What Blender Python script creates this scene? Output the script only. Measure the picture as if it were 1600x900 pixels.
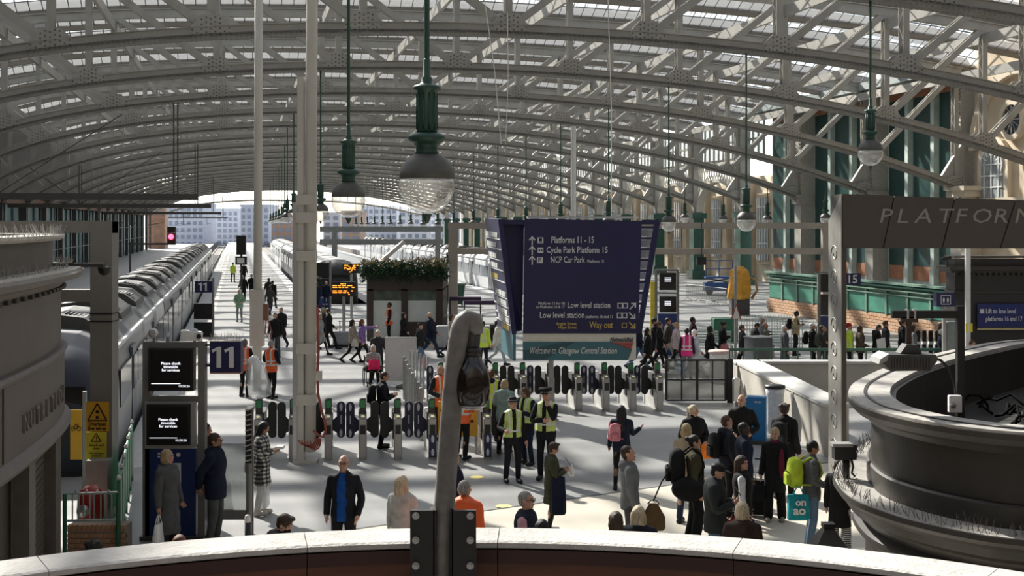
import bpy, bmesh, math, random
import numpy as np
from mathutils import Vector, Matrix, Euler, noise
for o in list(bpy.data.objects): bpy.data.objects.remove(o)
scene = bpy.context.scene
COL = scene.collection
R = math.radians
rnd = random.Random(7)

# ---------------------------------------------------------------- camera, sky, sun, exposure
F, H, YH = 2000.0, 5.15, 349.0          # focal length in pixels of a 1600 wide frame, eye height, horizon row
cam = bpy.data.cameras.new('camera'); camo = bpy.data.objects.new('camera', cam); COL.objects.link(camo)
camo.location = (0, 0, H); camo.rotation_euler = (R(90), 0, 0)
cam.sensor_width = 36; cam.lens = 36*F/1600; cam.shift_y = -(450-YH)/1600
cam.clip_start = .05; cam.clip_end = 3000
scene.camera = camo
SUN_AZ, SUN_EL = 34, 36                  # degrees left of the view axis, above the horizon
world = bpy.data.worlds.new('world'); scene.world = world; world.use_nodes = True
wn = world.node_tree.nodes; wl = world.node_tree.links
sky = wn.new('ShaderNodeTexSky'); sky.sky_type = 'NISHITA'; sky.sun_disc = False
sky.sun_elevation = R(SUN_EL); sky.sun_rotation = R(-SUN_AZ); sky.air_density = 1.0; sky.dust_density = 1.0; sky.ozone_density = .6
wn['Background'].inputs['Strength'].default_value = .22
hs = wn.new('ShaderNodeHueSaturation'); hs.inputs['Saturation'].default_value = .45
wl.new(sky.outputs[0], hs.inputs['Color']); wl.new(hs.outputs[0], wn['Background'].inputs['Color'])
sun = bpy.data.lights.new('sun', 'SUN'); suno = bpy.data.objects.new('sun', sun); COL.objects.link(suno)
sun.energy = 10.0; sun.angle = R(1.2); sun.color = (1, .945, .855)
sd = Vector((-math.sin(R(SUN_AZ))*math.cos(R(SUN_EL)), math.cos(R(SUN_AZ))*math.cos(R(SUN_EL)), math.sin(R(SUN_EL))))
suno.rotation_euler = sd.to_track_quat('Z', 'Y').to_euler(); suno.location = sd*80
vs = scene.view_settings
vs.view_transform = 'Standard'; vs.look = 'None'; vs.gamma = 1; vs.use_curve_mapping = False
vs.exposure = 0.47
scene.cycles.max_bounces = 6; scene.cycles.diffuse_bounces = 3; scene.cycles.glossy_bounces = 2
scene.cycles.transparent_max_bounces = 12; scene.cycles.transmission_bounces = 4
scene.cycles.caustics_reflective = False; scene.cycles.caustics_refractive = False
scene.cycles.sample_clamp_indirect = 6
scene.cycles.use_denoising = True

# ---------------------------------------------------------------- helpers
PH = R(12.1); CP, SP = math.cos(PH), math.sin(PH)      # the station axis runs 12 degrees to the left of the view
def S(u, v, z=0.0): return Vector((u*CP-v*SP, u*SP+v*CP, z))
def UV(X, Y): return (X*CP+Y*SP, -X*SP+Y*CP)
def at(px, py, Y): return Vector(((px-800)/F*Y, Y, H-(py-YH)/F*Y))
def gY(py): return F*H/(py-YH)                          # depth of a floor point
def gnd(px, py):
    Y = gY(py); return Vector(((px-800)/F*Y, Y, 0))
def vY(px, v): return v/(CP-SP*(px-800)/F)              # depth along a pixel column where it meets station row v

MATS = {}
def mat(name, col, rough=.6, metal=0.0, var=.12, scale=6.0, bump=0.0, bscale=40.0, emit=None, estr=1.0, spec=.5, col2=None, coat=0.0, stretch=None):
    if name in MATS: return MATS[name]
    m = bpy.data.materials.new(name); m.use_nodes = True
    nt = m.node_tree; b = nt.nodes['Principled BSDF']
    b.inputs['Roughness'].default_value = rough; b.inputs['Metallic'].default_value = metal
    b.inputs['Specular IOR Level'].default_value = spec
    if coat: b.inputs['Coat Weight'].default_value = coat
    c = Vector(col[:3])
    tc = nt.nodes.new('ShaderNodeTexCoord'); src = tc.outputs['Object']
    if stretch:
        mp = nt.nodes.new('ShaderNodeMapping'); mp.inputs['Scale'].default_value = stretch
        nt.links.new(src, mp.inputs[0]); src = mp.outputs[0]
    if var > 0:
        n = nt.nodes.new('ShaderNodeTexNoise'); n.inputs['Scale'].default_value = scale; n.inputs['Detail'].default_value = 5
        nt.links.new(src, n.inputs['Vector'])
        r = nt.nodes.new('ShaderNodeValToRGB')
        r.color_ramp.elements[0].position = .3; r.color_ramp.elements[1].position = .7
        d = c*(1-var); e = Vector(col2[:3]) if col2 else c*(1+var)
        r.color_ramp.elements[0].color = (*d, 1); r.color_ramp.elements[1].color = (*[min(1, x) for x in e], 1)
        nt.links.new(n.outputs['Fac'], r.inputs[0]); nt.links.new(r.outputs[0], b.inputs['Base Color'])
    else: b.inputs['Base Color'].default_value = (*c, 1)
    if bump > 0:
        n2 = nt.nodes.new('ShaderNodeTexNoise'); n2.inputs['Scale'].default_value = bscale; n2.inputs['Detail'].default_value = 4
        nt.links.new(src, n2.inputs['Vector'])
        bp = nt.nodes.new('ShaderNodeBump'); bp.inputs['Strength'].default_value = bump; bp.inputs['Distance'].default_value = .02
        nt.links.new(n2.outputs['Fac'], bp.inputs['Height']); nt.links.new(bp.outputs[0], b.inputs['Normal'])
    if emit:
        b.inputs['Emission Color'].default_value = (*emit, 1); b.inputs['Emission Strength'].default_value = estr
    MATS[name] = m; return m
def glass(name, tint=(1, 1, 1), clear=.75, gloss=.12, rough=.05, body=(.8, .85, .85)):
    """thin pane: clear share, a little mirror, the rest milky"""
    if name in MATS: return MATS[name]
    m = bpy.data.materials.new(name); m.use_nodes = True; nt = m.node_tree; nt.nodes.remove(nt.nodes['Principled BSDF'])
    out = nt.nodes['Material Output']
    t = nt.nodes.new('ShaderNodeBsdfTransparent'); t.inputs[0].default_value = (*tint, 1)
    d = nt.nodes.new('ShaderNodeBsdfTranslucent'); d.inputs[0].default_value = (*body, 1)
    df = nt.nodes.new('ShaderNodeBsdfDiffuse'); df.inputs[0].default_value = (*body, 1)
    md = nt.nodes.new('ShaderNodeMixShader'); md.inputs[0].default_value = .5
    nt.links.new(d.outputs[0], md.inputs[1]); nt.links.new(df.outputs[0], md.inputs[2])
    m1 = nt.nodes.new('ShaderNodeMixShader'); m1.inputs[0].default_value = clear
    nt.links.new(md.outputs[0], m1.inputs[1]); nt.links.new(t.outputs[0], m1.inputs[2])
    g = nt.nodes.new('ShaderNodeBsdfGlossy'); g.inputs['Roughness'].default_value = rough
    lw = nt.nodes.new('ShaderNodeLayerWeight'); lw.inputs[0].default_value = .25
    mm = nt.nodes.new('ShaderNodeMath'); mm.operation = 'MULTIPLY_ADD'; mm.inputs[1].default_value = .6; mm.inputs[2].default_value = gloss
    nt.links.new(lw.outputs['Facing'], mm.inputs[0])
    m2 = nt.nodes.new('ShaderNodeMixShader'); nt.links.new(mm.outputs[0], m2.inputs[0])
    nt.links.new(m1.outputs[0], m2.inputs[1]); nt.links.new(g.outputs[0], m2.inputs[2])
    nt.links.new(m2.outputs[0], out.inputs[0]); MATS[name] = m; return m

def tag(o, label=None, cat=None, group=None, kind=None):
    if label: o['label'] = label
    if cat: o['category'] = cat
    if group: o['group'] = group
    if kind: o['kind'] = kind
    return o
def empty(name, loc=(0, 0, 0), rz=0.0, parent=None):
    o = bpy.data.objects.new(name, None); COL.objects.link(o); o.location = loc; o.rotation_euler = (0, 0, rz)
    o.empty_display_size = .2
    if parent: o.parent = parent
    return o
def link(name, me, parent=None, loc=(0, 0, 0), rz=0.0):
    o = bpy.data.objects.new(name, me); COL.objects.link(o); o.location = loc; o.rotation_euler = (0, 0, rz)
    if parent: o.parent = parent
    return o
def copy_tree(o, parent=None):
    c = o.copy(); COL.objects.link(c); c.parent = parent
    for ch in list(o.children): copy_tree(ch, c)
    return c

class MB:
    """collects shapes; build() links them as one mesh object"""
    def __init__(s): s.v = []; s.f = []; s.mi = []; s.sm = []; s.m = 0; s.smooth = False; s.T = None
    def add(s, vs, fs):
        b = len(s.v)
        s.v += [tuple(s.T @ Vector(p)) if s.T else tuple(p) for p in vs]
        for f in fs: s.f.append(tuple(i+b for i in f)); s.mi.append(s.m); s.sm.append(s.smooth)
        return s
    def box(s, x0, y0, z0, x1, y1, z1):
        return s.add([(x0,y0,z0),(x1,y0,z0),(x1,y1,z0),(x0,y1,z0),(x0,y0,z1),(x1,y0,z1),(x1,y1,z1),(x0,y1,z1)],
                     [(0,3,2,1),(4,5,6,7),(0,1,5,4),(1,2,6,5),(2,3,7,6),(3,0,4,7)])
    def cbox(s, c, d): return s.box(c[0]-d[0]/2, c[1]-d[1]/2, c[2]-d[2]/2, c[0]+d[0]/2, c[1]+d[1]/2, c[2]+d[2]/2)
    def rbox(s, x0, y0, z0, x1, y1, z1, b):
        """box with chamfered vertical edges and top"""
        pl = lambda k: [(x0+b+k,y0+k),(x1-b-k,y0+k),(x1-k,y0+b+k),(x1-k,y1-b-k),(x1-b-k,y1-k),(x0+b+k,y1-k),(x0+k,y1-b-k),(x0+k,y0+b+k)]
        n = 8; vs = [(x,y,z0) for x,y in pl(0)]+[(x,y,z1-b) for x,y in pl(0)]+[(x,y,z1) for x,y in pl(b*.7)]
        fs = [tuple(range(n-1,-1,-1)), tuple(range(2*n,3*n))]
        for r in (0, 1):
            for i in range(n): j = (i+1) % n; fs.append((r*n+i, r*n+j, r*n+n+j, r*n+n+i))
        return s.add(vs, fs)
    def bar(s, p0, p1, w, h=None, up=(0, 0, 1)):
        p0, p1 = Vector(p0), Vector(p1); h = h or w; d = (p1-p0)
        if d.length < 1e-6: return s
        d.normalize(); a = d.cross(Vector(up))
        if a.length < 1e-4: a = d.cross(Vector((1, 0, 0)))
        a.normalize(); b = a.cross(d); a *= w/2; b *= h/2
        return s.add([p0-a-b,p0+a-b,p0+a+b,p0-a+b,p1-a-b,p1+a-b,p1+a+b,p1-a+b],
                     [(0,1,2,3),(7,6,5,4),(0,4,5,1),(1,5,6,2),(2,6,7,3),(3,7,4,0)])
    def tube(s, pts, r, n=8, caps=True):
        pts = [Vector(p) for p in pts]; rs = r if isinstance(r, (list, tuple)) else [r]*len(pts)
        ring = []; up = None
        for i, p in enumerate(pts):
            d = (pts[min(i+1, len(pts)-1)]-pts[max(i-1, 0)])
            if d.length < 1e-9: d = Vector((0, 0, 1))
            d.normalize()
            if up is None:
                up = d.cross(Vector((0, 1, 0)) if abs(d.y) < .9 else Vector((1, 0, 0))); up.normalize()
            up = (up-d*up.dot(d))
            if up.length < 1e-6: up = d.cross(Vector((1, 0, 0)))
            up.normalize(); w = d.cross(up)
            ring.append([p+(up*math.cos(2*math.pi*k/n)+w*math.sin(2*math.pi*k/n))*rs[i] for k in range(n)])
        vs = [q for rr in ring for q in rr]; fs = []
        for i in range(len(pts)-1):
            for k in range(n): l = (k+1) % n; fs.append((i*n+k, i*n+l, i*n+n+l, i*n+n+k))
        if caps: fs.append(tuple(range(n-1, -1, -1))); fs.append(tuple(len(vs)-n+k for k in range(n)))
        return s.add(vs, fs)
    def cyl(s, p0, p1, r0, r1=None, n=12): return s.tube([p0, p1], [r0, r0 if r1 is None else r1], n)
    def lathe(s, prof, n=20, c=(0, 0, 0)):
        """prof: (radius, z) from bottom to top"""
        vs = []; fs = []
        for r, z in prof:
            for k in range(n): a = 2*math.pi*k/n; vs.append((c[0]+r*math.cos(a), c[1]+r*math.sin(a), c[2]+z))
        for i in range(len(prof)-1):
            for k in range(n): l = (k+1) % n; fs.append((i*n+k, i*n+l, i*n+n+l, i*n+n+k))
        fs.append(tuple(range(n-1, -1, -1))); fs.append(tuple(len(vs)-n+k for k in range(n)))
        return s.add(vs, fs)
    def prism(s, poly, a, b, axis='y'):
        """poly of 2-D points extruded from a to b along an axis (y: poly in xz; z: xy; x: yz)"""
        P = {'y': lambda p, t: (p[0], t, p[1]), 'z': lambda p, t: (p[0], p[1], t), 'x': lambda p, t: (t, p[0], p[1])}[axis]
        n = len(poly); vs = [P(p, a) for p in poly]+[P(p, b) for p in poly]
        fs = [tuple(range(n)), tuple(range(2*n-1, n-1, -1))]+[(i, i+n, (i+1) % n+n, (i+1) % n) for i in range(n)]
        return s.add(vs, fs)
    def sweep(s, path, prof, closed=False, pclosed=True):
        """path: list of (point, right, up); prof: (d, z) pairs"""
        n = len(prof); vs = []; fs = []
        for p, rt, up in path: vs += [p+rt*d+up*z for d, z in prof]
        m = len(path)
        for i in range(m if closed else m-1):
            j = (i+1) % m
            for k in range(n if pclosed else n-1):
                l = (k+1) % n; fs.append((i*n+k, i*n+l, j*n+l, j*n+k))
        if not closed and pclosed: fs.append(tuple(range(n-1, -1, -1))); fs.append(tuple((m-1)*n+k for k in range(n)))
        return s.add(vs, fs)
    def mesh(s, name, mats):
        me = bpy.data.meshes.new(name); me.from_pydata(s.v, [], s.f)
        for m in (mats if isinstance(mats, (list, tuple)) else [mats]): me.materials.append(m)
        me.polygons.foreach_set('material_index', s.mi); me.polygons.foreach_set('use_smooth', s.sm)
        bm = bmesh.new(); bm.from_mesh(me); bmesh.ops.recalc_face_normals(bm, faces=bm.faces); bm.to_mesh(me); bm.free()
        me.update(); return me
    def build(s, name, mats, parent=None, loc=(0, 0, 0), rz=0.0): return link(name, s.mesh(name, mats), parent, loc, rz)

def offset_path(pts, closed, z=0.0, samples=8):
    """Catmull-Rom through plan points, giving (point, outward normal, up) rows; outward is to the right of travel"""
    P = [Vector((p[0], p[1], z)) for p in pts]; n = len(P); out = []
    rng = range(n if closed else n-1)
    for i in rng:
        g = (lambda k: P[k % n]) if closed else (lambda k: P[max(0, min(n-1, k))])
        a, b, c, d = g(i-1), g(i), g(i+1), g(i+2)
        for k in range(samples):
            t = k/samples
            out.append(.5*((2*b)+(c-a)*t+(2*a-5*b+4*c-d)*t*t+(-a+3*b-3*c+d)*t**3))
    if not closed: out.append(P[-1])
    m = len(out); res = []
    for i, p in enumerate(out):
        q = (out[(i+1) % m]-out[(i-1) % m]) if closed else (out[min(i+1, m-1)]-out[max(i-1, 0)])
        q.normalize(); res.append((p, Vector((q.y, -q.x, 0)), Vector((0, 0, 1))))
    return res

def textbars(name, parent, p0, p1, h, m, seed=0, nrm=None):
    """a line of print too small to read: word-long strips between two points"""
    rg_ = random.Random(seed); p0, p1 = Vector(p0), Vector(p1); L = (p1-p0).length; x = 0.0; mb = MB()
    while x < L*.96:
        w = min(L-x, h*rg_.uniform(1.2, 4.2)); mb.bar(p0.lerp(p1, x/L), p0.lerp(p1, (x+w)/L), .004, h); x += w+h*.6
    o = mb.build(name, m, parent); o['kind'] = 'stuff'; return o
def text(name, s, size, m, parent=None, loc=(0, 0, 0), rot=(R(90), 0, 0), ext=.004, align='LEFT', shear=0.0, sx=1.0, bold=0.0, space=1.0, width=None):
    """lettering as a real mesh, standing in the xz plane"""
    cu = bpy.data.curves.new(name, 'FONT'); cu.body = s; cu.size = size; cu.extrude = ext; cu.align_x = align
    cu.shear = shear; cu.resolution_u = 2; cu.offset = bold; cu.space_character = space
    t = bpy.data.objects.new(name, cu); COL.objects.link(t)
    dg = bpy.context.evaluated_depsgraph_get(); me = bpy.data.meshes.new_from_object(t.evaluated_get(dg))
    bpy.data.objects.remove(t); bpy.data.curves.remove(cu)
    if width and me.vertices: xs = [v.co.x for v in me.vertices]; sx = width/max(1e-4, max(xs)-min(min(xs), 0))
    me.name = name; me.materials.clear(); me.materials.append(m)
    o = link(name, me, parent); o.location = loc; o.rotation_euler = rot; o.scale = (sx, 1, 1); return o
# ---------------------------------------------------------------- materials of the place
M_steel = mat('roof_paint', (.36, .345, .31), .5, var=.10, scale=1.5, bump=.05)
M_steelr = mat('shaded_rivet', (.15, .14, .12), .5, var=.1)  # darker than the steel: shadow below each rivet head put into its colour
M_board = mat('roof_boarding', (.21, .185, .15), .75, var=.14, scale=2, stretch=(.3, 1, 4))
M_gutter = mat('gutter_lead', (.30, .29, .27), .6, var=.15)
M_roofglass = glass('roof_glass', (.97, .99, 1), .80, .03, .1, (.92, .95, .97))
M_conc = mat('floor_granite', (.285, .285, .28), .42, var=.10, scale=.7, spec=.3)
M_cream = mat('floor_cream', (.56, .52, .44), .45, var=.08, scale=.8, spec=.3)
M_plat = mat('platform_paving', (.40, .40, .395), .5, var=.10, scale=.5, spec=.3)
M_ballast = mat('ballast', (.13, .12, .11), .95, var=.35, scale=14, bump=.6, bscale=30)
M_rail = mat('rail_steel', (.33, .30, .28), .35, .8, var=.2)
M_stone = mat('honey_stone', (.60, .49, .35), .8, var=.16, scale=.8, bump=.12, bscale=20)
M_stone2 = mat('pale_stone', (.66, .57, .44), .8, var=.14, scale=.8, bump=.1, bscale=20)
M_green = mat('dark_green_boards', (.012, .05, .045), .38, var=.2, scale=2)
M_green2 = mat('bottle_green_iron', (.02, .085, .06), .35, var=.15, scale=4)
M_pilaster = mat('pale_green_pilaster', (.42, .50, .46), .5, var=.15, scale=2)
M_redstone = mat('red_plinth', (.34, .15, .08), .7, var=.2, scale=2)
M_hoard = mat('green_hoarding', (.045, .22, .155), .5, var=.22, scale=1.6)
M_hoardtrim = mat('green_hoarding_trim', (.16, .27, .21), .5, var=.15)
M_brick = mat('orange_brick', (.58, .33, .19), .85, var=.2, scale=9, bump=.15)
M_mortar = mat('mortar', (.42, .36, .30), .9, var=.1)
M_winglass = mat('window_dark_glass', (.05, .065, .07), .08, var=.3, scale=1.5, spec=.7)
M_white = mat('white_paint', (.78, .77, .74), .45, var=.05)
M_black = mat('black_metal', (.012, .012, .012), .45, var=.2)
M_dark = mat('dark_grey_metal', (.06, .058, .055), .5, var=.15)
M_grey = mat('grey_metal', (.33, .33, .32), .45, .3, var=.1)
M_silver = mat('brushed_steel', (.55, .55, .54), .35, .7, var=.08, scale=3, stretch=(1, 1, 12))

# ---------------------------------------------------------------- floor: concourse and platforms, tracks sunk between them
TR = [(-5.75, -2.45, 27.5), (4.6, 8.2, 82.0), (19.0, 22.4, 90.0)]     # u0, u1, buffer end v
VE = 420.0
fl = MB()
def rect(mb, u0, v0, u1, v1, z=0.0):
    a = [S(u0, v0, z), S(u1, v0, z), S(u1, v1, z), S(u0, v1, z)]; mb.add(a, [(0, 1, 2, 3)])
us = [-60, -5.75, -2.45, 4.6, 8.2, 19.0, 22.4, 60]
for i in range(7):
    v1 = {1: 27.5, 3: 82.0, 5: 90.0}.get(i, VE)
    cuts = [-14, 10, 27.5]+([60] if v1 > 27.5 else [])+([82] if v1 > 60 else [])+([90] if v1 > 82 else [])+([150, 250, VE] if v1 > 90 else [])
    cuts = [c for c in cuts if c <= v1]
    for a, b in zip(cuts, cuts[1:]): rect(fl, us[i], a, us[i+1], b)
floor = fl.build('floor', M_conc); tag(floor, 'pale grey granite concourse and platform floor', kind='structure')
# cream terrazzo laid over the near part of the concourse, edged by a joint strip
cr = MB(); a, b = Vector((-2.48, 21.6, 0)), Vector((4.93, 26.3, 0)); d = (b-a).normalized()
p0, p1 = a-d*30, b+d*14
cr.box(0, 0, 0, 0, 0, 0) if False else None
q = [p0, p1, Vector((p1.x, 8, 0)), Vector((p0.x, 2, 0))]
cr.add([(p.x, p.y, .012) for p in q]+[(p.x, p.y, -.01) for p in q], [(0, 1, 2, 3)]+[(i, i+4, (i+1) % 4+4, (i+1) % 4) for i in range(4)])
co = cr.build('floor_cream', M_cream); tag(co, 'cream terrazzo paving at the near end of the concourse', kind='structure')
js = MB(); js.bar(p0+Vector((0, 0, .008)), p1+Vector((0, 0, .008)), .05, .02); js.build('joint_strip', M_dark, co)
# floor tiles: joints of the granite flags as thin strips, near the gates only
# track beds
for u0, u1, v0 in TR:
    tb = MB(); rect(tb, u0, v0, u1, VE, -1.05)
    for u in (u0, u1): tb.add([S(u, v0, -1.05), S(u, VE, -1.05), S(u, VE, 0), S(u, v0, 0)], [(0, 1, 2, 3)])
    tb.add([S(u0, v0, -1.05), S(u1, v0, -1.05), S(u1, v0, 0), S(u0, v0, 0)], [(0, 1, 2, 3)])
    o = tb.build('trackbed', M_ballast); tag(o, kind='structure')
    for du in (.93, 2.37):
        rl = MB(); rl.bar(S(u0+du, v0+1, -.93), S(u0+du, VE, -.93), .07, .15); rl.build('rail', M_rail, o)
# platform edging: coping, tactile strip and yellow line, as strips on the slab
M_coping = mat('platform_coping', (.48, .48, .47), .6, var=.08)
M_tact = mat('tactile_paving', (.50, .47, .42), .7, var=.1)
def strip(name, u0, u1, v0, v1, m, z=.006, h=.02):
    mb = MB(); mb.T = None; q = [S(u0, v0), S(u1, v0), S(u1, v1), S(u0, v1)]
    mb.add([(p.x, p.y, z) for p in q]+[(p.x, p.y, z-h) for p in q], [(0, 1, 2, 3)]+[(i, i+4, (i+1) % 4+4, (i+1) % 4) for i in range(4)])
    return mb.build(name, m, floor)
strip('platform_coping', -2.5, -1.75, 28, 240, M_coping, .008)
tp = strip('tactile_paving', -1.7, -1.25, 28, 240, M_tact, .010)
rb = MB()
for k in range(4): rb.bar(S(-1.64+.11*k, 28, .012), S(-1.64+.11*k, 120, .012), .04, .014)
rb.build('tactile_ribs', M_tact, tp)['kind'] = 'stuff'
strip('platform_coping', 3.9, 4.62, 82, 240, M_coping, .008); strip('platform_coping', 8.15, 8.9, 82, 240, M_coping, .008)
strip('platform_coping', 18.3, 19.05, 90, 240, M_coping, .008); strip('platform_coping', 22.35, 23.1, 90, 240, M_coping, .008)
M_yel = mat('yellow_paint', (.75, .60, .10), .6, var=.1)
for (px, py) in ((745, 746), (787, 792)):
    st = MB(); st.lathe([(.145, 0), (.145, .004)], 20); o = st.build('floor_sticker', mat('yellow_sticker', (.78, .66, .22), .6, var=.06), None, gnd(px, py)+Vector((0, 0, .013 if py > 780 else .003)))
    tag(o, 'round yellow distance sticker on the concourse floor', 'floor sticker', 'yellow floor stickers')

# ---------------------------------------------------------------- roof trusses
U0, U1, UC = -17.0, 41.4, 9.6
def drop(u):
    d = (u-9.1)/45.5
    return 45.5*((.17*d*d+.09*d**4) if d > 0 else (.185*d*d+1.36*d**6))
def zc(u): return 11.95-drop(u)
def zt(u): return 16.2-.45*drop(u)
NODES = [UC+5.25*k for k in range(-5, 7)]
VT = [45.5+11.2*k for k in range(-4, 21)]      # station rows of the trusses
def arch_path(fn, n, u0=U0, u1=U1):
    out = []
    for i in range(n+1):
        u = u0+(u1-u0)*i/n; t = Vector((.01, 0, fn(u+.005)-fn(u-.005))).normalized()
        out.append((Vector((u, 0, fn(u))), Vector((0, 1, 0)), Vector((-t.z, 0, t.x))))
    return out
bc = MB()
pth = arch_path(zc, 56)
bc.sweep(pth, [(-.26, .05), (.26, .05), (.26, .38), (-.26, .38)])
bc.sweep(pth, [(-.31, .38), (.31, .38), (.31, .41), (-.31, .41)])
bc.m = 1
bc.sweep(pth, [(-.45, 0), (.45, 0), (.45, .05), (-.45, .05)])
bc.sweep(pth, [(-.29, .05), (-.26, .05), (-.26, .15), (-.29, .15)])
ME_BC = bc.mesh('bottom_chord', [M_steel, mat('dark_flange', (.17, .16, .14), .6, var=.25, scale=2)])  # bottom flange and lower angle coloured darker than the web
tcm = MB(); pth2 = arch_path(zt, 28)
tcm.sweep(pth2, [(-.2, -.2), (.2, -.2), (.2, .2), (-.2, .2)]); tcm.sweep(pth2, [(-.3, .2), (.3, .2), (.3, .25), (-.3, .25)])
ME_TC = tcm.mesh('top_chord', M_steel)
def strut_mesh(p0, p1, w, name):
    m = MB(); p0, p1 = Vector(p0), Vector(p1)
    m.bar(p0, p1, w, .035, (0, 1, 0)) if False else None
    d = (p1-p0).normalized(); a = Vector((0, 1, 0)).cross(d).normalized()
    for y in (-.17, .17):          # two flat plates, laced between
        o = Vector((0, y, 0)); m.bar(p0+o, p1+o, .035, w, a)
    n = max(3, int((p1-p0).length/.55))
    for i in range(n):
        q0 = p0.lerp(p1, i/n); q1 = p0.lerp(p1, (i+1)/n); s = .17 if i % 2 else -.17
        for e in (-w*.4, w*.4): m.bar(q0+Vector((0, s, 0))+a*e, q1+Vector((0, -s, 0))+a*e, .02, .06, a)
    return m.mesh(name, M_steel)
ME_V = [strut_mesh((u, 0, zc(u)+.2), (u, 0, zt(u)), .27, 'vertical_strut') for u in NODES]
ME_D = []
for i, u in enumerate(NODES):
    if i == 5: continue
    w = NODES[i-1] if i < 5 else (NODES[i+1] if i+1 < len(NODES) else None)
    if i < 5: w = NODES[i-1] if i > 0 else None
    if w is None: continue
    ME_D.append(strut_mesh((u, 0, zc(u)+.25), (w, 0, zt(w)), .30, 'diagonal_strut'))
for s in (-1, 1):   # crossed pair beside the crown
    ME_D.append(strut_mesh((UC, 0, zc(UC)+.25), (UC+5.25*s, 0, zt(UC+5.25*s)), .26, 'diagonal_strut'))
ME_G = []
for u in NODES:
    z = zc(u)
    for y in (-.275, .275):
        gs = MB(); gs.prism([(u-.7, zc(u-.7)+.08), (u+.7, zc(u+.7)+.08), (u+.7, zc(u+.7)+.38), (u+.34, z+.8), (u-.34, z+.8), (u-.7, zc(u-.7)+.38)], y-.012, y+.012)
        ME_G.append(gs.mesh('gusset_plate', M_steel))
rv = MB()
def rivet(mb, x, z, y, r=.034):
    n = 6; mb.add([(x+r*math.cos(2*math.pi*k/n), y, z+r*math.sin(2*math.pi*k/n)) for k in range(n)]+[(x+r*.5*math.cos(2*math.pi*k/n), y-.03, z+r*.5*math.sin(2*math.pi*k/n)) for k in range(n)],
                       [(k, (k+1) % n, n+(k+1) % n, n+k) for k in range(n)]+[tuple(range(n, 2*n))])
for u in NODES:
    for i in range(-4, 5):
        for j in range(5):
            x = u+i*.155; z = zc(x)+.14+j*.17+(.06 if i % 2 else 0)
            if z < zc(x)+.37 or (abs(x-u) < .34 and z < zc(u)+.76): rivet(rv, x, z, -.287)
u = U0+.3
while u < U1-.3:
    rivet(rv, u, zc(u)+.10, -.29, .028); u += .17
    p = Vector((u, -.31, zc(u)-.002)); r = .032
    for y in (-.31, .31):
        rv.add([(u-r, y-r, zc(u)), (u+r, y-r, zc(u)), (u+r, y+r, zc(u)), (u-r, y+r, zc(u)), (u, y, zc(u)-.03)], [(0, 1, 4), (1, 2, 4), (2, 3, 4), (3, 0, 4)])
ME_R = rv.mesh('rivets', M_steelr)
# joined web for the distant trusses
wm = MB()
for u in NODES: wm.bar((u, 0, zc(u)+.2), (u, 0, zt(u)), .3, .27, (1, 0, 0))
for i, u in enumerate(NODES):
    for w in ([NODES[i-1]] if 0 < i <= 5 else [])+([NODES[i+1]] if 5 <= i < len(NODES)-1 else []): wm.bar((u, 0, zc(u)+.25), (w, 0, zt(w)), .3, .3, (0, 1, 0))
ME_W = wm.mesh('web_struts', M_steel)
# end bracket that carries the arch down to its column
ME_B = []
for s, ue in ((1, U1), (-1, U0)):
    z = zc(ue); br = MB()
    br.prism([(ue-s*1.2, zc(ue-s*1.2)+.05), (ue, z-.3), (ue+s*.25, z-.3), (ue+s*.25, z+3.0), (ue-.2*s, z+2.4), (ue-s*1.2, zc(ue-s*1.2)+.5)], -.12, .12); ME_B.append(br.mesh('end_bracket', M_steel))
for k, v in enumerate(VT):
    e = empty('roof_truss', S(0, v), PH)
    tag(e, 'riveted cream arched steel roof truss spanning the train shed', 'roof truss', 'roof trusses across the train shed')
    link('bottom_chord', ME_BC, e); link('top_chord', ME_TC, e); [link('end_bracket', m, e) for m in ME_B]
    if 2 < k < 12:
        for m in ME_V: link('vertical_strut', m, e)
        for m in ME_D: link('diagonal_strut', m, e)
        for m in ME_G: link('gusset_plate', m, e)
        if k < 9: link('rivets', ME_R, e)['kind'] = 'stuff'
    else: link('web_struts', ME_W, e)['kind'] = 'stuff'
# longitudinal purlins tying the trusses, at the node lines
for i, u in enumerate(NODES[:-1]+[40.6]):
    pm = MB(); pm.bar((u, VT[0], zt(u)-.55), (u, VT[-1], zt(u)-.55), .16, .5)
    o = pm.build('purlin', M_steel, None, (0, 0, 0), PH); tag(o, 'long steel purlin running along the roof from truss to truss', 'purlin', 'roof purlins')
# ---------------------------------------------------------------- ridge and furrow glazing over the trusses
PIT, RH, RV = 5.6, 1.75, 1.9
def zr(u): return zt(u)+.35
NU = 20
uu = [U0-.6+(U1-U0+1.6)*i/NU for i in range(NU+1)]
def surf(v0, h0, v1, h1):
    vs = []; fs = []
    for u in uu: vs += [(u, v0, zr(u)+h0), (u, v1, zr(u)+h1)]
    for i in range(NU): fs.append((2*i, 2*i+2, 2*i+3, 2*i+1))
    return vs, fs
f1 = .12      # boarded share at the ridge; the rest of the slope down to the gutter is glass
vm = RV+(PIT-RV)*f1; hm = RH*(1-f1)
lead = MB(); lead.add(*surf(RV, RH, vm, hm)); lead.add(*surf(0, 0, RV*.45, RH*.45))
brd = lead.mesh('roof_boarding', M_board)
gl = MB(); gl.add(*surf(vm, hm, PIT, 0)); ME_GL = gl.mesh('glazing', M_roofglass)
gl2 = MB(); gl2.add(*surf(RV*.45, RH*.45, RV, RH)); ME_GL2 = gl2.mesh('glazing', M_roofglass)
bars = MB()
u = uu[0]
while u < uu[-1]:
    bars.bar((u, vm, zr(u)+hm-.02), (u, PIT, zr(u)-.02), .04, .045, (0, 0, 1)); u += .62
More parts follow.
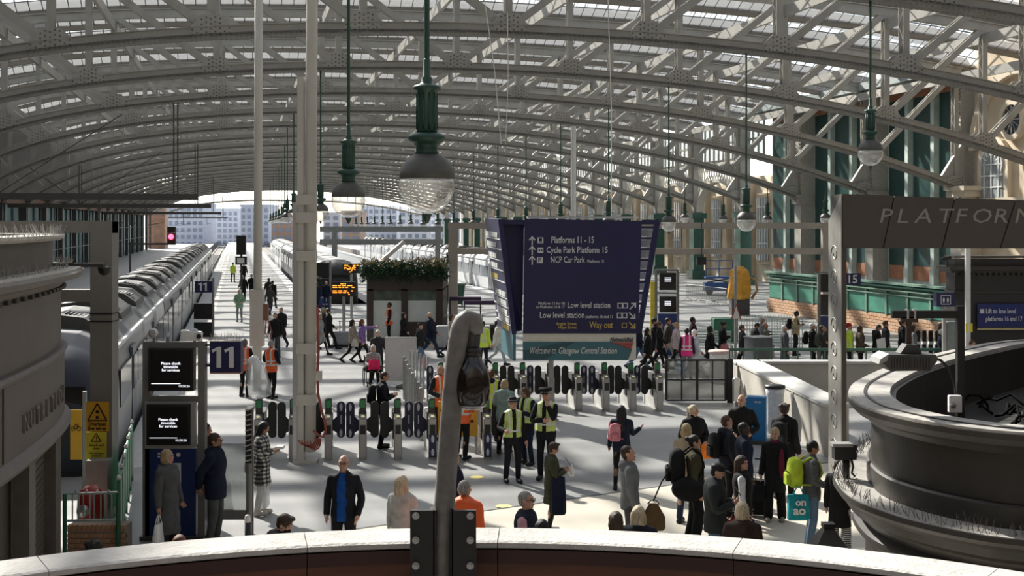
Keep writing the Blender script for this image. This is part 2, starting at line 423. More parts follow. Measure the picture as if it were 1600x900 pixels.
for t in (.3, .62):
    v_, h_ = PIT+(vm-PIT)*t, hm*t
    for a, b in zip(uu, uu[1:]): bars.bar((a, v_, zr(a)+h_-.03), (b, v_, zr(b)+h_-.03), .05, .05)
ME_GB = bars.mesh('glazing_bars', mat('glazing_bar', (.16, .165, .165), .6))
beams = MB()
for v_, h_, w, hh in ((0, -.02, .34, .3), (RV, RH-.08, .10, .16), (vm, hm-.06, .10, .14)):
    for a, b in zip(uu, uu[1:]): beams.bar((a, v_, zr(a)+h_), (b, v_, zr(b)+h_), w, hh)
ME_VB = beams.mesh('gutter_beams', M_board)
pane = MB()
PW = .56; pane.add([(-PW/2, vm, hm-.01), (PW/2, vm, hm-.01), (PW/2, PIT, -.01), (-PW/2, PIT, -.01)], [(0, 1, 2, 3)])
v = VT[0]; n = 0
ends = VT[-1]
ME_PANE = pane.mesh('pane', M_roofglass)
while v < ends:
    e = empty('roof_bay', S(0, v), PH); tag(e, 'ridge of glass panes and boarding in the shed roof', 'roof glazing', 'ridge and furrow roof glazing', 'structure')
    link('roof_boarding', brd, e); link('gutter_beams', ME_VB, e); link('glazing', ME_GL2, e); link('glazing_bars', ME_GB, e)
    if 64 < v < 84:
        u = uu[0]+.31
        while u < uu[-1]-.3:
            if -10 < u < 39: link('pane', ME_PANE, e, (u, 0, zr(u)))
            u += .62
    else: link('glazing', ME_GL, e)
    v += PIT; n += 1
# ---------------------------------------------------------------- side walls, far end, city beyond
def sbox(mb, u0, v0, z0, u1, v1, z1):
    q = [S(u0, v0), S(u1, v0), S(u1, v1), S(u0, v1)]
    mb.add([(p.x, p.y, z0) for p in q]+[(p.x, p.y, z1) for p in q], [(0,3,2,1),(4,5,6,7),(0,1,5,4),(1,2,6,5),(2,3,7,6),(3,0,4,7)])
    return mb
def arch_poly(c, w, z0, zs, n=10):
    """round headed opening outline (v, z): width w, sill z0, spring zs"""
    return [(c-w/2, z0), (c+w/2, z0)]+[(c+w/2*math.cos(math.pi*k/n), zs+w/2*math.sin(math.pi*k/n)) for k in range(n+1)]
# station-frame objects: local x = u, local y = v
def st(name, mb, m, parent=None): return mb.build(name, m, parent, (0, 0, 0), PH if parent is None else 0)
# --- right wall: backing, columns, green boarded bays, stone front with arched windows
wr = MB(); wr.box(42.6, 68.5, 0, 43.2, 97.5, 14.6)
wallr = st('wall_right', wr, M_pilaster); tag(wallr, 'tall side wall of green boarded bays between pale pilasters', kind='structure')
UP = 42.6
cols_v = [v for v in VT if 64 < v < 260]
for v in (68.5, 79.1, 90.3):
    mb = MB(); mb.box(41.5, v-.55, 0, UP, v+.55, 14.4); mb.box(41.3, v-.7, 6.6, UP, v+.7, 7.1); mb.box(41.15, v-.75, 7.1, UP, v+.75, 7.3)
    o = mb.build('column', mat('column_buff', (.34, .325, .285), .55, var=.1), wallr)
    rvm = MB()
    for zz in range(24):
        for e in (-.45, -.3, .3, .45): rvm.cbox((41.49, v+e, 7.6+zz*.27), (.04, .06, .06))
    rvm.build('rivets', M_steelr, o)['kind'] = 'stuff'
for v0, v1 in ((69.1, 78.5), (79.7, 89.7), (90.9, 97.4)):
    n = 3 if v1-v0 > 7 else 2; w = (v1-v0)/n
    for k in range(n):
        a, b = v0+w*k, v0+w*(k+1)
        mb = MB(); mb.box(UP-.12, a+.32, 2.4, UP+.02, b-.32, 13.2); g = mb.build('green_panel', M_green, wallr)
        mb = MB(); mb.box(UP-.14, a+.32, 1.5, UP+.02, b-.32, 2.4); mb.build('red_plinth', M_redstone, wallr)
        mb = MB(); mb.box(UP-.45, a-.2, 1.2, UP, a+.2, 13.6); mb.box(UP-.5, a-.26, 1.2, UP, a+.26, 2.3); mb.build('pilaster', M_pilaster, wallr)
        mb = MB(); mb.box(UP-.17, a+.32, 13.2, UP+.02, b-.32, 14.0); mb.build('red_panel', M_redstone, wallr)
mb = MB(); mb.box(40.6, 68, 14.0, 43.4, 98, 14.5); mb.box(40.9, 68, 13.7, 42.6, 98, 14.0); mb.build('eaves', mat('eaves_lead', (.30, .34, .33), .5), wallr)
# nearer stone front
WS = 42.2
ws = MB(); ws.box(WS, 40, 0, WS+.8, 67.6, 17.5)
walls_ = st('wall_stone', ws, M_stone); tag(walls_, 'honey sandstone front with arched windows and a round window', kind='structure')
mb = MB(); mb.box(WS-.35, 40, 6.2, WS+.1, 67.6, 6.6); mb.box(WS-.2, 40, 5.9, WS+.1, 67.6, 6.2); mb.build('string_course', M_stone2, walls_)
mb = MB(); mb.box(WS-.5, 40, 16.6, WS+.2, 67.6, 17.2); mb.build('cornice', M_stone2, walls_)
for vc in (50.5, 56.0, 61.0, 65.4):
    w = 2.1
    mb = MB()
    po = arch_poly(vc, w+.9, 6.6, 8.6); pi_ = arch_poly(vc, w, 6.6, 8.5)
    mb.prism(po, WS-.28, WS+.02, 'x'); o = mb.build('window_surround', M_stone2, walls_)
    mb = MB(); mb.prism(pi_, WS-.31, WS-.25, 'x'); g = mb.build('window_glass', mat('window_pale_glass', (.30, .33, .34), .1, var=.25, scale=2), o)
    mb = MB()
    for t in (-.33, 0, .33): mb.box(WS-.36, vc+t*w-.04, 6.6, WS-.30, vc+t*w+.04, 9.4)
    for z in (7.2, 7.85, 8.5): mb.box(WS-.36, vc-w/2, z-.035, WS-.30, vc+w/2, z+.035)
    for k in range(8):
        a = math.pi*k/7; b = math.pi*(k+1)/7
        mb.bar((WS-.33, vc+w*.25*math.cos(a), 8.5+w*.25*math.sin(a)), (WS-.33, vc+w*.5*math.cos(a), 8.5+w*.5*math.sin(a)), .06, .06)
        mb.bar((WS-.33, vc+w*.5*math.cos(a), 8.5+w*.5*math.sin(a)), (WS-.33, vc+w*.5*math.cos(b), 8.5+w*.5*math.sin(b)), .08, .08)
    mb.build('window_bars', M_white, o)
# the big relieving arch with its round window
mb = MB(); n = 24
def ring(mb, vc, zc_, r0, r1, x0, x1, a0=0.0, a1=math.pi, n=22):
    for k in range(n):
        t0 = a0+(a1-a0)*k/n; t1 = a0+(a1-a0)*(k+1)/n
        q = [(vc+r*math.cos(t), zc_+r*math.sin(t)) for r, t in ((r0, t0), (r1, t0), (r1, t1), (r0, t1))]
        mb.prism(q, x0, x1, 'x')
ring(mb, 63.2, 9.4, 4.0, 4.5, WS-.35, WS+.05); mb.build('relieving_arch', M_stone2, walls_)
mb = MB(); ring(mb, 63.6, 10.9, .85, 1.15, WS-.3, WS+.05, 0, 2*math.pi, 20); o = mb.build('round_window', M_stone2, walls_)
mb = MB(); mb.prism([(63.6+.87*math.cos(2*math.pi*k/20), 10.9+.87*math.sin(2*math.pi*k/20)) for k in range(20)], WS-.2, WS-.12, 'x'); mb.build('window_glass', M_winglass, o)
mb = MB()
for k in range(6): a = math.pi*k/6; mb.bar((WS-.24, 63.6+.85*math.cos(a), 10.9+.85*math.sin(a)), (WS-.24, 63.6-.85*math.cos(a), 10.9-.85*math.sin(a)), .05, .05)
mb.build('window_bars', M_grey, o)
# pilaster strip with bracket between stone front and green bays
mb = MB(); mb.box(WS-.9, 66.9, 0, WS, 67.6, 7.0); mb.box(WS-1.3, 66.5, 6.7, WS, 67.9, 7.05); mb.box(WS-1.5, 66.3, 7.05, WS, 68.1, 7.3); mb.build('corner_pilaster', M_stone2, walls_)
# --- sunlit stone bays further along, standing back behind green iron columns
wf = MB(); wf.box(45.6, 97.5, 0, 46.4, 262, 9.4)
wallf = st('wall_far_stone', wf, M_stone2); tag(wallf, 'sunlit pale stone wall with tall barred windows along the far platform', kind='structure')
v = 100.0
while v < 250:
    mb = MB(); mb.box(45.3, v-1.4, 1.6, 45.62, v+1.4, 7.8); w = mb.build('window_surround', M_stone, wallf)
    mb = MB(); mb.box(45.2, v-1.15, 1.9, 45.34, v+1.15, 7.4); mb.build('window_glass', mat('window_pale_glass', (.3, .33, .34)), w)
    mb = MB()
    for k in range(5): mb.box(45.14, v-1.15+.575*k-.05, 1.9, 45.22, v-1.15+.575*k+.05, 7.4)
    for z in (3.4, 5.0, 6.6): mb.box(45.14, v-1.15, z-.05, 45.22, v+1.15, z+.05)
    mb.build('window_bars', M_white, w)
    mb = MB(); mb.box(45.0, v+2.4, 0, 45.7, v+3.4, 9.2); mb.build('stone_pier', M_stone, wallf)
    v += 5.6
v = 101.5
for v in [x for x in VT if x > 97]:
    mb = MB(); mb.box(41.2, v-.6, 0, 42.2, v+.6, 6.0); mb.box(41.0, v-.8, 5.6, 42.4, v+.8, 6.1); mb.box(41.0, v-.8, 0, 42.4, v+.8, .8)
    o = st('column', mb, M_green2); tag(o, 'dark green iron column under a roof arch by the stone wall', 'column', 'green iron columns along the far platform')
    mb = MB(); mb.box(41.25, v-.5, 6.1, 42.15, v+.5, 13.8); mb.build('column_shaft', M_steel, o)
# arched lattice girders between those columns
ag = MB(); n = 14; L = 11.2
for k in range(n):
    t0, t1 = math.pi*k/n, math.pi*(k+1)/n
    y0, y1 = 5.6-4.7*math.cos(t0), 5.6-4.7*math.cos(t1); z0, z1 = 6.2+2.6*math.sin(t0), 6.2+2.6*math.sin(t1)
    ag.add([(-.35, y0, z0), (-.35, y1, z1), (-.35, y1, z1+.3), (-.35, y0, z0+.3), (.35, y0, z0), (.35, y1, z1), (.35, y1, z1+.3), (.35, y0, z0+.3)],
           [(0,1,2,3),(7,6,5,4),(0,4,5,1),(3,2,6,7)])
ag.box(-.3, .9, 10.2, .3, L-.9, 10.5)
k = 0; y = .95
while y < L-1.5:
    t = math.acos(max(-1, min(1, (5.6-y)/4.8))) if abs(5.6-y) < 4.8 else 0
    zz = 6.2+2.6*math.sin(t)+.25; y2 = y+.6
    ag.bar((-.25, y, zz), (-.25, y2, 10.2), .08, .08); ag.bar((-.25, y2, zz), (-.25, y, 10.2), .08, .08); y += .6
ME_AG = ag.mesh('arched_girder', mat('girder_cream', (.50, .48, .42), .5, var=.08))
for v in [x for x in VT[:-1] if x > 97]:
    o = link('arched_girder', ME_AG, None, S(41.7, v), PH); tag(o, 'arched lattice girder with round soffit between two green columns', 'girder', 'arched girders along the far platform')
# glazed clerestory above the girders, open framing
cl = MB()
y = 98.0
while y < 268: cl.box(42.0, y-.06, 10.5, 42.15, y+.06, 13.9); y += 1.12
for z in (10.7, 12.2, 13.8): cl.box(41.98, 98, z-.08, 42.17, 268, z+.08)
o = st('clerestory_frame', cl, M_steel); tag(o, 'long glazed clerestory frame above the arched girders', 'window frame')
mb = MB(); mb.box(42.06, 98, 10.5, 42.08, 268, 13.9); mb.build('glass', M_roofglass, o)
# --- the station building behind the viewpoint closes the concourse
nb = MB(); nb.box(-30, -9.5, 0, 44, -8.7, 17.5); nb.box(-18.6, -9, 0, -18, 60, 14.5) ; nb.box(42.2, -9, 0, 43, 40, 17.5)
o = st('wall_north', nb, mat('dark_timber_front', (.055, .038, .028), .6, var=.2, scale=1)); tag(o, 'dark timber fronted station building enclosing the concourse', kind='structure')
# --- left wall
wl_ = MB(); wl_.box(-18.6, 60, 0, -18.0, 262, 14.5)
walll = st('wall_left', wl_, M_dark); tag(walll, 'dark side wall of teal boarded bays and pale posts', kind='structure')
M_teal = mat('teal_boards', (.03, .12, .135), .45, var=.2, scale=1.5)
v = 62.0
while v < 258:
    mb = MB(); mb.box(-18.05, v+.35, .6, -17.9, v+3.3, 6.6); mb.build('teal_panel', M_teal, walll)
    mb = MB(); mb.box(-18.05, v-.28, 0, -17.75, v+.28, 6.8); mb.build('pilaster', mat('teal_pilaster', (.10, .18, .185), .5), walll)
    v += 3.7
mb = MB(); mb.box(-18.1, 60, 6.7, -17.2, 262, 7.2); mb.build('frieze', mat('brown_frieze', (.16, .08, .05), .7), walll)
for v in [x for x in VT if x > 58]:
    mb = MB(); mb.box(-17.6, v-.22, 0, -17.15, v+.22, 7.2); mb.box(-17.7, v-.4, 6.9, -16.8, v+.4, 7.3)
    o = st('column', mb, M_dark); tag(o, 'dark iron column under a roof arch by the teal wall', 'column', 'iron columns along the teal wall')
mb = MB(); mb.box(-18.3, 272, 0, -14.6, 285, 12.5); o = st('brick_gable', mb, mat('far_brick', (.42, .25, .17), .85, var=.2, scale=1)); tag(o, 'brown brick block at the far end of the teal wall', 'building')
# --- far gable: hanging glazed screen under the last arch
V9 = VT[-1]+1.2
ga = MB()
for i in range(36):
    u = U0+1+(U1-U0-2)*i/35; zb = max(7.2, zc(u)-1.2-.9*(1-abs(u-UC)/32))
    ga.box(u-.05, -.05, zb, u+.05, .05, zc(u)+.1)
bp = [(u, max(7.0, zc(u)-1.2-.9*(1-abs(u-UC)/32))) for u in [U0+1+(U1-U0-2)*i/30 for i in range(31)]]
for a, b in zip(bp, bp[1:]): ga.bar((a[0], 0, a[1]), (b[0], 0, b[1]), .5, .35)
o = ga.build('gable_screen', M_steel, None, S(0, V9), PH); tag(o, 'hanging glazed gable screen closing the far end of the roof', 'gable screen')
gg = MB()
for a, b in zip(bp, bp[1:]): gg.add([(a[0], 0, a[1]), (b[0], 0, b[1]), (b[0], 0, zc(b[0])), (a[0], 0, zc(a[0]))], [(0, 1, 2, 3)])
gg.build('glass', M_roofglass, o)
# --- the city beyond the shed: windowed blocks, the pale ones with distance haze put into their colour, a lattice bridge and brick piers
blocks = [(262, 318, 318, 330, (.50, .53, .60)), (322, 372, 326, 360, (.56, .58, .63)), (376, 420, 320, 345, (.48, .51, .58)), (424, 456, 338, 310, (.36, .24, .18)),
          (505, 531, 332, 330, (.50, .53, .58)), (534, 562, 330, 310, (.38, .27, .20)), (566, 620, 322, 350, (.55, .57, .62)), (624, 668, 326, 335, (.58, .59, .62)), (672, 716, 318, 352, (.52, .54, .60)), (720, 760, 326, 330, (.60, .58, .55))]
lbl = ['pale blue office block beyond the red signal', 'pale office block behind the train roof', 'grey office block behind the tall white pole', 'brown brick building at the end of platform eleven',
       'pale block behind the departure screens', 'brown brick pier behind the departure screens', 'light block behind the planted kiosk roof', 'light block beyond the white train', 'grey block beyond the small platform lamps', 'cream block behind the direction sign']
for i, (a, b, top, Y, c) in enumerate(blocks):
    p, q = at(a, top, Y), at(b, top, Y); ht = p.z; e = empty('city_block', ((p.x+q.x)/2, Y, -2)); w = q.x-p.x
    tag(e, lbl[i], 'building', 'city buildings beyond the shed')
    mb = MB(); mb.box(-w/2, 0, 0, w/2, 14, ht+2); mb.box(-w/2-.2, -.2, ht+1.6, w/2+.2, 14, ht+2.1); mb.build('wall', mat('city_%d' % i, c, .8, var=.08, scale=.3), e)
    nx = max(2, int(w/1.5)); nz = max(2, int((ht+1)/1.7))
    for x in range(nx):
        for z in range(nz):
            mb = MB(); cx = -w/2+w*(x+.5)/nx; cz = 1+(ht+.4)*(z+.5)/nz; mb.box(cx-w/nx*.3, -.08, cz-.5, cx+w/nx*.3, .02, cz+.5); mb.build('window', mat('city_window', (.22, .26, .33), .25, var=.2), e)
# ---------------------------------------------------------------- near parapet, bracket and hooked dome camera
M_coptop = mat('pale_coping_stone', (.52, .50, .465), .85, var=.12, scale=14, bump=.35, bscale=60)
M_wood = mat('red_brown_panel', (.12, .042, .020), .42, var=.25, scale=3, stretch=(1, 1, 8))
C0 = (-.12, 1.72); RO, ZP = 2.78, 4.08
par = empty('balcony_parapet', (C0[0], C0[1], 3.0)); tag(par, 'bowed balcony parapet with pale stone coping and red-brown panels', kind='structure')
angs = [-47, -30.5, -12.5, 1.6, 19, 36, 52]
for a0, a1 in zip(angs, angs[1:]):
    mb = MB(); n = 8; g = .035
    path = []
    for i in range(n+1):
        a = R(a0+g+(a1-a0-2*g)*i/n); path.append((Vector((RO*math.sin(a), RO*math.cos(a), 0)), Vector((math.sin(a), math.cos(a), 0)), Vector((0, 0, 1))))
    mb.sweep(path, [(0, 1.055), (0, 1.075), (-.02, 1.085), (-.20, 1.085), (-.215, 1.08), (-.215, 1.066), (-.19, 1.055)]); mb.build('coping_stone', M_coptop, par)
    mb = MB(); mb.sweep(path, [(-.05, 0), (-.05, 1.055), (-.20, 1.055), (-.20, 0)]); mb.build('panel', M_wood, par)
    mb = MB(); mb.sweep(path, [(-.19, 1.01), (-.19, 1.055), (-.205, 1.055), (-.205, 1.01)]); mb.build('top_rail', mat('dark_red_rail', (.045, .014, .010), .5), par)
# wall bracket: two bolted plates and a channel
M_brk = mat('black_bracket', (.022, .022, .022), .42, var=.25, scale=12)
bk = empty('wall_bracket', at(692, 900, 4.16)); tag(bk, 'black steel bracket of two bolted plates on the parapet', 'bracket')
def bpx(px, py, Y=4.16): return (at(px, py, Y)-bk.location)
for a, b in ((641, 679), (706, 744)):
    mb = MB(); p, q = bpx(a, 960), bpx(b, 797); mb.box(p.x, -.006, p.z, q.x, .006, q.z); mb.build('plate', M_brk, bk)
    for py in (805, 843, 883):
        c = bpx(a+9 if a < 690 else b-9, py); mb = MB(); mb.cyl((c.x, -.006, c.z), (c.x, -.012, c.z), .012, n=14); mb.cyl((c.x, -.012, c.z), (c.x, -.02, c.z), .0075, n=6)
        mb.build('bolt', M_silver, bk)
for a in (679, 706):
    mb = MB(); p, q = bpx(a, 960), bpx(a, 797); mb.box(p.x-.004, -.006, p.z, p.x+.004, .09, q.z); mb.build('flange', M_brk, bk)
mb = MB(); p, q = bpx(679, 960), bpx(706, 797); mb.box(p.x, .085, p.z, q.x, .095, q.z); mb.build('back_plate', M_brk, bk)
# hooked pipe with a smoked dome
M_pipe = mat('weathered_pipe', (.20, .19, .175), .55, var=.3, scale=18, bump=.1)
M_dome = mat('smoked_dome', (.018, .014, .011), .12, var=.4, scale=8, spec=.6)
pc = empty('hooked_camera_pole', at(690, 960, 4.2)); tag(pc, 'grey pipe bent into a hook holding a smoked camera dome', 'camera')
def ppx(px, py, Y=4.2): return at(px, py, Y)-pc.location
pts = [(688, 960), (692, 830), (699, 720), (707, 620), (713, 560), (717, 530), (720, 514), (725, 503), (732, 498), (739, 501), (743, 511), (744, 522)]
sm = MB(); sm.smooth = True
sm.tube([ppx(*p) for p in pts], [.034]*9+[.032, .028, .022], 14); sm.build('pipe', M_pipe, pc)
mb = MB(); mb.smooth = True; mb.cyl(ppx(741, 516), ppx(738, 555), .022, n=12); mb.build('neck', M_dark, pc)
mb = MB(); mb.smooth = True; mb.cyl(ppx(739, 543), ppx(739, 556), .028, n=14); mb.build('collar', M_brk, pc)
c = ppx(738, 600); mb = MB(); mb.smooth = True
k = 4.2/F
mb.lathe([(.2*k, 40*k*-1), (14*k, -39*k), (21*k, -34*k), (26*k, -24*k), (28*k, -8*k), (27.5*k, 8*k), (24*k, 22*k), (18*k, 34*k), (13*k, 42*k), (12*k, 46*k)], 24, c); dm = mb.build('dome', M_dome, pc)
mb = MB(); mb.smooth = True; mb.lathe([(20.8*k, -34.6*k), (22.4*k, -34.4*k), (22.6*k, -32.5*k), (21*k, -32*k)], 24, c); mb.build('rim', glass('dome_rim', (.9, .9, .9), .3, .3), dm)
# ---------------------------------------------------------------- hanging globe lamps
M_lampgreen = mat('lamp_green', (.022, .07, .05), .38, var=.12, scale=6)
M_lampcap = mat('lamp_cap', (.10, .10, .09), .55, var=.15, scale=6)
M_globe = glass('globe_glass', (.97, .97, .96), .70, .15, .03, (.85, .85, .82))
q = .72/89
def prof(L, cy=290.0): return [(r*q, (cy-y)*q) for r, y in L]
mb = MB(); mb.smooth = True; mb.lathe(prof([(44.2, 279), (43, 268), (39, 258), (33, 250), (26, 244), (20, 241)]), 28); ME_cap = mb.mesh('lamp_cap', M_lampcap)
mb = MB(); mb.smooth = True; mb.lathe(prof([(19, 241), (17, 236), (17, 228), (22, 223), (29, 219), (30, 214), (28, 210), (19, 207)]), 28); ME_col = mb.mesh('collar', M_lampgreen)
mb = MB(); mb.smooth = True; mb.lathe(prof([(16.5, 207), (16, 200), (16, 142), (22, 139), (22.5, 135), (20, 133), (12, 130), (9, 128), (9.5, 121), (6, 118), (5.5, 92), (4, 90)]), 24)
for k in range(10):
    a = 2*math.pi*k/10; mb.bar((15.5*q*math.cos(a), 15.5*q*math.sin(a), (290-202)*q), (15.5*q*math.cos(a), 15.5*q*math.sin(a), (290-146)*q), .025, .025)
ME_bod = mb.mesh('body', M_lampgreen)
mb = MB(); mb.smooth = True; mb.lathe([(44.4*q*math.cos(t), 44.4*q*math.sin(t)) for t in [R(-88+102*i/14) for i in range(15)]], 28); ME_glo = mb.mesh('globe', M_globe)
mb = MB(); mb.smooth = True; mb.lathe(prof([(.5, 350), (3, 348), (5, 343), (7, 338), (9, 334.5)]), 14); ME_fin = mb.mesh('finial', M_lampgreen)
mb = MB(); mb.smooth = True; mb.lathe([(.02, -.12), (.055, -.08), (.065, 0), (.04, .08), (.03, .12)], 12); ME_bulb = mb.mesh('bulb', mat('opal_bulb', (.85, .83, .75), .4))
mb = MB(); mb.cyl((0, 0, 0), (0, 0, 1), .036, n=8); ME_rod = mb.mesh('rod', M_lampgreen)
def lamp(px, py, Y, zt_, label, group=None, full=True, snap=False):
    if snap: p = at(px, py, Y); v_ = UV(p.x, p.y)[1]; Y *= min(VT, key=lambda t: abs(t-v_))/v_; p = at(px, py, Y); zt_ = zc(max(U0+.5, min(U1-.5, UV(p.x, p.y)[0])))+.05
    p = at(px, py, Y); e = empty('globe_lamp', p); tag(e, label, 'lamp', group)
    link('lamp_cap', ME_cap, e); g = link('globe', ME_glo, e); link('body', ME_bod, e); link('collar', ME_col, e)
    r = link('rod', ME_rod, e, (0, 0, 200*q)); r.scale = (1, 1, max(.3, zt_-p.z-200*q))
    if full: link('finial', ME_fin, e)
    return e
lamp(667, 290, 16.3, 11.9, 'big green pendant lamp with clear glass globe, largest of the lamps')
lamp(544.5, 314, 27, 11.95, 'green pendant lamp with glass globe beside the tall white column')
lamp(501, 333, 53, zc(2)+.1, 'globe lamp half hidden by the tall white column, overlapping the lamp beside it', snap=True)
lamp(459, 335, 76, zc(0)+.1, 'globe lamp just behind the box column, on the train side', snap=True)
G1 = 'globe lamps hanging in a long row from the trusses'
row = [(1360, 240), (1166, 347), (1045, 350), (951, 350), (876, 350), (822, 351), (778, 351), (740, 351), (709, 352), (684, 352), (661, 352), (642, 351), (625, 351), (610, 351), (597.5, 351), (585, 351), (574, 351), (565, 351), (556, 351)]
nm = ['green pendant globe lamp hanging above the PLATFORM gantry', 'globe lamp hanging before the cream gantry beams, between boarded bays', 'globe lamp hanging beside the open frame of the blue sign']
for i, (x, y) in enumerate(row):
    v = 34.3+11.2*i; Y = vY(x, v); X = (x-800)/F*Y; u, _ = UV(X, Y)
    lamp(x, y, Y, zc(u)+.02, nm[i] if i < 3 else 'small green globe lamp in the row running down the platforms', None if i < 3 else G1, i < 8)
for x, y, d in ((1070, 342, 13.5), (1130, 344, 14), (1199, 345, 15.5), (1290, 343, 17.5)):
    Y = .72*F/d; u, v = UV((x-800)/F*Y, Y); lamp(x, y, Y, zc(min(u, 41))+.02, 'small globe lamp hanging along the stone wall above the cream gantry beam', 'globe lamps along the stone wall', False, True)
for i in range(7):
    x = 449-4.4*i; Y = 92+20*i; lamp(x, 341+i*.9, Y, 12, 'tiny globe lamp in the row beside platform eleven', 'globe lamps beside platform eleven', False, True)
# ---------------------------------------------------------------- tall white poles
M_pole = mat('cream_pole', (.62, .59, .52), .5, var=.1, scale=1.2, stretch=(1, 1, .3))
Yp = 27.4; e = empty('box_column', (at(480, 720, Yp).x, Yp, 0)); tag(e, 'tall cream box column with clamped duct among the ticket gates', 'column')
def X_(px, Y=Yp): return (px-480)/F*Y
mb = MB(); mb.smooth = True; mb.cyl((X_(483), .12, .25), (X_(488), .12, 15.8), .125, n=18); mb.build('round_pole', M_pole, e)
mb = MB(); mb.box(X_(464), .02, .0, X_(474), .32, 8.3); mb.build('duct', M_pole, e)
mb = MB(); mb.box(X_(457), .0, .0, X_(464), .30, 5.6); mb.build('side_channel', M_silver, e)
for py in (312, 340, 400, 545, 625):
    z = H-(py-YH)/F*Yp; mb = MB(); mb.box(X_(463), -.03, z-.11, X_(493), .28, z+.11)
    for a in (465, 490):
        for dz in (-.09, .09): mb.cyl((X_(a), -.04, z+dz), (X_(a), -.065, z+dz), .022, n=6)
    mb.build('clamp', M_pole, e)
mb = MB(); mb.box(X_(458), -.05, .0, X_(494), .40, .06); mb.build('base_plate', M_pole, e)
M_redc = mat('red_cable', (.33, .07, .045), .55, var=.2)
cb = empty('cable_bundle', (at(490, 690, Yp-.3).x, Yp-.3, 0)); tag(cb, 'red cables looped and hanging down the box column', 'cable')
def cp(px, py): p = at(px, py, Yp-.3); return (p.x-cb.location.x, 0, p.z)
mb = MB(); mb.smooth = True; mb.tube([cp(*p) for p in ((496, 480), (497, 520), (498, 545), (496, 580), (497, 615), (502, 640), (508, 660), (509, 672), (505, 683), (497, 680), (490, 672))], .028, 8); mb.build('cable', M_redc, cb)
for k in range(5):
    mb = MB(); mb.smooth = True
    c = (480+k*3.2, 687+k*.6); r1 = 13-k*1.2; mb.tube([cp(c[0]+r1*math.cos(t), c[1]+(9+k)*math.sin(t)) for t in [R(-20+200*i/12) for i in range(13)]], .016, 6); mb.build('loop', M_redc, cb)
mb = MB(); mb.cbox(cp(499, 587), (.11, .09, .2)); mb.build('socket_box', M_pole, cb)
Yq = 39.6; e = empty('slim_column', (at(402, 620, Yq).x, Yq, 0)); tag(e, 'slim round cream mast beside the platform eleven sign', 'column')
mb = MB(); mb.smooth = True; mb.cyl((0, 0, 0), (.06, 0, 15.5), .13, n=16); mb.build('mast', M_pole, e)
mb = MB(); z = H-(470-YH)/F*Yq
mb.box(-.20, -.17, z-1.4, .2, .17, z+.35); mb.build('lower_sleeve', M_pole, e)
mb = MB(); mb.box(.2, -.1, z-.6, .34, .1, z-.1); mb.build('socket_box', mat('rusty_box', (.25, .12, .08), .7), e)
mb = MB(); mb.smooth = True; mb.tube([(.27, 0, z-.6), (.25, -.05, z-1.0), (.42, -.05, z-1.25), (.46, -.05, z-.95), (.33, -.05, z-.55)], .02, 6); mb.build('cable', M_redc, e)
p = at(896, 345, 60); e = empty('flag_mast', (p.x, 60, 0)); tag(e, 'thin white mast rising behind the blue direction sign', 'mast')
mb = MB(); mb.cyl((0, 0, 0), (0, 0, 9.7), .12, n=10); mb.build('mast', M_white, e)
for (xa, ya, xb, yb, Y) in ((757, 0, 783, 225, 30), (950, 0, 955, 340, 34), (793, 20, 790, 225, 40)):
    p, q2 = at(xa, ya, Y), at(xb, yb, Y); mb = MB(); mb.tube([p, p.lerp(q2, .5)+Vector((.05, 0, -.05)), q2], .012, 5); o = mb.build('hanging_wire', M_white); tag(o, 'thin white wire hanging down from the roof', 'wire', 'white wires hanging from the roof')
# ---------------------------------------------------------------- blue direction sign
M_navy = mat('sign_navy', (.016, .016, .075), .4, var=.06, scale=2)
M_letter = mat('sign_white', (.72, .72, .70), .5, var=0); M_gold = mat('sign_gold', (.62, .46, .12), .5, var=0)
Ys = 33.0; sg = empty('direction_sign', (at(908, 600, Ys).x, Ys, 0)); tag(sg, 'big navy three-sided direction sign with white wayfinding text on a post', 'sign')
def sp(px, py, dy=0.0): p = at(px, py, Ys); return Vector((p.x-sg.location.x, dy, p.z))
def plate(name, q, m, parent, t=.08):
    mb = MB(); q = [Vector(a) for a in q]; nrm = (q[1]-q[0]).cross(q[3]-q[0]).normalized()*t
    mb.add(q+[a+nrm for a in q], [(0, 1, 2, 3), (7, 6, 5, 4)]+[(i, i+4, (i+1) % 4+4, (i+1) % 4) for i in range(4)]); return mb.build(name, m, parent)
fp = plate('front_panel', [sp(820, 342), sp(1003, 345), sp(997, 521), sp(817, 521)], M_navy, sg, .12)
for s, px, py, sz, m, wpx in (('Platforms 11 - 15', 861, 379.5, .235, M_letter, 67), ('Cycle Park Platform 15', 853.5, 395, .225, M_letter, 96), ('NCP Car Park', 860, 410.5, .235, M_letter, 54), ('Platform 15', 917.5, 410.5, .11, M_letter, 26),
                         ('Low level station', 886.5, 481, .215, M_letter, 67), ('Platform 15 for lift', 841, 476, .10, M_letter, 42), ('to Platforms 16 & 17', 837.5, 481.5, .10, M_letter, 45),
                         ('Low level station', 843, 496.5, .22, M_letter, 70), ('platforms 16 and 17', 915, 497, .115, M_letter, 43), ('Way out', 921, 512.5, .24, M_gold, 37), ('Argyle Street', 869, 508, .11, M_gold, 32), ('Hope Street', 872, 513.5, .11, M_gold, 29)):
    p = sp(px, py, -.004); text('lettering', s, sz, m, fp, p, bold=.0022 if sz > .2 else .001, width=wpx*Ys/F)
def arrow(px, py, ang, m):
    mb = MB(); L, w = .12, .03
    mb.box(-w/2, -.004, -L, w/2, .0, L*.7); mb.prism([(-.09, .02), (-.09+.03, 0), (0, L*.62), (.06, 0), (.09, .02), (0, L)], -.004, 0)
    o = mb.build('arrow', m, fp); o.location = sp(px, py, -.004); o.rotation_euler = (0, R(ang), 0)
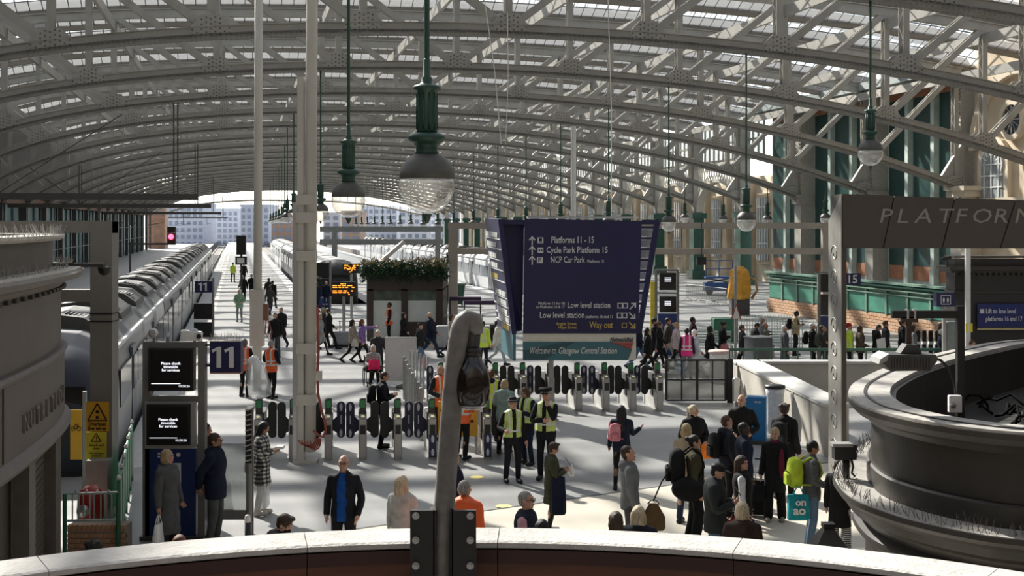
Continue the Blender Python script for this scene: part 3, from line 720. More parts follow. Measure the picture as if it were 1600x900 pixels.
for py in (376, 391, 406.5): arrow(831.5, py, 0, M_letter)
arrow(989, 478, 45, M_letter); arrow(988, 493.5, 135, M_letter); arrow(988, 508.5, 135, M_gold)
def pict(px, py, w, h, m, kind):
    c = sp(px, py, -.003); mb = MB(); mb.box(c.x-w/2, -.005, c.z-h/2, c.x+w/2, 0, c.z+h/2); o = mb.build('pictogram', m, fp)
    mb = MB()
    if kind == 'train': mb.box(c.x-.04, -.009, c.z-.03, c.x+.04, -.004, c.z+.06); mb.box(c.x-.05, -.009, c.z-.06, c.x+.05, -.004, c.z-.045)
    elif kind == 'bike': mb.box(c.x-.05, -.009, c.z-.02, c.x-.01, -.004, c.z+.02); mb.box(c.x+.01, -.009, c.z-.02, c.x+.05, -.004, c.z+.02)
    elif kind == 'lift': mb.box(c.x-w*.4, -.009, c.z-.05, c.x-w*.08, -.004, c.z+.05); mb.box(c.x+w*.08, -.009, c.z-.05, c.x+w*.4, -.004, c.z+.05)
    else: mb.box(c.x-.045, -.009, c.z-.05, c.x+.045, -.004, c.z+.05)
    if kind != 'P': mb.build('symbol', M_navy, o)
    else: text('letter', 'P', .17, M_navy, o, c+Vector((-.05, -.007, -.055)))
pict(844.5, 375.5, .15, .15, M_letter, 'train'); pict(844.5, 391, .15, .14, M_letter, 'bike'); pict(843.5, 406.5, .15, .15, M_letter, 'P')
pict(973, 477.5, .27, .14, M_letter, 'lift'); pict(972, 493, .27, .14, M_letter, 'lift'); pict(975.5, 508.5, .13, .14, M_gold, 'box')
for px, py in ((907, 506), (913.5, 506)): pict(px, py, .08, .06, M_gold, 'none')
# left face, receding
l0, l1 = Vector((-.36, 0, 0)), Vector((-.77, 2.9, 0)); off = Vector((-sg.location.x, 0, 0))
Lq = [l1+off+Vector((0, 0, 5.3)), l0+off+Vector((0, 0, 5.25)), l0+off+Vector((.36, 0, 2.29)), l1+off+Vector((.37, -.1, 2.3))]
lp = plate('left_panel', Lq, M_navy, sg, .12)
def lpos(s, t, o=.02):      # s along the face (0 far, 1 near), t from top to bottom
    a = Lq[0].lerp(Lq[1], s); b = Lq[3].lerp(Lq[2], s); n_ = (Lq[1]-Lq[0]).cross(Lq[3]-Lq[0]).normalized(); return a.lerp(b, t)-n_*o
ang = math.atan2(l0.y-l1.y, l0.x-l1.x)
for i, (s, t, m, s0) in enumerate((('Platforms 1-10', .14, M_letter, .08), ('Platform 16', .23, M_letter, .08), ('Low level', .33, M_letter, .1), ('Concourse', .42, M_letter, .08), ('Way out', .52, M_gold, .12),
                              ('Argyle Street', .66, M_letter, .3), ('Hope Street', .74, M_letter, .3), ('Gordon Street', .82, M_letter, .25), ('Union Street', .89, M_letter, .25), ('Way out', .96, M_gold, .5))):
    if t in (.14, .23, .33, .42, .52, .66, .74, .82, .89):
        mb = MB(); mb.bar(lpos(.02, t+.035, .012), lpos(.98, t+.035, .012), .02, .02); mb.build('divider', M_letter, lp)
    textbars('print_line', lp, lpos(s0, t, .014), lpos(min(.92, s0+.055*len(s)), t, .014), .13, m, i)
    mb = MB(); mb.bar(lpos(max(0, s0-.07), t, .014), lpos(max(0, s0-.07)+.05, t, .014), .006, .15); mb.build('pictogram', m, lp)
plate('inner_frame', [Lq[1]+Vector((.02, .02, -.02)), sp(819, 345, .1), sp(816, 519, .1), Lq[2]+Vector((.02, .02, .02))], M_navy, sg, .03).location = (0, .35, 0)
# right face seen from behind: leaning frame and rungs
mb = MB(); a, b = sp(1028, 345, .15), sp(999, 521, .15)
mb.bar(a, b, .17, .14); mb.build('right_frame', M_navy, sg)
mb = MB(); mb.bar(sp(1034, 347, .9), sp(1005, 519, .9), .1, .1); mb.build('right_frame', M_navy, sg)
for k in range(10):
    t = (k+.6)/10.3; mb = MB(); y = 345+176*t; mb.bar(sp(1003-6*t, y, .1), sp(1028-29*t, y, .1), .05, .06); mb.build('rung', M_navy, sg)
    mb = MB(); mb.add([sp(1003-6*t, y+3, .5), sp(1026-29*t, y+3, .5), sp(1026-29*t-1, y+14, .5), sp(1003-6*t, y+14, .5)], [(0, 1, 2, 3)]); mb.build('louvre', mat('light_louvre', (.55, .57, .60), .5), sg) if t < .72 else None
mb = MB(); mb.bar(sp(1003, 347, .1), sp(1030, 347, .1), .14, .12); mb.bar(sp(779, 347, .3), sp(820, 347, .3), .2, .12); mb.bar(sp(784, 351, 2.3), sp(1000, 351, 2.3), .12, .12); mb.build('top_rail', M_navy, sg)
mb = MB(); mb.box(sp(824, 0).x, .2, 5.28, sp(1000, 0).x, 1.2, 5.33); mb.build('top_cover', M_white, sg)
# welcome board
wb = plate('welcome_board', [sp(817, 521, .02), sp(994, 521, .02), sp(994, 563, .02), sp(817, 563, .02)], mat('board_cream', (.74, .70, .60), .5, var=.05), sg, .1)
M_tealb = mat('board_teal', (.06, .17, .20), .45, var=.12, scale=1.2)
mb = MB(); pl = [(817, 534), (955, 534), (988, 545), (981, 563), (817, 563)]
mb.prism([(sp(*p).x, sp(*p).z) for p in pl], .005, .02); mb.build('teal_field', M_tealb, wb)
mb = MB(); pl = [(817, 548), (880, 534), (900, 534), (850, 563), (817, 563)]; mb.prism([(sp(*p).x, sp(*p).z) for p in pl], .002, .006); mb.build('teal_band', mat('board_teal_dark', (.035, .095, .115), .45), wb)
text('lettering', 'Welcome to', .245, M_letter, wb, sp(827, 552.5, 0), shear=.22, width=42*Ys/F); text('lettering', 'Glasgow Central Station', .235, M_letter, wb, sp(872, 552.5, 0), shear=.22, bold=.003, width=92*Ys/F)
text('lettering', 'NetworkRail', .17, mat('board_black', (.02, .02, .03), .5, var=0), wb, sp(953, 534, 0), shear=.25, bold=.003, width=37*Ys/F)
M_nrred = mat('board_red', (.45, .05, .05), .5, var=0)
for pl in ([(955, 535.5), (990, 535.5), (989, 538), (961, 537.5)], [(964, 538.5), (989, 539), (987, 541.5), (970, 540.5)], [(973, 541.5), (987, 542.5), (985, 545), (980, 544)]):
    mb = MB(); mb.prism([(sp(*p).x, sp(*p).z) for p in pl], -.006, .006); mb.build('logo_stripe', M_nrred, wb)
lb = plate('side_board', [Lq[3]+Vector((.1, -.5, 0)), Lq[2]+Vector((.02, -.02, 0)), Lq[2]+Vector((.02, -.02, -.68)), Lq[3]+Vector((.1, -.5, -.66))], M_tealb, sg, .08)
mb = MB(); mb.box(sp(858, 0).x, .5, 0, sp(866, 0).x, .64, 2.4); mb.build('post', M_grey, sg)
mb = MB(); mb.box(sp(852, 0).x, .4, 0, sp(872, 0).x, .74, .05); mb.build('base_plate', M_grey, sg)
# ---------------------------------------------------------------- round kiosk beside platform 11 (shade side)
M_taupe = mat('taupe_render', (.155, .135, .118), .6, var=.10, scale=1.5, stretch=(1, 1, .25))
M_taupe2 = mat('taupe_moulding', (.19, .172, .152), .6, var=.1)
M_ledge = mat('dusty_ledge', (.52, .49, .44), .9, var=.25, scale=10, bump=.2)
M_spike = mat('spike_wire', (.42, .41, .38), .4, .5, var=.1)
M_shut = mat('roller_shutter', (.13, .115, .10), .5, .2, var=.1)
def spikes(parent, rows, step, h, r=.004, tilt=.35, seed=1, m=None):
    """bird deterrent wires along path rows: list of (path, offset, z)"""
    rg = random.Random(seed); mb = MB()
    for path, off, z in rows:
        L = 0; prev = None
        for i in range(len(path)-1):
            p, rt, up = path[i]; q_ = path[i+1][0]; seg = (q_-p).length; n = max(1, int(seg/step))
            for k in range(n):
                b = p.lerp(q_, k/n)+rt*(off+rg.uniform(-.04, .04)); d = Vector((rg.uniform(-tilt, tilt), rg.uniform(-tilt, tilt), 1)).normalized()
                t = b+Vector((0, 0, z))+d*h*rg.uniform(.7, 1.15); mb.tube([b+Vector((0, 0, z)), t], [r, r*.6], 3, False)
    o = mb.build('bird_spikes', m or M_spike, parent); o['kind'] = 'stuff'; return o
plan = [(-5.9, 12.2), (-5.95, 13.5), (-6.05, 15.0), (-6.4, 17.4), (-6.85, 19.4), (-7.45, 20.8), (-8.6, 21.8), (-10.5, 22.2), (-13.5, 21.0), (-15, 17.5), (-14, 13.5), (-11, 11.2), (-8, 10.9), (-6.5, 11.4)]
pa = offset_path(list(reversed(plan)), True, 0, 6)     # outward is to the right of travel
if (pa[0][1]).dot(pa[0][0]-Vector((-10, 16.5, 0))) < 0: pa = [(p, -n_, u_) for p, n_, u_ in pa]
kl = empty('round_kiosk', (0, 0, 0)); tag(kl, 'taupe rounded kiosk with stepped cornices and roller shutter beside the yellow warning signs', 'kiosk')
def ringm(name, prof_, m, parent=kl, path=None, smooth=True):
    mb = MB(); mb.smooth = False; mb.sweep(path or pa, prof_, closed=True); return mb.build(name, m, parent)
ringm('upper_drum', [(-.35, 4.4), (-.12, 4.4), (-.12, 4.93), (-.35, 4.93)], M_taupe)
ringm('top_rim', [(-.5, 4.90), (0.0, 4.90), (.05, 4.94), (.05, 4.98), (-.5, 4.98)], M_ledge)
ringm('cornice', [(-.3, 4.22), (.02, 4.22), (.10, 4.30), (.30, 4.36), (.34, 4.44), (.30, 4.48), (-.3, 4.48)], M_taupe2)
ringm('cornice_ledge', [(-.3, 4.48), (.30, 4.48), (.30, 4.495), (-.3, 4.495)], M_ledge)
ringm('wall', [(-.3, 2.9), (0, 2.9), (0, 4.25), (-.3, 4.25)], M_taupe)
ringm('band', [(-.3, 3.20), (.06, 3.20), (.10, 3.26), (.06, 3.30), (-.3, 3.30)], M_taupe2)
ringm('sign_wall', [(-.3, 2.25), (.05, 2.25), (.05, 3.2), (-.3, 3.2)], M_taupe)
ringm('lower_moulding', [(-.3, 2.1), (.12, 2.1), (.16, 2.16), (.12, 2.24), (.05, 2.28), (-.3, 2.28)], M_taupe2)
ringm('inner_wall', [(-.5, 0), (-.3, 0), (-.3, 2.3), (-.5, 2.3)], M_shut)
mb = MB(); mb.add([p-n_*.3+Vector((0, 0, 4.85)) for p, n_, u_ in pa], [tuple(range(len(pa)))]); mb.build('roof', M_dark, kl)
spikes(kl, [(pa[:40], .18, 4.49), (pa[:40], .10, 4.49), (pa[:40], .02, 4.98), (pa[:40], -.06, 4.98), (pa[40:], .1, 4.49), (pa[40:], 0, 4.98)], .055, .16, .004, .5, 3)
# dentil dots under the cornice
mb = MB()
for p, n_, u_ in pa:
    q_ = p+n_*.02; mb.cbox((q_.x, q_.y, 4.19), (.09, .09, .05))
mb.build('dentils', M_dark, kl)['kind'] = 'stuff'
# shutters, one slat after another, between posts
vis = [(p, n_) for p, n_, u_ in pa if p.x > -9.5 and p.y > 11.5]
vis.sort(key=lambda t: t[0].y)
def kiosk_pt(y, d=0.0):
    for (p0, n0), (p1, n1) in zip(vis, vis[1:]):
        if p0.y <= y <= p1.y: t = (y-p0.y)/max(1e-6, p1.y-p0.y); return p0.lerp(p1, t)+n0.lerp(n1, t)*d, n0.lerp(n1, t).normalized()
    return vis[-1]
sh = empty('shutter', (0, 0, 0), 0, kl)
for k in range(20):
    z = .05+k*.105; mb = MB(); a, _ = kiosk_pt(17.2, -.22); b, _ = kiosk_pt(19.0, -.22); mb.bar((a.x, a.y, z+.05), (b.x, b.y, z+.05), .05, .09); mb.build('slat', M_shut, sh)
for y in (13.2, 16.9, 19.25):
    a, _ = kiosk_pt(y, -.12); mb = MB(); mb.cbox((a.x, a.y, 1.06), (.22, .22, 2.12)); mb.build('post', M_taupe2, kl)
a, n_ = kiosk_pt(15.1, .055); mb = MB(); mb.cbox((a.x, a.y, 2.75), (.02, .02, .9)); mb.build('panel_joint', M_black, kl)
for i, ch in enumerate('NUTRITION'):
    y = 16.0+i*.345; a, n_ = kiosk_pt(y, .055); text('letter', ch, .34, M_taupe2, kl, (a.x, a.y, 2.52), (R(90), 0, math.atan2(n_.x, -n_.y)), .03)
# cctv arm on its cornice
c = empty('security_camera', at(112, 414, 19.6)); tag(c, 'flat bracket arm with small dome camera on the round kiosk cornice', 'camera')
mb = MB(); mb.box(-.35, -.05, -.03, .5, .05, .03); mb.build('arm', M_dark, c)
mb = MB(); mb.smooth = True; mb.lathe([(.02, -.14), (.08, -.1), (.1, -.03), (.1, 0)], 14, (.5, 0, -.03)); mb.build('dome', M_black, c)
# ---------------------------------------------------------------- grey gantry with warning signs
M_gant = mat('gantry_taupe', (.23, .215, .19), .55, var=.08, scale=2)
Yg = 22.5
def GX(px): return (px-800)/F*Yg
def GZ(py): return H-(py-YH)/F*Yg
ga_ = empty('portal_gantry', (GX(163), Yg, 0)); tag(ga_, 'taupe steel portal frame carrying yellow overhead wire warnings', 'gantry')
gx = lambda px: GX(px)-GX(163)
mb = MB(); mb.box(gx(146), -.18, 0, gx(180), .18, GZ(346)); mb.build('post', M_gant, ga_)
mb = MB(); mb.box(gx(-130), -.17, GZ(364), gx(180), .17, GZ(345)); mb.build('top_beam', M_gant, ga_)
mb = MB(); mb.box(gx(-60), -.15, GZ(471), gx(146), .15, GZ(452)); mb.build('lower_beam', M_gant, ga_)
mb = MB(); mb.box(gx(146), -.2, 0, gx(181), .2, .06); mb.build('base_plate', M_gant, ga_)
for py in (489, 501): mb = MB(); mb.box(gx(145), -.20, GZ(py)-.01, gx(181), .20, GZ(py)+.01); mb.build('strap', M_black, ga_)
M_ysign = mat('warning_orange', (.72, .40, .03), .5, var=.05); M_ysign2 = mat('warning_yellow', (.76, .66, .05), .5, var=.05)
def gp(px, py, dy=-.2): return Vector((GX(px), Yg+dy, GZ(py)))
def signplate(name, x0, y0, x1, y1, m, label, cat='sign', Y=None):
    a, b = (gp(x0, y1), gp(x1, y0)) if Y is None else (at(x0, y1, Y), at(x1, y0, Y))
    e = empty(name, (a.x, a.y, a.z)); tag(e, label, cat); mb = MB(); mb.box(0, -.012, 0, b.x-a.x, 0, b.z-a.z); mb.build('plate', m, e); return e, b.x-a.x, b.z-a.z
e, w, h = signplate('warning_sign', 140.5, 625, 176, 671, M_ysign, 'orange sign with black triangle reading Overhead live wires')
mb = MB(); cx, r = w/2, .155
for k in range(3):
    P3 = [(cx-.165, h*.36), (cx+.165, h*.36), (cx, h*.94)]; a, b = P3[k], P3[(k+1) % 3]; mb.bar((a[0], -.014, a[1]), (b[0], -.014, b[1]), .022, .01, (0, 1, 0))
mb.build('triangle', M_black, e)
mb = MB(); mb.lathe([(.03, -.003), (.03, .003)], 10); o = mb.build('symbol', M_black, e, (cx, -.014, h*.66)); o.rotation_euler = (R(90), 0, 0)
mb = MB(); mb.prism([(cx-.03, h*.43), (cx+.035, h*.43), (cx+.01, h*.48), (cx+.03, h*.52), (cx-.025, h*.52)], -.016, -.012); mb.build('symbol', M_black, e)
text('lettering', 'Overhead', .095, M_black, e, (.045, -.013, h*.19), width=.31, bold=.002); text('lettering', 'live wires', .095, M_black, e, (.035, -.013, h*.04), width=.32, bold=.002)
e, w, h = signplate('warning_sign', 140.5, 672, 172.5, 715, M_ysign2, 'yellow sign with warning triangle reading Stand well clear'); cx = w/2
mb = MB()
for k in range(3):
    P3 = [(cx-.085, h*.66), (cx+.085, h*.66), (cx, h*.95)]; a, b = P3[k], P3[(k+1) % 3]; mb.bar((a[0], -.014, a[1]), (b[0], -.014, b[1]), .014, .01, (0, 1, 0))
mb.build('triangle', M_black, e); text('lettering', '!', .1, M_black, e, (cx, -.013, h*.69), align='CENTER')
for s, z, sz in (('Stand well', .49, .062), ('clear', .37, .062), ('Make passengers', .22, .038), ('off the train', .12, .038)): text('lettering', s, sz, M_black, e, (cx, -.013, h*z), align='CENTER')
e, w, h = signplate('notice_sign', 140, 716, 172, 756, M_navy, 'navy notice with white pictograms and small white text under the yellow signs'); cx = w/2
mb = MB(); mb.box(0, -.013, 0, w, -.011, h*.09); mb.build('blue_strip', mat('pale_blue', (.2, .38, .5), .5), e)
for k in range(3):
    mb = MB(); x = w*(.2+.3*k); mb.prism([(x-.03, h*.78), (x+.03, h*.78), (x+.012, h*.86), (x+.012, h*.95), (x-.012, h*.95), (x-.014, h*.86)], -.014, -.011); mb.build('pictogram', M_letter, e)
text('lettering', 'SAFETY REMINDER', .042, M_letter, e, (.025, -.013, h*.66), width=.29)
for i in range(5): textbars('print_line', e, (.03, -.014, h*(.58-.075*i-(.06 if i > 3 else 0))), (.33-.05*(i % 3), -.014, h*(.58-.075*i-(.06 if i > 3 else 0))), .016, M_letter, i)
# orange cycle sign, beyond
e, w, h = signplate('cycle_sign', 110, 640, 128, 718, M_ysign, 'orange panel with black bicycle symbol behind the post', Y=24.5)
mb = MB()
for x in (.055, .17):
    for k in range(12): a, b = 2*math.pi*k/12, 2*math.pi*(k+1)/12; mb.bar((x+.04*math.cos(a), -.014, h*.62+.04*math.sin(a)), (x+.04*math.cos(b), -.014, h*.62+.04*math.sin(b)), .01, .008, (0, 1, 0))
for a, b in (((.055, .0), (.1, .07)), ((.1, .07), (.15, .07)), ((.15, .07), (.17, .0)), ((.055, .0), (.12, .0)), ((.12, 0), (.15, .07)), ((.15, .07), (.15, .1)), ((.1, .07), (.09, .1))): mb.bar((a[0], -.014, h*.62+a[1]), (b[0], -.014, h*.62+b[1]), .01, .008, (0, 1, 0))
mb.build('symbol', M_black, e)
mb = MB(); a = at(130, 620, 24.5); mb.box(.235, -.02, -1.0, .30, .05, h+.35); mb.build('post', M_grey, e)
# ---------------------------------------------------------------- PLATFORM gantry
M_port = mat('bronze_portal', (.088, .076, .062), .5, var=.08, scale=2)
M_portside = mat('silver_carved_side', (.30, .29, .265), .42, .3, var=.1)
Yt = 25.0
def tx(px): return (px-800)/F*Yt
def tz(py): return H-(py-YH)/F*Yt
pg = empty('platform_gantry', (tx(1319), Yt, 0)); tag(pg, 'bronze portal with sunk PLATFORMS lettering and carved side post', 'gantry')
ox = tx(1319)
js_ = [1316, 1397.5, 1492, 1587, 1682, 1777]; je = [1316, 1380, 1472, 1563, 1655, 1777]
for k in range(5):
    mb = MB(); g = .012
    mb.prism([(tx(je[k])-ox+g, tz(388)), (tx(je[k+1])-ox-g, tz(388)), (tx(js_[k+1])-ox-g, tz(303+k*3.2+3)), (tx(js_[k])-ox+g, tz(303+k*3.2))], 0, .9); mb.build('fascia_panel', M_port, pg)
mb = MB(); mb.box(tx(1318)-ox, .03, tz(386), tx(1777)-ox, .85, tz(320)); mb.build('core', M_black, pg)
mb = MB(); mb.prism([(0-.045, 0), (.05, 0), (.05, tz(330)), (-.045, tz(303))], .02, .12, 'y'); mb.box(-.04, .12, 0, .05, 1.0, tz(345)); mb.build('post', M_port, pg)
mb = MB(); mb.add([(-.06, 0, 0), (-.06, 1.0, 0), (-.06, 1.0, tz(345)), (-.06, 0, tz(303)), (-.04, 0, 0), (-.04, 1.0, 0), (-.04, 1.0, tz(345)), (-.04, 0, tz(303))], [(0, 1, 2, 3), (7, 6, 5, 4), (0, 4, 5, 1), (1, 5, 6, 2), (2, 6, 7, 3), (3, 7, 4, 0)]); sd_ = mb.build('carved_side', M_portside, pg)
for i in range(9):
    mb = MB(); z = .7+i*.48
    mb.tube([(-.062, .5+.28*math.cos(t)*(1-t/9), z+.2*math.sin(t)*(1-t/9)) for t in [k*.55 for k in range(13)]], .014, 5); mb.build('scroll', M_portside, sd_)
for i, (ch, px) in enumerate(zip('PLATFORMS', (1372, 1399, 1428, 1463, 1490, 1516, 1550, 1583, 1617))):
    text('letter', ch, .40, mat('letter_bronze', (.32, .30, .26), .5, var=.05), pg, (tx(px)-ox, -.004, tz(348)), (R(90), 0, 0), .004, shear=.18, sx=1.25)
mb = MB(); mb.box(tx(1760)-ox, 0, 0, tx(1777)-ox, .9, tz(388)); mb.build('post', M_port, pg)
# ---------------------------------------------------------------- big curved kiosk with open rim
M_kbrown = mat('dark_bronze_panel', (.026, .022, .018), .45, var=.10, scale=1.5, stretch=(1, 1, .25))
M_kmould = mat('dark_bronze_moulding', (.042, .037, .031), .42, var=.1)
M_rim = mat('dusty_rim', (.40, .38, .35), .8, var=.2, scale=9, bump=.2)
plan2 = [(8.2, 20.4), (6.6, 18.9), (5.02, 16.74), (4.13, 15.16), (3.75, 14.18), (3.62, 13.5), (3.6, 12.89), (3.72, 12.4), (3.9, 12.0), (4.2, 11.6), (4.55, 11.35), (5.8, 10.75), (8, 10.4), (11, 11.2), (13, 14), (13, 18), (11, 20.8)]
pb = offset_path(plan2, True, 0, 6)
if (pb[40][1]).dot(pb[40][0]-Vector((8.5, 15.5, 0))) < 0: pb = [(p, -n_, u_) for p, n_, u_ in pb]
kr = empty('curved_kiosk', (0, 0, 0)); tag(kr, 'dark bronze curved kiosk with open dusty rim and spiked ledge', 'kiosk')
rk = lambda nm_, pf, m: ringm(nm_, pf, m, kr, pb)
rk('rim', [(-.42, 3.24), (-.02, 3.24), (.02, 3.27), (.02, 3.30), (-.42, 3.30)], M_rim)
rk('rim_moulding', [(-.25, 3.06), (-.16, 3.06), (-.1, 3.12), (-.02, 3.16), (.03, 3.22), (.03, 3.27), (-.02, 3.285), (-.25, 3.24)], M_kmould)
rk('rim_groove', [(-.17, 3.30), (-.14, 3.30), (-.14, 3.312), (-.17, 3.312)], M_kmould); 
rk('drum', [(-.36, 2.35), (-.22, 2.35), (-.22, 3.1), (-.36, 3.1)], M_kbrown)
rk('inner_wall', [(-.48, 2.5), (-.36, 2.5), (-.36, 3.25), (-.48, 3.25)], M_kbrown)
rk('plinth_band', [(-.36, 2.36), (-.17, 2.36), (-.17, 2.58), (-.19, 2.60), (-.36, 2.60)], M_kmould)
rk('ledge', [(-.4, 2.36), (.17, 2.36), (.17, 2.385), (-.4, 2.385)], M_rim)
rk('ledge_moulding', [(-.4, 2.02), (-.1, 2.02), (-.06, 2.1), (.06, 2.16), (.08, 2.24), (.16, 2.29), (.19, 2.33), (.18, 2.375), (.14, 2.38), (-.4, 2.36)], M_kmould)
rk('lower_moulding', [(-.4, 1.86), (-.08, 1.86), (-.02, 1.92), (-.03, 1.97), (-.12, 2.03), (-.4, 2.03)], M_kmould)
rk('body', [(-.4, 0), (-.16, 0), (-.16, 1.9), (-.4, 1.9)], M_kbrown)
rk('base', [(-.4, 0), (-.03, 0), (-.06, .25), (-.16, .3), (-.4, .3)], M_kmould)
mb = MB(); mb.add([p-n_*.4+Vector((0, 0, 2.64)) for p, n_, u_ in pb], [tuple(range(len(pb)))]); mb.build('roof_deck', mat('roof_felt', (.02, .019, .017), .9), kr)
lo = [x for x in pb if x[0].x < 6.8]
spikes(kr, [(lo[i:], .10, 2.385) for i in (0,)]+[(lo, .14, 2.385), (lo, .05, 2.385)], .05, .13, .0035, .6, 5, mat('dark_spike_wire', (.12, .11, .10), .4, .5))
# loose cables on the roof deck
rg = random.Random(3)
for k in range(16):
    mb = MB(); mb.smooth = True; x, y = rg.uniform(6.0, 7.6), rg.uniform(15.2, 17.2); a = rg.uniform(0, 3.1); L = rg.uniform(.5, 1.2)
    mb.tube([(x+L*(t-.5)*math.cos(a)+.1*math.sin(7*t+k), y+L*(t-.5)*math.sin(a), 2.67+.22*math.sin(math.pi*t)*rg.random()+.03*k*t*(1-t)) for t in [i/8 for i in range(9)]], .018, 6)
    o = mb.build('loose_cable', mat('matt_cable', (.012, .011, .010), .95, var=.2, spec=.05)); tag(o, 'black cable lying in a tangle on the curved kiosk roof', 'cable', 'tangled cables on the kiosk roof')
# floodlight on its black T post
Yf = 12.6; fx = lambda px: (px-800)/F*Yf
fz = lambda py: H-(py-YH)/F*Yf
fe = empty('floodlight_stand', (fx(1500), Yf, 2.64)); tag(fe, 'black T-post with a floodlight hanging over the curved kiosk rim', 'floodlight')
L_ = lambda px, py, dy=0: Vector((fx(px)-fx(1500), dy, fz(py)-2.64))
mb = MB(); mb.box(-.035, -.035, 0, .035, .035, L_(0, 478).z); mb.build('post', M_black, fe)
mb = MB(); mb.box(L_(1393, 0).x, -.03, L_(0, 497).z, 0, .03, L_(0, 485).z); mb.build('arm', M_black, fe)
for px in (1417, 1428): mb = MB(); mb.box(L_(px-1.6, 0).x, -.036, L_(0, 498).z, L_(px+1.6, 0).x, .036, L_(0, 483).z); mb.build('u_bolt', M_silver, fe)
M_rust = mat('rusty_brown', (.06, .035, .025), .7, var=.3, scale=12)
mb = MB(); mb.box(L_(1408, 0).x, -.03, L_(0, 503).z, L_(1433, 0).x, .03, L_(0, 495).z); mb.cyl(L_(1420, 503), L_(1419, 545), .03, n=10); mb.build('hanger', M_rust, fe)
mb = MB(); mb.prism([(L_(1403, 0).x, L_(0, 551).z), (L_(1437, 0).x, L_(0, 551).z), (L_(1430, 0).x, L_(0, 538).z), (L_(1413, 0).x, L_(0, 537).z)], -.08, .08); mb.build('yoke', M_dark, fe)
lh = empty('lamp_head', L_(1413, 566), 0, fe)
mb = MB(); mb.prism([(-.28, .03), (-.20, .09), (.26, .09), (.28, .04), (.20, -.065), (-.18, -.07)], -.16, .16); mb.build('housing', M_dark, lh)
for k in range(14): mb = MB(); x = -.17+k*.028; mb.box(x, -.175, -.045, x+.008, -.155, .06); mb.build('fin', M_dark, lh)
mb = MB(); mb.prism([(-.30, .0), (-.28, .05), (-.2, .10), (-.22, .03)], -.17, .17); mb.build('visor', M_grey, lh)
mb = MB(); mb.smooth = True; mb.tube([L_(1453, 557), L_(1470, 563), L_(1483, 577), L_(1491, 598), L_(1492, 620)], .014, 8); mb.build('cable', M_black, fe)
mb = MB(); p, q_ = L_(1478, 642), L_(1498, 616); mb.rbox(p.x, -.10, p.z, q_.x, -.04, q_.z, .008); jb = mb.build('junction_box', M_white, fe)
mb = MB(); mb.smooth = True; mb.cyl((p.x+.035, -.10, p.z+.07), (p.x+.035, -.115, p.z+.07), .028, n=14); mb.build('cover', M_grey, jb)
# squat black camera on the ledge
ce = empty('ledge_camera', at(1322, 724, 13.9)); tag(ce, 'black hooded security camera on a stub post on the spiked ledge', 'camera'); k = 13.9/F
ce.location.z = 2.385
mb = MB(); mb.smooth = True; mb.cyl((0, 0, 0), (0, 0, 30*k), 5.5*k, n=12); mb.build('post', M_black, ce)
mb = MB(); mb.box(-20*k, -.07, 30*k, 14*k, .07, 53*k); mb.build('housing', M_black, ce); mb = MB(); mb.box(-23*k, -.08, 50*k, 8*k, .08, 55*k); mb.build('sunshield', M_grey, ce)
mb = MB(); mb.smooth = True; mb.tube([(8*k, 0, 32*k), (11*k, 0, 18*k), (9*k, 0, 8*k), (14*k, 0, 2*k)], .012, 6); mb.build('cable', M_black, ce)
# lantern with pyramid hood in front of it
le = empty('lantern', at(1294, 868, 16.2)); le.location.z = 0; k = 16.2/F; tag(le, 'black post lantern with pyramid hood beside the curved kiosk', 'lantern'); zl = H-(862-YH)*k
mb = MB(); mb.add([(-32*k, -.26, zl), (32*k, -.26, zl), (32*k, .26, zl), (-32*k, .26, zl), (-7*k, -.06, zl+38*k), (7*k, -.06, zl+38*k), (7*k, .06, zl+38*k), (-7*k, .06, zl+38*k)], [(0, 3, 2, 1), (4, 5, 6, 7), (0, 1, 5, 4), (1, 2, 6, 5), (2, 3, 7, 6), (3, 0, 4, 7)]); mb.build('hood', M_dark, le)
mb = MB(); mb.box(-9*k, -.08, zl+38*k, 9*k, .08, zl+45*k); mb.build('finial', M_black, le); mb = MB(); mb.box(-30*k, -.24, zl-.45, 30*k, .24, zl); mb.build('lamp_box', M_dark, le); mb = MB(); mb.cyl((0, 0, 0), (0, 0, zl-.45), .07, n=10); mb.build('post', M_dark, le)
# ---------------------------------------------------------------- stairwell wall
M_swall = mat('pale_stair_stone', (.47, .44, .385), .75, var=.08, scale=1.2)
M_swtop = mat('stair_coping', (.60, .585, .55), .7, var=.06)
sw = empty('wall_stairwell', (0, 0, 0)); tag(sw, 'pale stone wall around the stairwell beside the ticket gates', kind='structure')
A, B = Vector((6.42, 37.4, 0)), Vector((6.9, 28.3, 0)); Ln = 1.1
q4 = [A, B, B+Vector((.55, 0, 0)), A+Vector((.75, 0, 0))]
mb = MB(); mb.add([tuple(p) for p in q4]+[(p.x, p.y, Ln) for p in q4], [(0, 1, 2, 3), (7, 6, 5, 4)]+[(i, i+4, (i+1) % 4+4, (i+1) % 4) for i in range(4)]); mb.build('side_wall', M_swall, sw)
q5 = [p+Vector((dx, dy, 0)) for p, dx, dy in zip(q4, (-.03, -.03, .03, .03), (.02, -.03, -.03, .02))]
mb = MB(); mb.add([(p.x, p.y, Ln) for p in q5]+[(p.x, p.y, Ln+.07) for p in q5], [(0, 1, 2, 3), (7, 6, 5, 4)]+[(i, i+4, (i+1) % 4+4, (i+1) % 4) for i in range(4)]); mb.build('side_coping', M_swtop, sw)
mb = MB(); mb.box(7.15, 37.0, 0, 14.5, 37.4, Ln); mb.build('back_wall', M_swall, sw); mb = MB(); mb.box(7.15, 36.95, Ln, 14.5, 37.42, Ln+.07); mb.build('back_coping', M_swtop, sw)
mb = MB(); mb.box(14.0, 28.3, 0, 14.5, 37.0, Ln); mb.build('end_wall', M_swall, sw)
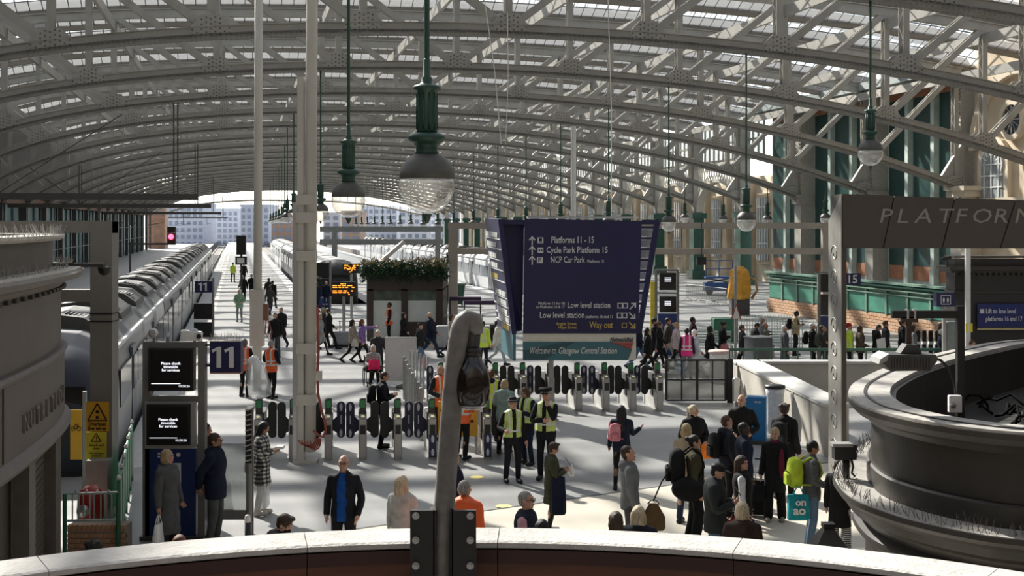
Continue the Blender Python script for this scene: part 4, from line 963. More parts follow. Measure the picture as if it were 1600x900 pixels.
# ---------------------------------------------------------------- dark cafe kiosk with the lift sign
M_cafe = mat('black_kiosk', (.032, .029, .027), .5, var=.12, scale=2)
ce = empty('cafe_kiosk', (at(1480, 500, 38.6).x, 38.6, 0)); tag(ce, 'black kiosk with dentilled cornice carrying the blue lift sign', 'kiosk'); k = 38.6/F
zz = lambda py: H-(py-YH)*k
mb = MB(); mb.box(12*k, 0, 0, 4.8, .8, zz(405)); mb.build('body', M_cafe, ce)
mb = MB(); mb.box(0, -.25, zz(422), 5.1, 1.0, zz(416)); mb.box(4*k, -.15, zz(426), 5.0, .95, zz(422)); mb.build('cornice', M_kmould, ce)
for i in range(28): mb = MB(); x = 10*k+i*.17; mb.box(x, -.12, zz(430), x+.08, .02, zz(426)); mb.build('dentil', M_kmould, ce)
mb = MB(); mb.box(10*k, -.05, zz(403), 4.9, .85, zz(400)); mb.box(10*k, -.04, zz(458), 4.85, .84, zz(455)); mb.build('capping', M_kmould, ce)
e, w, h = signplate('lift_sign', 1527, 474, 1655, 511, mat('sign_blue', (.012, .025, .14), .4, var=.05), 'blue sign reading Lift to low level platforms 16 and 17', Y=38.5)
e.location.z = min(e.location.z, zz(511)); 
text('lettering', 'Lift to low level', .20, M_letter, e, (.25, -.014, .42), bold=.002, width=.90); text('lettering', 'platforms 16 and 17', .20, M_letter, e, (.25, -.014, .19), bold=.002, width=1.10)
mb = MB(); mb.box(.08, -.016, .42, .20, -.011, .55); mb.build('pictogram', M_letter, e); mb = MB(); mb.box(0, -.018, -.08, w, -.006, -.02); mb.build('gold_strip', mat('gold_strip', (.55, .46, .22), .4), e)
# ---------------------------------------------------------------- trains
M_tside = mat('train_silver', (.27, .28, .29), .35, .35, var=.08, scale=.8)
M_troof = mat('train_roof', (.10, .105, .11), .5, var=.12, scale=1)
M_tblue = mat('train_navy', (.012, .016, .034), .4, var=.1)
M_tpod = mat('train_pod', (.075, .075, .07), .55, var=.15)
M_twin = mat('train_window', (.012, .014, .017), .12, var=.2, scale=.6, spec=.6)
M_twhite = mat('train_white', (.70, .72, .74), .35, var=.05)
SEC = [(-1.36, -.55), (-1.40, .0), (-1.42, .8), (-1.40, 1.5), (-1.32, 2.1), (-1.22, 2.32), (-1.0, 2.55), (-.6, 2.7), (0, 2.75)]
SEC = SEC+[(-x, z) for x, z in reversed(SEC[:-1])]
def tsweep(mb, uc, stations, idx=None):
    """stations: (v, width scale, height scale)"""
    rows = []
    for v, ws, hs in stations: rows.append([S(uc+x*ws, v, -.55+(z+.55)*hs) for x, z in SEC])
    n = len(SEC); mb.smooth = False
    b = [p for r_ in rows for p in r_]; fs = []
    for i in range(len(rows)-1):
        for k in range(n-1): fs.append((i*n+k, i*n+k+1, i*n+n+k+1, i*n+n+k))
    fs.append(tuple(range(n))); fs.append(tuple((len(rows)-1)*n+k for k in range(n))); mb.smooth = len(rows) > 3; mb.add(b, fs); mb.smooth = False
def train(label, uc, v0, ncar, body, roofm, winm, side, nose=None, pods=True, L=23.0):
    e = empty('train', S(uc, v0), 0); tag(e, label, 'train'); e.location = (0, 0, 0)
    for c in range(ncar):
        a = v0+c*L; b = a+L-.55; tip = nose and c == 0
        mb = MB(); tsweep(mb, uc, ([(a, .86, .55), (a+.25, .93, .80), (a+.9, .97, .93), (a+2.2, 1, 1)] if tip else [(a, 1, 1)])+[(b, 1, 1)]); ca = mb.build('carriage', [body], e)
        if tip:
            mb = MB(); tsweep(mb, uc, [(a-.02, .87, .56), (a+.25, .937, .805), (a+.9, .976, .935), (a+2.15, 1.004, 1.004)]); mb.build('cab', nose, ca)
            mb = MB(); mb.bar(S(uc-1.0, a+.12, 1.35), S(uc+1.0, a+.12, 1.35), .1, .9); mb.build('windscreen', M_twin, ca)
            mb = MB(); mb.bar(S(uc-1.05, a-.05, -.1), S(uc+1.05, a-.05, -.1), .12, .3); mb.build('bumper', M_black, ca)
        mb = MB(); a2 = a+2.2 if tip else a
        pr = [(x, z) for x, z in SEC if z >= 2.3]; 
        mb.add([S(uc+x*1.004, w, z+.012) for w in (a2, b) for x, z in pr], [(k, k+1, k+1+len(pr), k+len(pr)) for k in range(len(pr)-1)]); mb.build('roof', roofm, ca)
        for s in side:
            mb = MB(); mb.bar(S(uc+s*1.30, a2, 2.27), S(uc+s*1.30, b, 2.27), .08, .09); mb.build('cantrail', M_twhite, ca)
            k = 0; w = a2+1.0
            while w < b-2.0:
                if k % 3 == 1:
                    mb = MB(); mb.bar(S(uc+s*1.405, w, .95), S(uc+s*1.385, w+1.5, .95), .07, 2.1, (0, 0, 1)); d = mb.build('door', mat('train_door', (.10, .11, .13), .35), ca)
                    for t in (.15, .85):
                        mb = MB(); mb.bar(S(uc+s*1.43, w+t, 1.35), S(uc+s*1.43, w+t+.5, 1.35), .06, .85); mb.build('pane', winm, d)
                    w += 1.9
                else:
                    mb = MB(); mb.bar(S(uc+s*1.405, w, 1.35), S(uc+s*1.405, w+3.0, 1.35), .06, .85); mb.build('window', winm, ca); w += 3.35
                k += 1
        if pods:
            w = a2+1.2
            while w < b-3:
                mb = MB(); pp = [(-1.05, 2.4), (-.95, 2.72), (-.6, 2.98), (0, 3.06), (.6, 2.98), (.95, 2.72), (1.05, 2.4)]
                q6 = [S(uc+x, w, z) for x, z in pp]+[S(uc+x, w+3.4, z) for x, z in pp]; n = len(pp)
                mb.add(q6, [(k_, k_+1, n+k_+1, n+k_) for k_ in range(n-1)]+[tuple(range(n)), tuple(range(n, 2*n))]); p_ = mb.build('roof_pod', M_tpod, ca)
                mb = MB()
                for k_ in range(8): mb.bar(S(uc+.15+.09*k_, w+.4, 3.06-.02*k_), S(uc+.15+.09*k_, w+1.2, 3.06-.02*k_), .04, .04)
                mb.build('grille', M_black, p_)['kind'] = 'stuff'; w += 5.2
    return e
t1 = train('dark blue fronted electric train with silver sides at platform eleven', -4.05, 27.4, 5, M_tside, M_troof, M_twin, (1,), M_tblue)
text('lettering', '385 012', .24, mat('number_gold', (.42, .38, .25), .5, var=0), t1, S(-4.75, 27.70, 1.82), (R(90-14), 0, PH), .004)
train('dark nosed train standing behind the orange departure boards', 6.4, 84, 3, M_tblue, mat('pale_roof', (.5, .5, .48), .5), M_twin, (-1, 1), M_black, False)
train('white and pale blue train beyond the platform thirteen sign', 20.7, 93, 5, M_twhite, mat('pale_roof', (.5, .5, .48), .5), mat('pale_train_window', (.10, .13, .17), .15), (-1,), None, True)
train('distant white train standing beside the tall box column', 3.2+3.2, 155, 2, M_twhite, mat('pale_roof', (.5, .5, .48), .5), M_twin, (-1,), M_twhite, False)
# ---------------------------------------------------------------- ticket gates
M_pad = mat('gate_paddle', (.014, .015, .016), .4, var=.15); M_padn = mat('gate_paddle_navy', (.012, .016, .05), .4, var=.1)
M_gsilver = mat('gate_steel', (.40, .39, .37), .35, .6, var=.08, stretch=(1, 1, .1)); M_gwhite = mat('gate_white_side', (.60, .59, .56), .4, var=.06)
M_gscreen = mat('gate_screen', (.01, .05, .02), .25, emit=(.02, .16, .05), estr=.2, var=0)
M_icon = mat('icon_white', (.62, .63, .65), .5, var=0)
def g_mesh(name, fn, m): mb = MB(); fn(mb); return mb.mesh(name, m)
GM = dict(
    front_post=g_mesh('front_post', lambda b: b.rbox(-.085, 0, 0, .085, .14, .90, .015), M_gsilver),
    body=g_mesh('body', lambda b: (b.box(-.06, .14, 0, .06, 1.75, .55), b.rbox(-.085, 1.6, 0, .085, 1.78, .9, .015)), M_gwhite),
    arm_housing=g_mesh('arm_housing', lambda b: (b.box(-.075, .14, .55, .075, 1.6, .88), b.box(-.09, .62, .35, .09, .88, .95)), M_dark),
    slot=g_mesh('slot', lambda b: b.box(-.06, -.012, .56, .06, .01, .76), M_black),
    reader_pad=g_mesh('reader_pad', lambda b: b.add([(-.075, -.01, .90), (.075, -.01, .90), (.075, .14, .98), (-.075, .14, .98), (-.075, .14, .88), (.075, .14, .88)], [(0, 1, 2, 3), (0, 3, 4), (1, 5, 2), (3, 2, 5, 4), (0, 4, 5, 1)]), M_dark),
    yellow_disc=g_mesh('yellow_disc', lambda b: b.add([(.04*math.cos(t), -.005+.045+.035*math.sin(t), .945+.019*math.sin(t)) for t in [2*math.pi*k/12 for k in range(12)]], [tuple(range(12))]), mat('reader_yellow', (.75, .65, .25), .4, var=0)),
    display=g_mesh('display', lambda b: b.rbox(-.075, .30, .9, .075, .42, 1.30, .02), M_dark),
    screen=g_mesh('screen', lambda b: b.box(-.055, .285, 1.10, .055, .30, 1.26), M_gscreen))
def paddle_mesh(s, navy):
    b = MB(); r, w = .095, .095; zt_, zb = 1.17, .36; cx = s*.27
    pl = [(cx+r*math.cos(t), zt_-r+r*math.sin(t)) for t in [math.pi*k/8 for k in range(9)]]+[(cx+r*math.cos(t), zb+r+r*math.sin(t)) for t in [math.pi+math.pi*k/8 for k in range(9)]]
    b.prism(pl, .73, .77); b.prism([(cx-s*.05, .88), (s*.05, .72), (s*.05, .55), (cx-s*.05, .45)], .735, .765); return b.mesh('paddle', M_padn if navy else M_pad)
def icon_mesh(s):
    cx = s*.27; out = []
    for z in (1.06, .48):
        b = MB(); b.prism([(cx-.035, z+.025), (cx-.018, z+.035), (cx-.018, z+.065), (cx, z+.075), (cx+.018, z+.065), (cx+.018, z+.035), (cx+.035, z+.025), (cx+.03, z-.04), (cx+.015, z-.095), (cx-.015, z-.095), (cx-.03, z-.04)], .724, .73); out.append(b.mesh('icon', M_icon))
    b = MB(); b.box(cx-.012, .724, .67, cx+.012, .73, .86); out.append(b.mesh('icon', M_icon)); return out
PM = {(s, n): paddle_mesh(s, n) for s in (-1, 1) for n in (False, True)}; IM = {s: icon_mesh(s) for s in (-1, 1)}
def gate(px, py, left, right, label, group, blue=False):
    e = empty('ticket_gate', gnd(px, py), PH*.6); tag(e, label, 'ticket gate', group)
    d = None
    for k, me in GM.items():
        par_ = e
        o = link(k, me, None); o.parent = {'screen': d, 'yellow_disc': rp if k == 'yellow_disc' else None}.get(k) or e
        if k == 'display': d = o
        if k == 'reader_pad': rp = o
    for s, st_ in ((-1, left), (1, right)):
        if st_ is None: continue
        p_ = link('paddle', PM[(s, st_ == 'n')], e)
        if st_ == 'n': [link('icon', m_, p_) for m_ in IM[s]]
    if blue:
        b = MB(); b.box(-.08, -.016, .05, .08, 0, .56); o = b.build('blue_sticker', M_navy, e)
        for z in (.16, .45): b = MB(); b.prism([(-.025, z-.07), (.025, z-.07), (.035, z+.02), (.015, z+.08), (-.015, z+.08), (-.035, z+.02)], -.022, -.014); b.build('icon', M_icon, o)
    return e
GF = 'ticket gates in the row beside the box column'; GB = 'ticket gates in the row under the direction sign'
for i, (px, l, r_) in enumerate(((403, None, 'k'), (457, 'k', 'k'), (513, 'k', 'n'), (567, 'n', 'k'), (622, 'k', 'n'), (676, 'n', None), (762, None, 'k'), (817, 'k', 'k'))):
    gate(px, 719.5-i*.25, l, r_, 'steel ticket gate with rounded paddles in the row beside the box column' if px not in (676, 762) else ('ticket gate with blue arrow sticker beside the yellow poster, navy paddle' if px == 676 else 'ticket gate with blue arrow sticker near the police officers'), GF, px in (676, 762))
for i, (px, l, r_) in enumerate(((690, 'n', 'k'), (733, 'k', 'k'), (776, 'k', 'k'), (819, 'k', 'n'), (862, 'k', 'k'), (905, 'k', 'n'), (948, 'n', 'k'), (990, 'k', 'n'), (1032, 'k', None))):
    gate(px, 642, l, r_, 'steel ticket gate with rounded paddles in the row under the direction sign', GB)
# glass fence of posts joining the two rows
fe = empty('gate_fence', (0, 0, 0)); tag(fe, 'glass fence with grey posts running back between the two gate rows', 'fence')
fa, fb = Vector((at(632, 0, 37.5).x, 37.5, 0)), Vector((at(658, 0, 30.4).x, 30.4, 0)); M_fglass = glass('fence_glass', (.96, .98, .98), .82, .06, .05, (.8, .84, .84))
for k in range(8):
    p = fa.lerp(fb, k/7); mb = MB(); mb.rbox(p.x-.045, p.y-.045, 0, p.x+.045, p.y+.045, 1.25, .012); mb.build('post', M_grey, fe)
    if k < 7: q_ = fa.lerp(fb, (k+1)/7); mb = MB(); mb.bar(p.lerp(q_, .06)+Vector((0, 0, .65)), p.lerp(q_, .94)+Vector((0, 0, .65)), .012, 1.1); mb.build('glass_panel', M_fglass, fe)
fa, fb = Vector((at(641, 0, 39.2).x, 39.2, 0)), Vector((at(668, 0, 37.0).x, 37.0, 0))
for k in range(6):
    p = fa.lerp(fb, k/5); mb = MB(); mb.cyl((p.x, p.y, 0), (p.x, p.y, 1.3), .03, n=8); mb.build('thin_post', M_silver, fe)
    if k < 5: q_ = fa.lerp(fb, (k+1)/5); mb = MB(); mb.bar(p+Vector((0, 0, .65)), q_+Vector((0, 0, .65)), .012, 1.15); mb.build('glass_panel', M_fglass, fe)
# black framed double gate
bg = empty('access_gate', gnd(1089, 629)); tag(bg, 'black framed glazed double gate at the end of the gate row', 'gate'); k = gY(629)/F
M_tint = glass('tinted_pane', (.62, .62, .60), .78, .06, .08, (.25, .25, .24))
for x in (-48, -24, 0, 24, 45): mb = MB(); mb.box((x-(2 if x in (-48, 0, 45) else 1))*k, -.03, .08, (x+(2 if x in (-48, 0, 45) else 1))*k, .03, 66*k); mb.build('stile', M_black, bg)
for z in (2, 34, 65): mb = MB(); mb.box(-48*k, -.025, (z-1.3)*k+.03, 46*k, .025, (z+1.3)*k+.03); mb.build('rail', M_black, bg)
for x0, x1 in ((-47, -25), (-23, -2), (2, 23), (25, 44)):
    for z0, z1 in ((4, 32), (36, 64)): mb = MB(); mb.box(x0*k, -.006, z0*k+.03, x1*k, .006, z1*k+.03); mb.build('pane', M_tint, bg)
mb = MB(); mb.box(47*k, -.06, 0, 56*k, .06, 66*k+.05); mb.build('gate_post', M_black, bg)
# yellow poster board between the rows
e, w, h = signplate('poster_board', 684, 627, 746, 682, mat('poster_yellow', (.70, .48, .06), .5, var=.06), 'yellow poster board with black lettering standing between ticket gates', Y=28.6)
mb = MB(); mb.box(0, .0, -e.location.z, .06, .05, h); mb.box(w-.06, 0, -e.location.z, w, .05, h); mb.build('frame', M_grey, e)
for i in range(3): textbars('print_line', e, (.46, -.016, h*(.74-.15*i)), (.80-.06*(i % 2), -.016, h*(.74-.15*i)), .055, M_black, i)
for i in range(3): textbars('print_line', e, (.06, -.016, h*(.74-.15*i)), (.34-.06*(i % 2), -.016, h*(.74-.15*i)), .055, M_black, i+5)
for x in (.5, .62): mb = MB(); mb.box(x, -.016, .12, x+.07, -.01, .19); mb.build('symbol', M_black, e)
# ---------------------------------------------------------------- departure frame of platform 11
M_screen = mat('screen_black', (.012, .012, .012), .22, var=0); M_scrtext = mat('screen_text', (.5, .5, .5), .5, emit=(.9, .92, 1), estr=.9, var=0)
M_frame = mat('frame_grey', (.20, .195, .185), .5, .2, var=.1)
Yd = 20.9; k = Yd/F; DX = lambda px: (px-270)*k
DZ = lambda py: H-(py-YH)*k
de = empty('departure_screen', ((270-800)*k, Yd, 0)); tag(de, 'grey steel frame with two dark screens above a navy panel at platform eleven', 'departure screen')
for a, b in ((225, 236), (311, 322)): mb = MB(); mb.box(DX(a), -.09, 0, DX(b), .09, DZ(533)); mb.build('post', M_frame, de)
for a, b in ((534, 542), (618, 628)): mb = MB(); mb.box(DX(236), -.06, DZ(b), DX(311), .06, DZ(a)); mb.build('crossbar', M_frame, de)
for (x0, y0, x1, y1) in ((236, 543, 306, 609), (233, 630, 301, 693)):
    mb = MB(); mb.box(DX(x0), -.16, DZ(y1), DX(x1), .02, DZ(y0)); sc = mb.build('screen', M_black, de)
    mb = MB(); mb.box(DX(x0+4), -.168, DZ(y1-4), DX(x1-4), -.16, DZ(y0+4)); mb.build('display', M_screen, sc)
    for i, s in enumerate(('Please check', 'timetable', 'for services')): text('lettering', s, .062, M_scrtext, sc, (DX((x0+x1)/2), -.17, DZ(y0+25+i*5.2)), align='CENTER', ext=.001, bold=.001)
    text('lettering', '10:50:26', .055, M_scrtext, sc, (DX(x1-5), -.17, DZ(y1-6)), align='RIGHT', ext=.001); mb = MB(); mb.box(DX(x0+5), -.171, DZ(y1-11), DX(x1-20), -.168, DZ(y1-12)); mb.build('line', M_scrtext, sc)
mb = MB(); mb.box(DX(229), -.10, DZ(699), DX(308), -.02, DZ(626)); mb.build('screen_surround', M_silver, de)
mb = MB(); mb.box(DX(229), -.09, DZ(838), DX(308), .05, DZ(700)); np_ = mb.build('navy_panel', mat('panel_blue', (.012, .03, .13), .4, var=.06), de)
mb = MB(); mb.box(DX(272), -.10, DZ(765), DX(285), -.09, DZ(722)); mb.build('notice', M_white, np_); mb = MB(); mb.box(DX(277), -.105, DZ(835), DX(284), -.09, DZ(795)); mb.build('notice', M_silver, np_)
textbars('print_line', np_, (DX(249), -.093, DZ(707)), (DX(272), -.093, DZ(707)), .03, M_letter, 2); textbars('print_line', np_, (DX(249), -.093, DZ(712)), (DX(266), -.093, DZ(712)), .03, M_letter, 3); mb = MB(); mb.lathe([(.035, 0), (.035, .004)], 14); o = mb.build('symbol', M_letter, np_, (DX(281), -.092, DZ(709))); o.rotation_euler = (R(90), 0, 0)
mb = MB(); mb.box(DX(222), -.16, 0, DX(322), .16, .07); mb.build('plinth', M_dark, de)
mb = MB(); mb.rbox(DX(250), -.10, DZ(528), DX(283), .03, DZ(513), .02); mb.T = None; cm = mb.build('camera', M_white, de); cm.rotation_euler = (0, R(6), 0); cm.location = (0, 0, -.02)
mb = MB(); mb.cyl((DX(280), -.105, DZ(520)), (DX(280), -.13, DZ(520)), .04, n=12); mb.build('lens', M_black, cm); mb = MB(); mb.cyl((DX(262), 0, DZ(535)), (DX(262), 0, DZ(526)), .03, n=8); mb.build('camera_mount', M_frame, de)
for px in (241, 304):
    mb = MB(); mb.lathe([(.05, -.02), (.085, 0), (.085, .02), (.05, .035)], 8); o = mb.build('floodlight', M_silver, de, (DX(px), -.05, DZ(520))); o.rotation_euler = (R(80), 0, 0)
    mb = MB(); mb.cyl((DX(px), 0, DZ(536)), (DX(px), -.02, DZ(522)), .025, n=8); mb.build('mount', M_frame, de)
def digit_ones(parent, cx, y, z, h):
    for s in (-1, 1):
        x = cx+s*h*.30; w = h*.11; mb = MB(); mb.prism([(x-w, z), (x+w, z), (x+w, z+h), (x-w*.2, z+h), (x-h*.34, z+h*.86), (x-h*.30, z+h*.72), (x-w, z+h*.82)], y, y+.01); mb.build('digit', M_letter, parent)
sp_ = empty('platform_sign', (DX(354)+de.location.x, Yd, DZ(583))); tag(sp_, 'navy square sign with large white number 11', 'sign')
mb = MB(); mb.box(-24*k, -.1, 2*k, 24*k, .1, 50*k); mb.build('box', M_navy, sp_); digit_ones(sp_, .0, -.108, .10, .34)
mb = MB(); mb.box(-24*k, -.1, 0, 24*k, .1, 2*k); mb.build('lower_edge', mat('wood_edge', (.45, .25, .15), .6), sp_); mb = MB(); mb.box(-24*k, -.1, 50*k, 24*k, .1, 51.5*k); mb.build('top_edge', M_ledge, sp_)
for z in (44, 12): mb = MB(); mb.cyl((-38*k, 0, z*k), (-24*k, 0, z*k), .02, n=8); mb.build('arm', M_black, sp_)
spikes(sp_, [([(Vector((-24*k+i*4.8*k, y, 0)), Vector((0, 1, 0)), Vector((0, 0, 1))) for i in range(11)], y, 51.5*k) for y in (-.03, 0, .03)], .025, .11, .0035, .4, 8)
# glazed screen and LED strip post beside it
ge = empty('glass_screen', ((352-800)*k, Yd+.3, 0)); tag(ge, 'grey framed glass screen standing beside the platform eleven frame', 'screen'); gx_ = lambda px: (px-352)*k
for a, b in ((322, 326), (380, 390)): mb = MB(); mb.box(gx_(a), -.04, 0, gx_(b), .04, DZ(640 if a > 350 else 690)); mb.build('post', M_frame, ge)
mb = MB(); mb.box(gx_(326), -.03, DZ(815), gx_(380), .03, DZ(803)); mb.box(gx_(326), -.035, DZ(818), gx_(380), .035, DZ(815)); mb.build('bottom_rail', M_frame, ge)
mb = MB(); mb.box(gx_(326), -.008, DZ(803), gx_(380), .008, DZ(698)); mb.build('glass_panel', glass('screen_glass', (.72, .74, .74), .7, .08, .05, (.5, .52, .52)), ge)
le = empty('strip_post', ((387-800)*k, Yd+.1, 0)); tag(le, 'slim post with ladder-like black strip beside the glass screen', 'post'); mb = MB(); mb.cyl((0, 0, 0), (0, 0, DZ(725)), .05, n=10); mb.build('post', M_frame, le)
mb = MB(); mb.box(-.05, -.04, DZ(725), .05, .04, DZ(640)); mb.build('strip', M_black, le)
for i in range(11): mb = MB(); z = DZ(722)+i*.083; mb.bar((-.055, -.045, z), (.055, -.045, z+.03), .012, .02); mb.build('rung', M_silver, le)
be = empty('bollard', ((387-800)*17/F, 17.0, 0)); tag(be, 'short black bollard with rounded white top beside the parapet', 'bollard'); zt_ = H-(804-YH)*17/F
mb = MB(); mb.smooth = True; mb.cyl((0, 0, 0), (0, 0, zt_-.1), .04, n=12); mb.build('post', M_black, be); mb = MB(); mb.smooth = True; mb.lathe([(.04, 0), (.042, .05), (.03, .09), (.008, .1)], 12, (0, 0, zt_-.1)); mb.build('cap', M_white, be)
# ---------------------------------------------------------------- brick plinth, ramp railings and stored red machine beside the gantry
Yb = 20.0; k = Yb/F; BX = lambda px: (px-800)*k
BZ = lambda py: H-(py-YH)*k
bw = empty('brick_plinth', (BX(105), Yb, 0)); tag(bw, 'low orange brick plinth with a soldier course on top', 'wall'); w = BX(196)-BX(105); top = BZ(820)
mb = MB(); mb.box(0, .02, 0, w, .35, top-.02); mb.build('mortar', M_mortar, bw)
bm_ = MB(); bm_.box(0, 0, 0, .215, .1, .065); ME_br = bm_.mesh('brick', M_brick); bs = MB(); bs.box(0, 0, 0, .065, .1, .10); ME_so = bs.mesh('brick', M_brick)
z = 0.0; rr = 0
while z < top-.18:
    x = .0-(.11 if rr % 2 else 0)
    while x < w-.05:
        o = link('brick', ME_br, bw, (max(0, x), 0, z)); o.scale = ((min(w, x+.215)-max(0, x))/.215, 1, 1); x += .228
    z += .078; rr += 1
x = 0
while x < w-.05: link('brick', ME_so, bw, (x, 0, top-.11)); x += .076
M_grail = mat('green_rail', (.03, .16, .08), .45, var=.15)
re_ = empty('ramp_railing', (BX(105), Yb, 0)); tag(re_, 'green and white railing stepping up the ramp by the brick plinth', 'railing')
rx = lambda px: BX(px)-BX(105)
for px, py0, py1 in ((104, 870, 770), (187, 870, 768)): mb = MB(); mb.cyl((rx(px), -.08, 0), (rx(px), -.08, BZ(py1)), .035, n=8); mb.build('post', M_grail, re_)
for py in (770, 812): mb = MB(); mb.cyl((rx(104), -.08, BZ(py)), (rx(187), -.08, BZ(py-2)), .02, n=8); mb.build('rail', M_pilaster, re_)
for i in range(4): mb = MB(); mb.smooth = True; x0 = rx(116+i*17); mb.tube([(x0, -.08, BZ(812)), (x0, -.08, BZ(772)), (x0+.05, -.08, BZ(764)), (x0+.1, -.08, BZ(772)), (x0+.1, -.08, BZ(812))], .012, 6); mb.build('hoop', M_pilaster, re_)
a0, a1 = Vector((rx(187), -.05, 0)), Vector((BX(208)*1.35-BX(105)+.0, 5.6, 0)); a1.x = (206-800)/F*25.6-BX(105)
for i in range(7):
    p = a0.lerp(a1, i/6); mb = MB(); mb.cyl((p.x, p.y, 0), (p.x, p.y, 1.15), .03, n=8); mb.build('post', M_grail, re_)
    mb = MB(); mb.smooth = True; mb.lathe([(.02, 0), (.04, .03), (.02, .07), (.005, .08)], 8, (p.x, p.y, 1.15)); mb.build('ball_finial', M_white, re_)
mb = MB(); mb.bar(a0+Vector((0, 0, .62)), a1+Vector((0, 0, .62)), .03, .95); mb.build('solid_panel', M_grail, re_); mb = MB(); mb.cyl(a0+Vector((0, 0, 1.12)), a1+Vector((0, 0, 1.12)), .03, n=8); mb.build('handrail', M_grail, re_)
rm = empty('red_machine', (BX(112), Yb+.9, 0)); tag(rm, 'round-fronted red cleaning machine stored behind the railing', 'machine')
mb = MB(); mb.smooth = True; mb.tube([(0, 0, .1), (0, 0, .45), (0, 0, .75), (0, 0, .86)], [.20, .22, .20, .10], 16); mb.build('body', mat('machine_red', (.42, .03, .025), .35), rm)
mb = MB(); mb.smooth = True; mb.cyl((-.05, -.24, .5), (-.05, -.18, .5), .10, n=16); mb.build('cover', M_silver, rm)
# concrete plinth block behind the notice
mb = MB(); mb.box(BX(139)-BX(163), 0, 0, BX(176)-BX(163), .3, BZ(757)); o = mb.build('plinth_block', mat('concrete', (.30, .29, .26), .8), None, (BX(163)*22.25/20, 22.0, 0)); tag(o, 'grey concrete block standing under the navy notice', 'block')
# ---------------------------------------------------------------- people: one continuous template body, posed per person; clothes and hair are children
J = dict(pelvis=(0, 0, .95), chest=(0, 0, 1.14), neck=(0, .015, 1.47), head=(0, .0, 1.54))
for s, n in ((1, 'l'), (-1, 'r')):
    J['sh'+n] = (s*.175, .01, 1.42); J['el'+n] = (s*.298, .015, 1.157); J['wr'+n] = (s*.404, .0, .930); J['kn'+n] = (s*.440, -.004, .852); J['ft'+n] = (s*.478, -.01, .770)
    J['hp'+n] = (s*.092, 0, .92); J['ke'+n] = (s*.104, -.012, .50); J['an'+n] = (s*.110, .022, .085); J['to'+n] = (s*.122, -.14, .03)
J = {k: Vector(v) for k, v in J.items()}
BONES = [('pelvis', None, 'pelvis', 'chest'), ('chest', 'pelvis', 'chest', 'neck'), ('head', 'chest', 'neck', None)]
for n in 'lr':
    BONES += [('ua'+n, 'chest', 'sh'+n, 'el'+n), ('fa'+n, 'ua'+n, 'el'+n, 'wr'+n), ('ha'+n, 'fa'+n, 'wr'+n, 'kn'+n), ('fi'+n, 'ha'+n, 'kn'+n, 'ft'+n), ('th'+n, 'pelvis', 'hp'+n, 'ke'+n), ('si'+n, 'th'+n, 'ke'+n, 'an'+n), ('fo'+n, 'si'+n, 'an'+n, 'to'+n)]
BI = {b[0]: i for i, b in enumerate(BONES)}
def capsule(mb, p0, p1, r0, r1, sx=1.0, sy=1.0, n=12, m=5):
    """closed tapered capsule; sx, sy squash it across x and y"""
    p0, p1 = Vector(p0), Vector(p1); d = p1-p0; L = d.length; d = d.normalized() if L > 1e-6 else Vector((0, 0, 1))
    pts = []; rs = []
    for i in range(m): t = math.pi/2*(i/(m)); pts.append(p0-d*r0*math.cos(t)); rs.append(max(.002, r0*math.sin(t)))
    pts += [p0.lerp(p1, t) for t in (0, .5, 1)]; rs += [r0, (r0+r1)/2, r1]
    for i in range(1, m+1): t = math.pi/2*(i/(m)); pts.append(p1+d*r1*math.sin(t)); rs.append(max(.002, r1*math.cos(t)))
    b = len(mb.v); mb.tube(pts, rs, n)
    if sx != 1 or sy != 1:
        for i in range(b, len(mb.v)):
            x, y, z = mb.v[i]; c = p0.lerp(p1, .5); mb.v[i] = (c.x+(x-c.x)*sx, c.y+(y-c.y)*sy, z)
def ball(mb, c, r, n=14): 
    b = len(mb.v); rx_, ry_, rz_ = r if isinstance(r, (tuple, list)) else (r, r, r)
    mb.lathe([(math.cos(R(-90+180*i/10))*1.0+1e-3, math.sin(R(-90+180*i/10))) for i in range(11)], n)
    for i in range(b, len(mb.v)): x, y, z = mb.v[i]; mb.v[i] = (c[0]+x*rx_, c[1]+y*ry_, c[2]+z*rz_)
def torso(mb, g=0.0, hips=1.0, bust=0.0, z0=.86, shoulder=1.0):
    """stacked elliptical rings from hips to neck"""
    rings = [(z0, .150*hips, .112), (.92, .168*hips, .122), (1.00, .158*hips, .115), (1.10, .142, .103), (1.20, .152, .112+bust*.3), (1.30, .168, .122+bust), (1.38, .176*shoulder, .112), (1.435, .150*shoulder, .088), (1.47, .085, .065), (1.49, .058, .056)]
    n = 20; vs = []; fs = []
    for z, a, b in rings:
        for k in range(n): t = 2*math.pi*k/n; vs.append(((a+g)*math.cos(t), (b+g)*math.sin(t)+(.01 if z > 1.35 else 0), z+(g if z > 1.4 else (-g if z == z0 else 0))))
    for i in range(len(rings)-1):
        for k in range(n): l = (k+1) % n; fs.append((i*n+k, i*n+l, i*n+n+l, i*n+n+k))
    fs += [tuple(range(n-1, -1, -1)), tuple(len(vs)-n+k for k in range(n))]; mb.add(vs, fs)
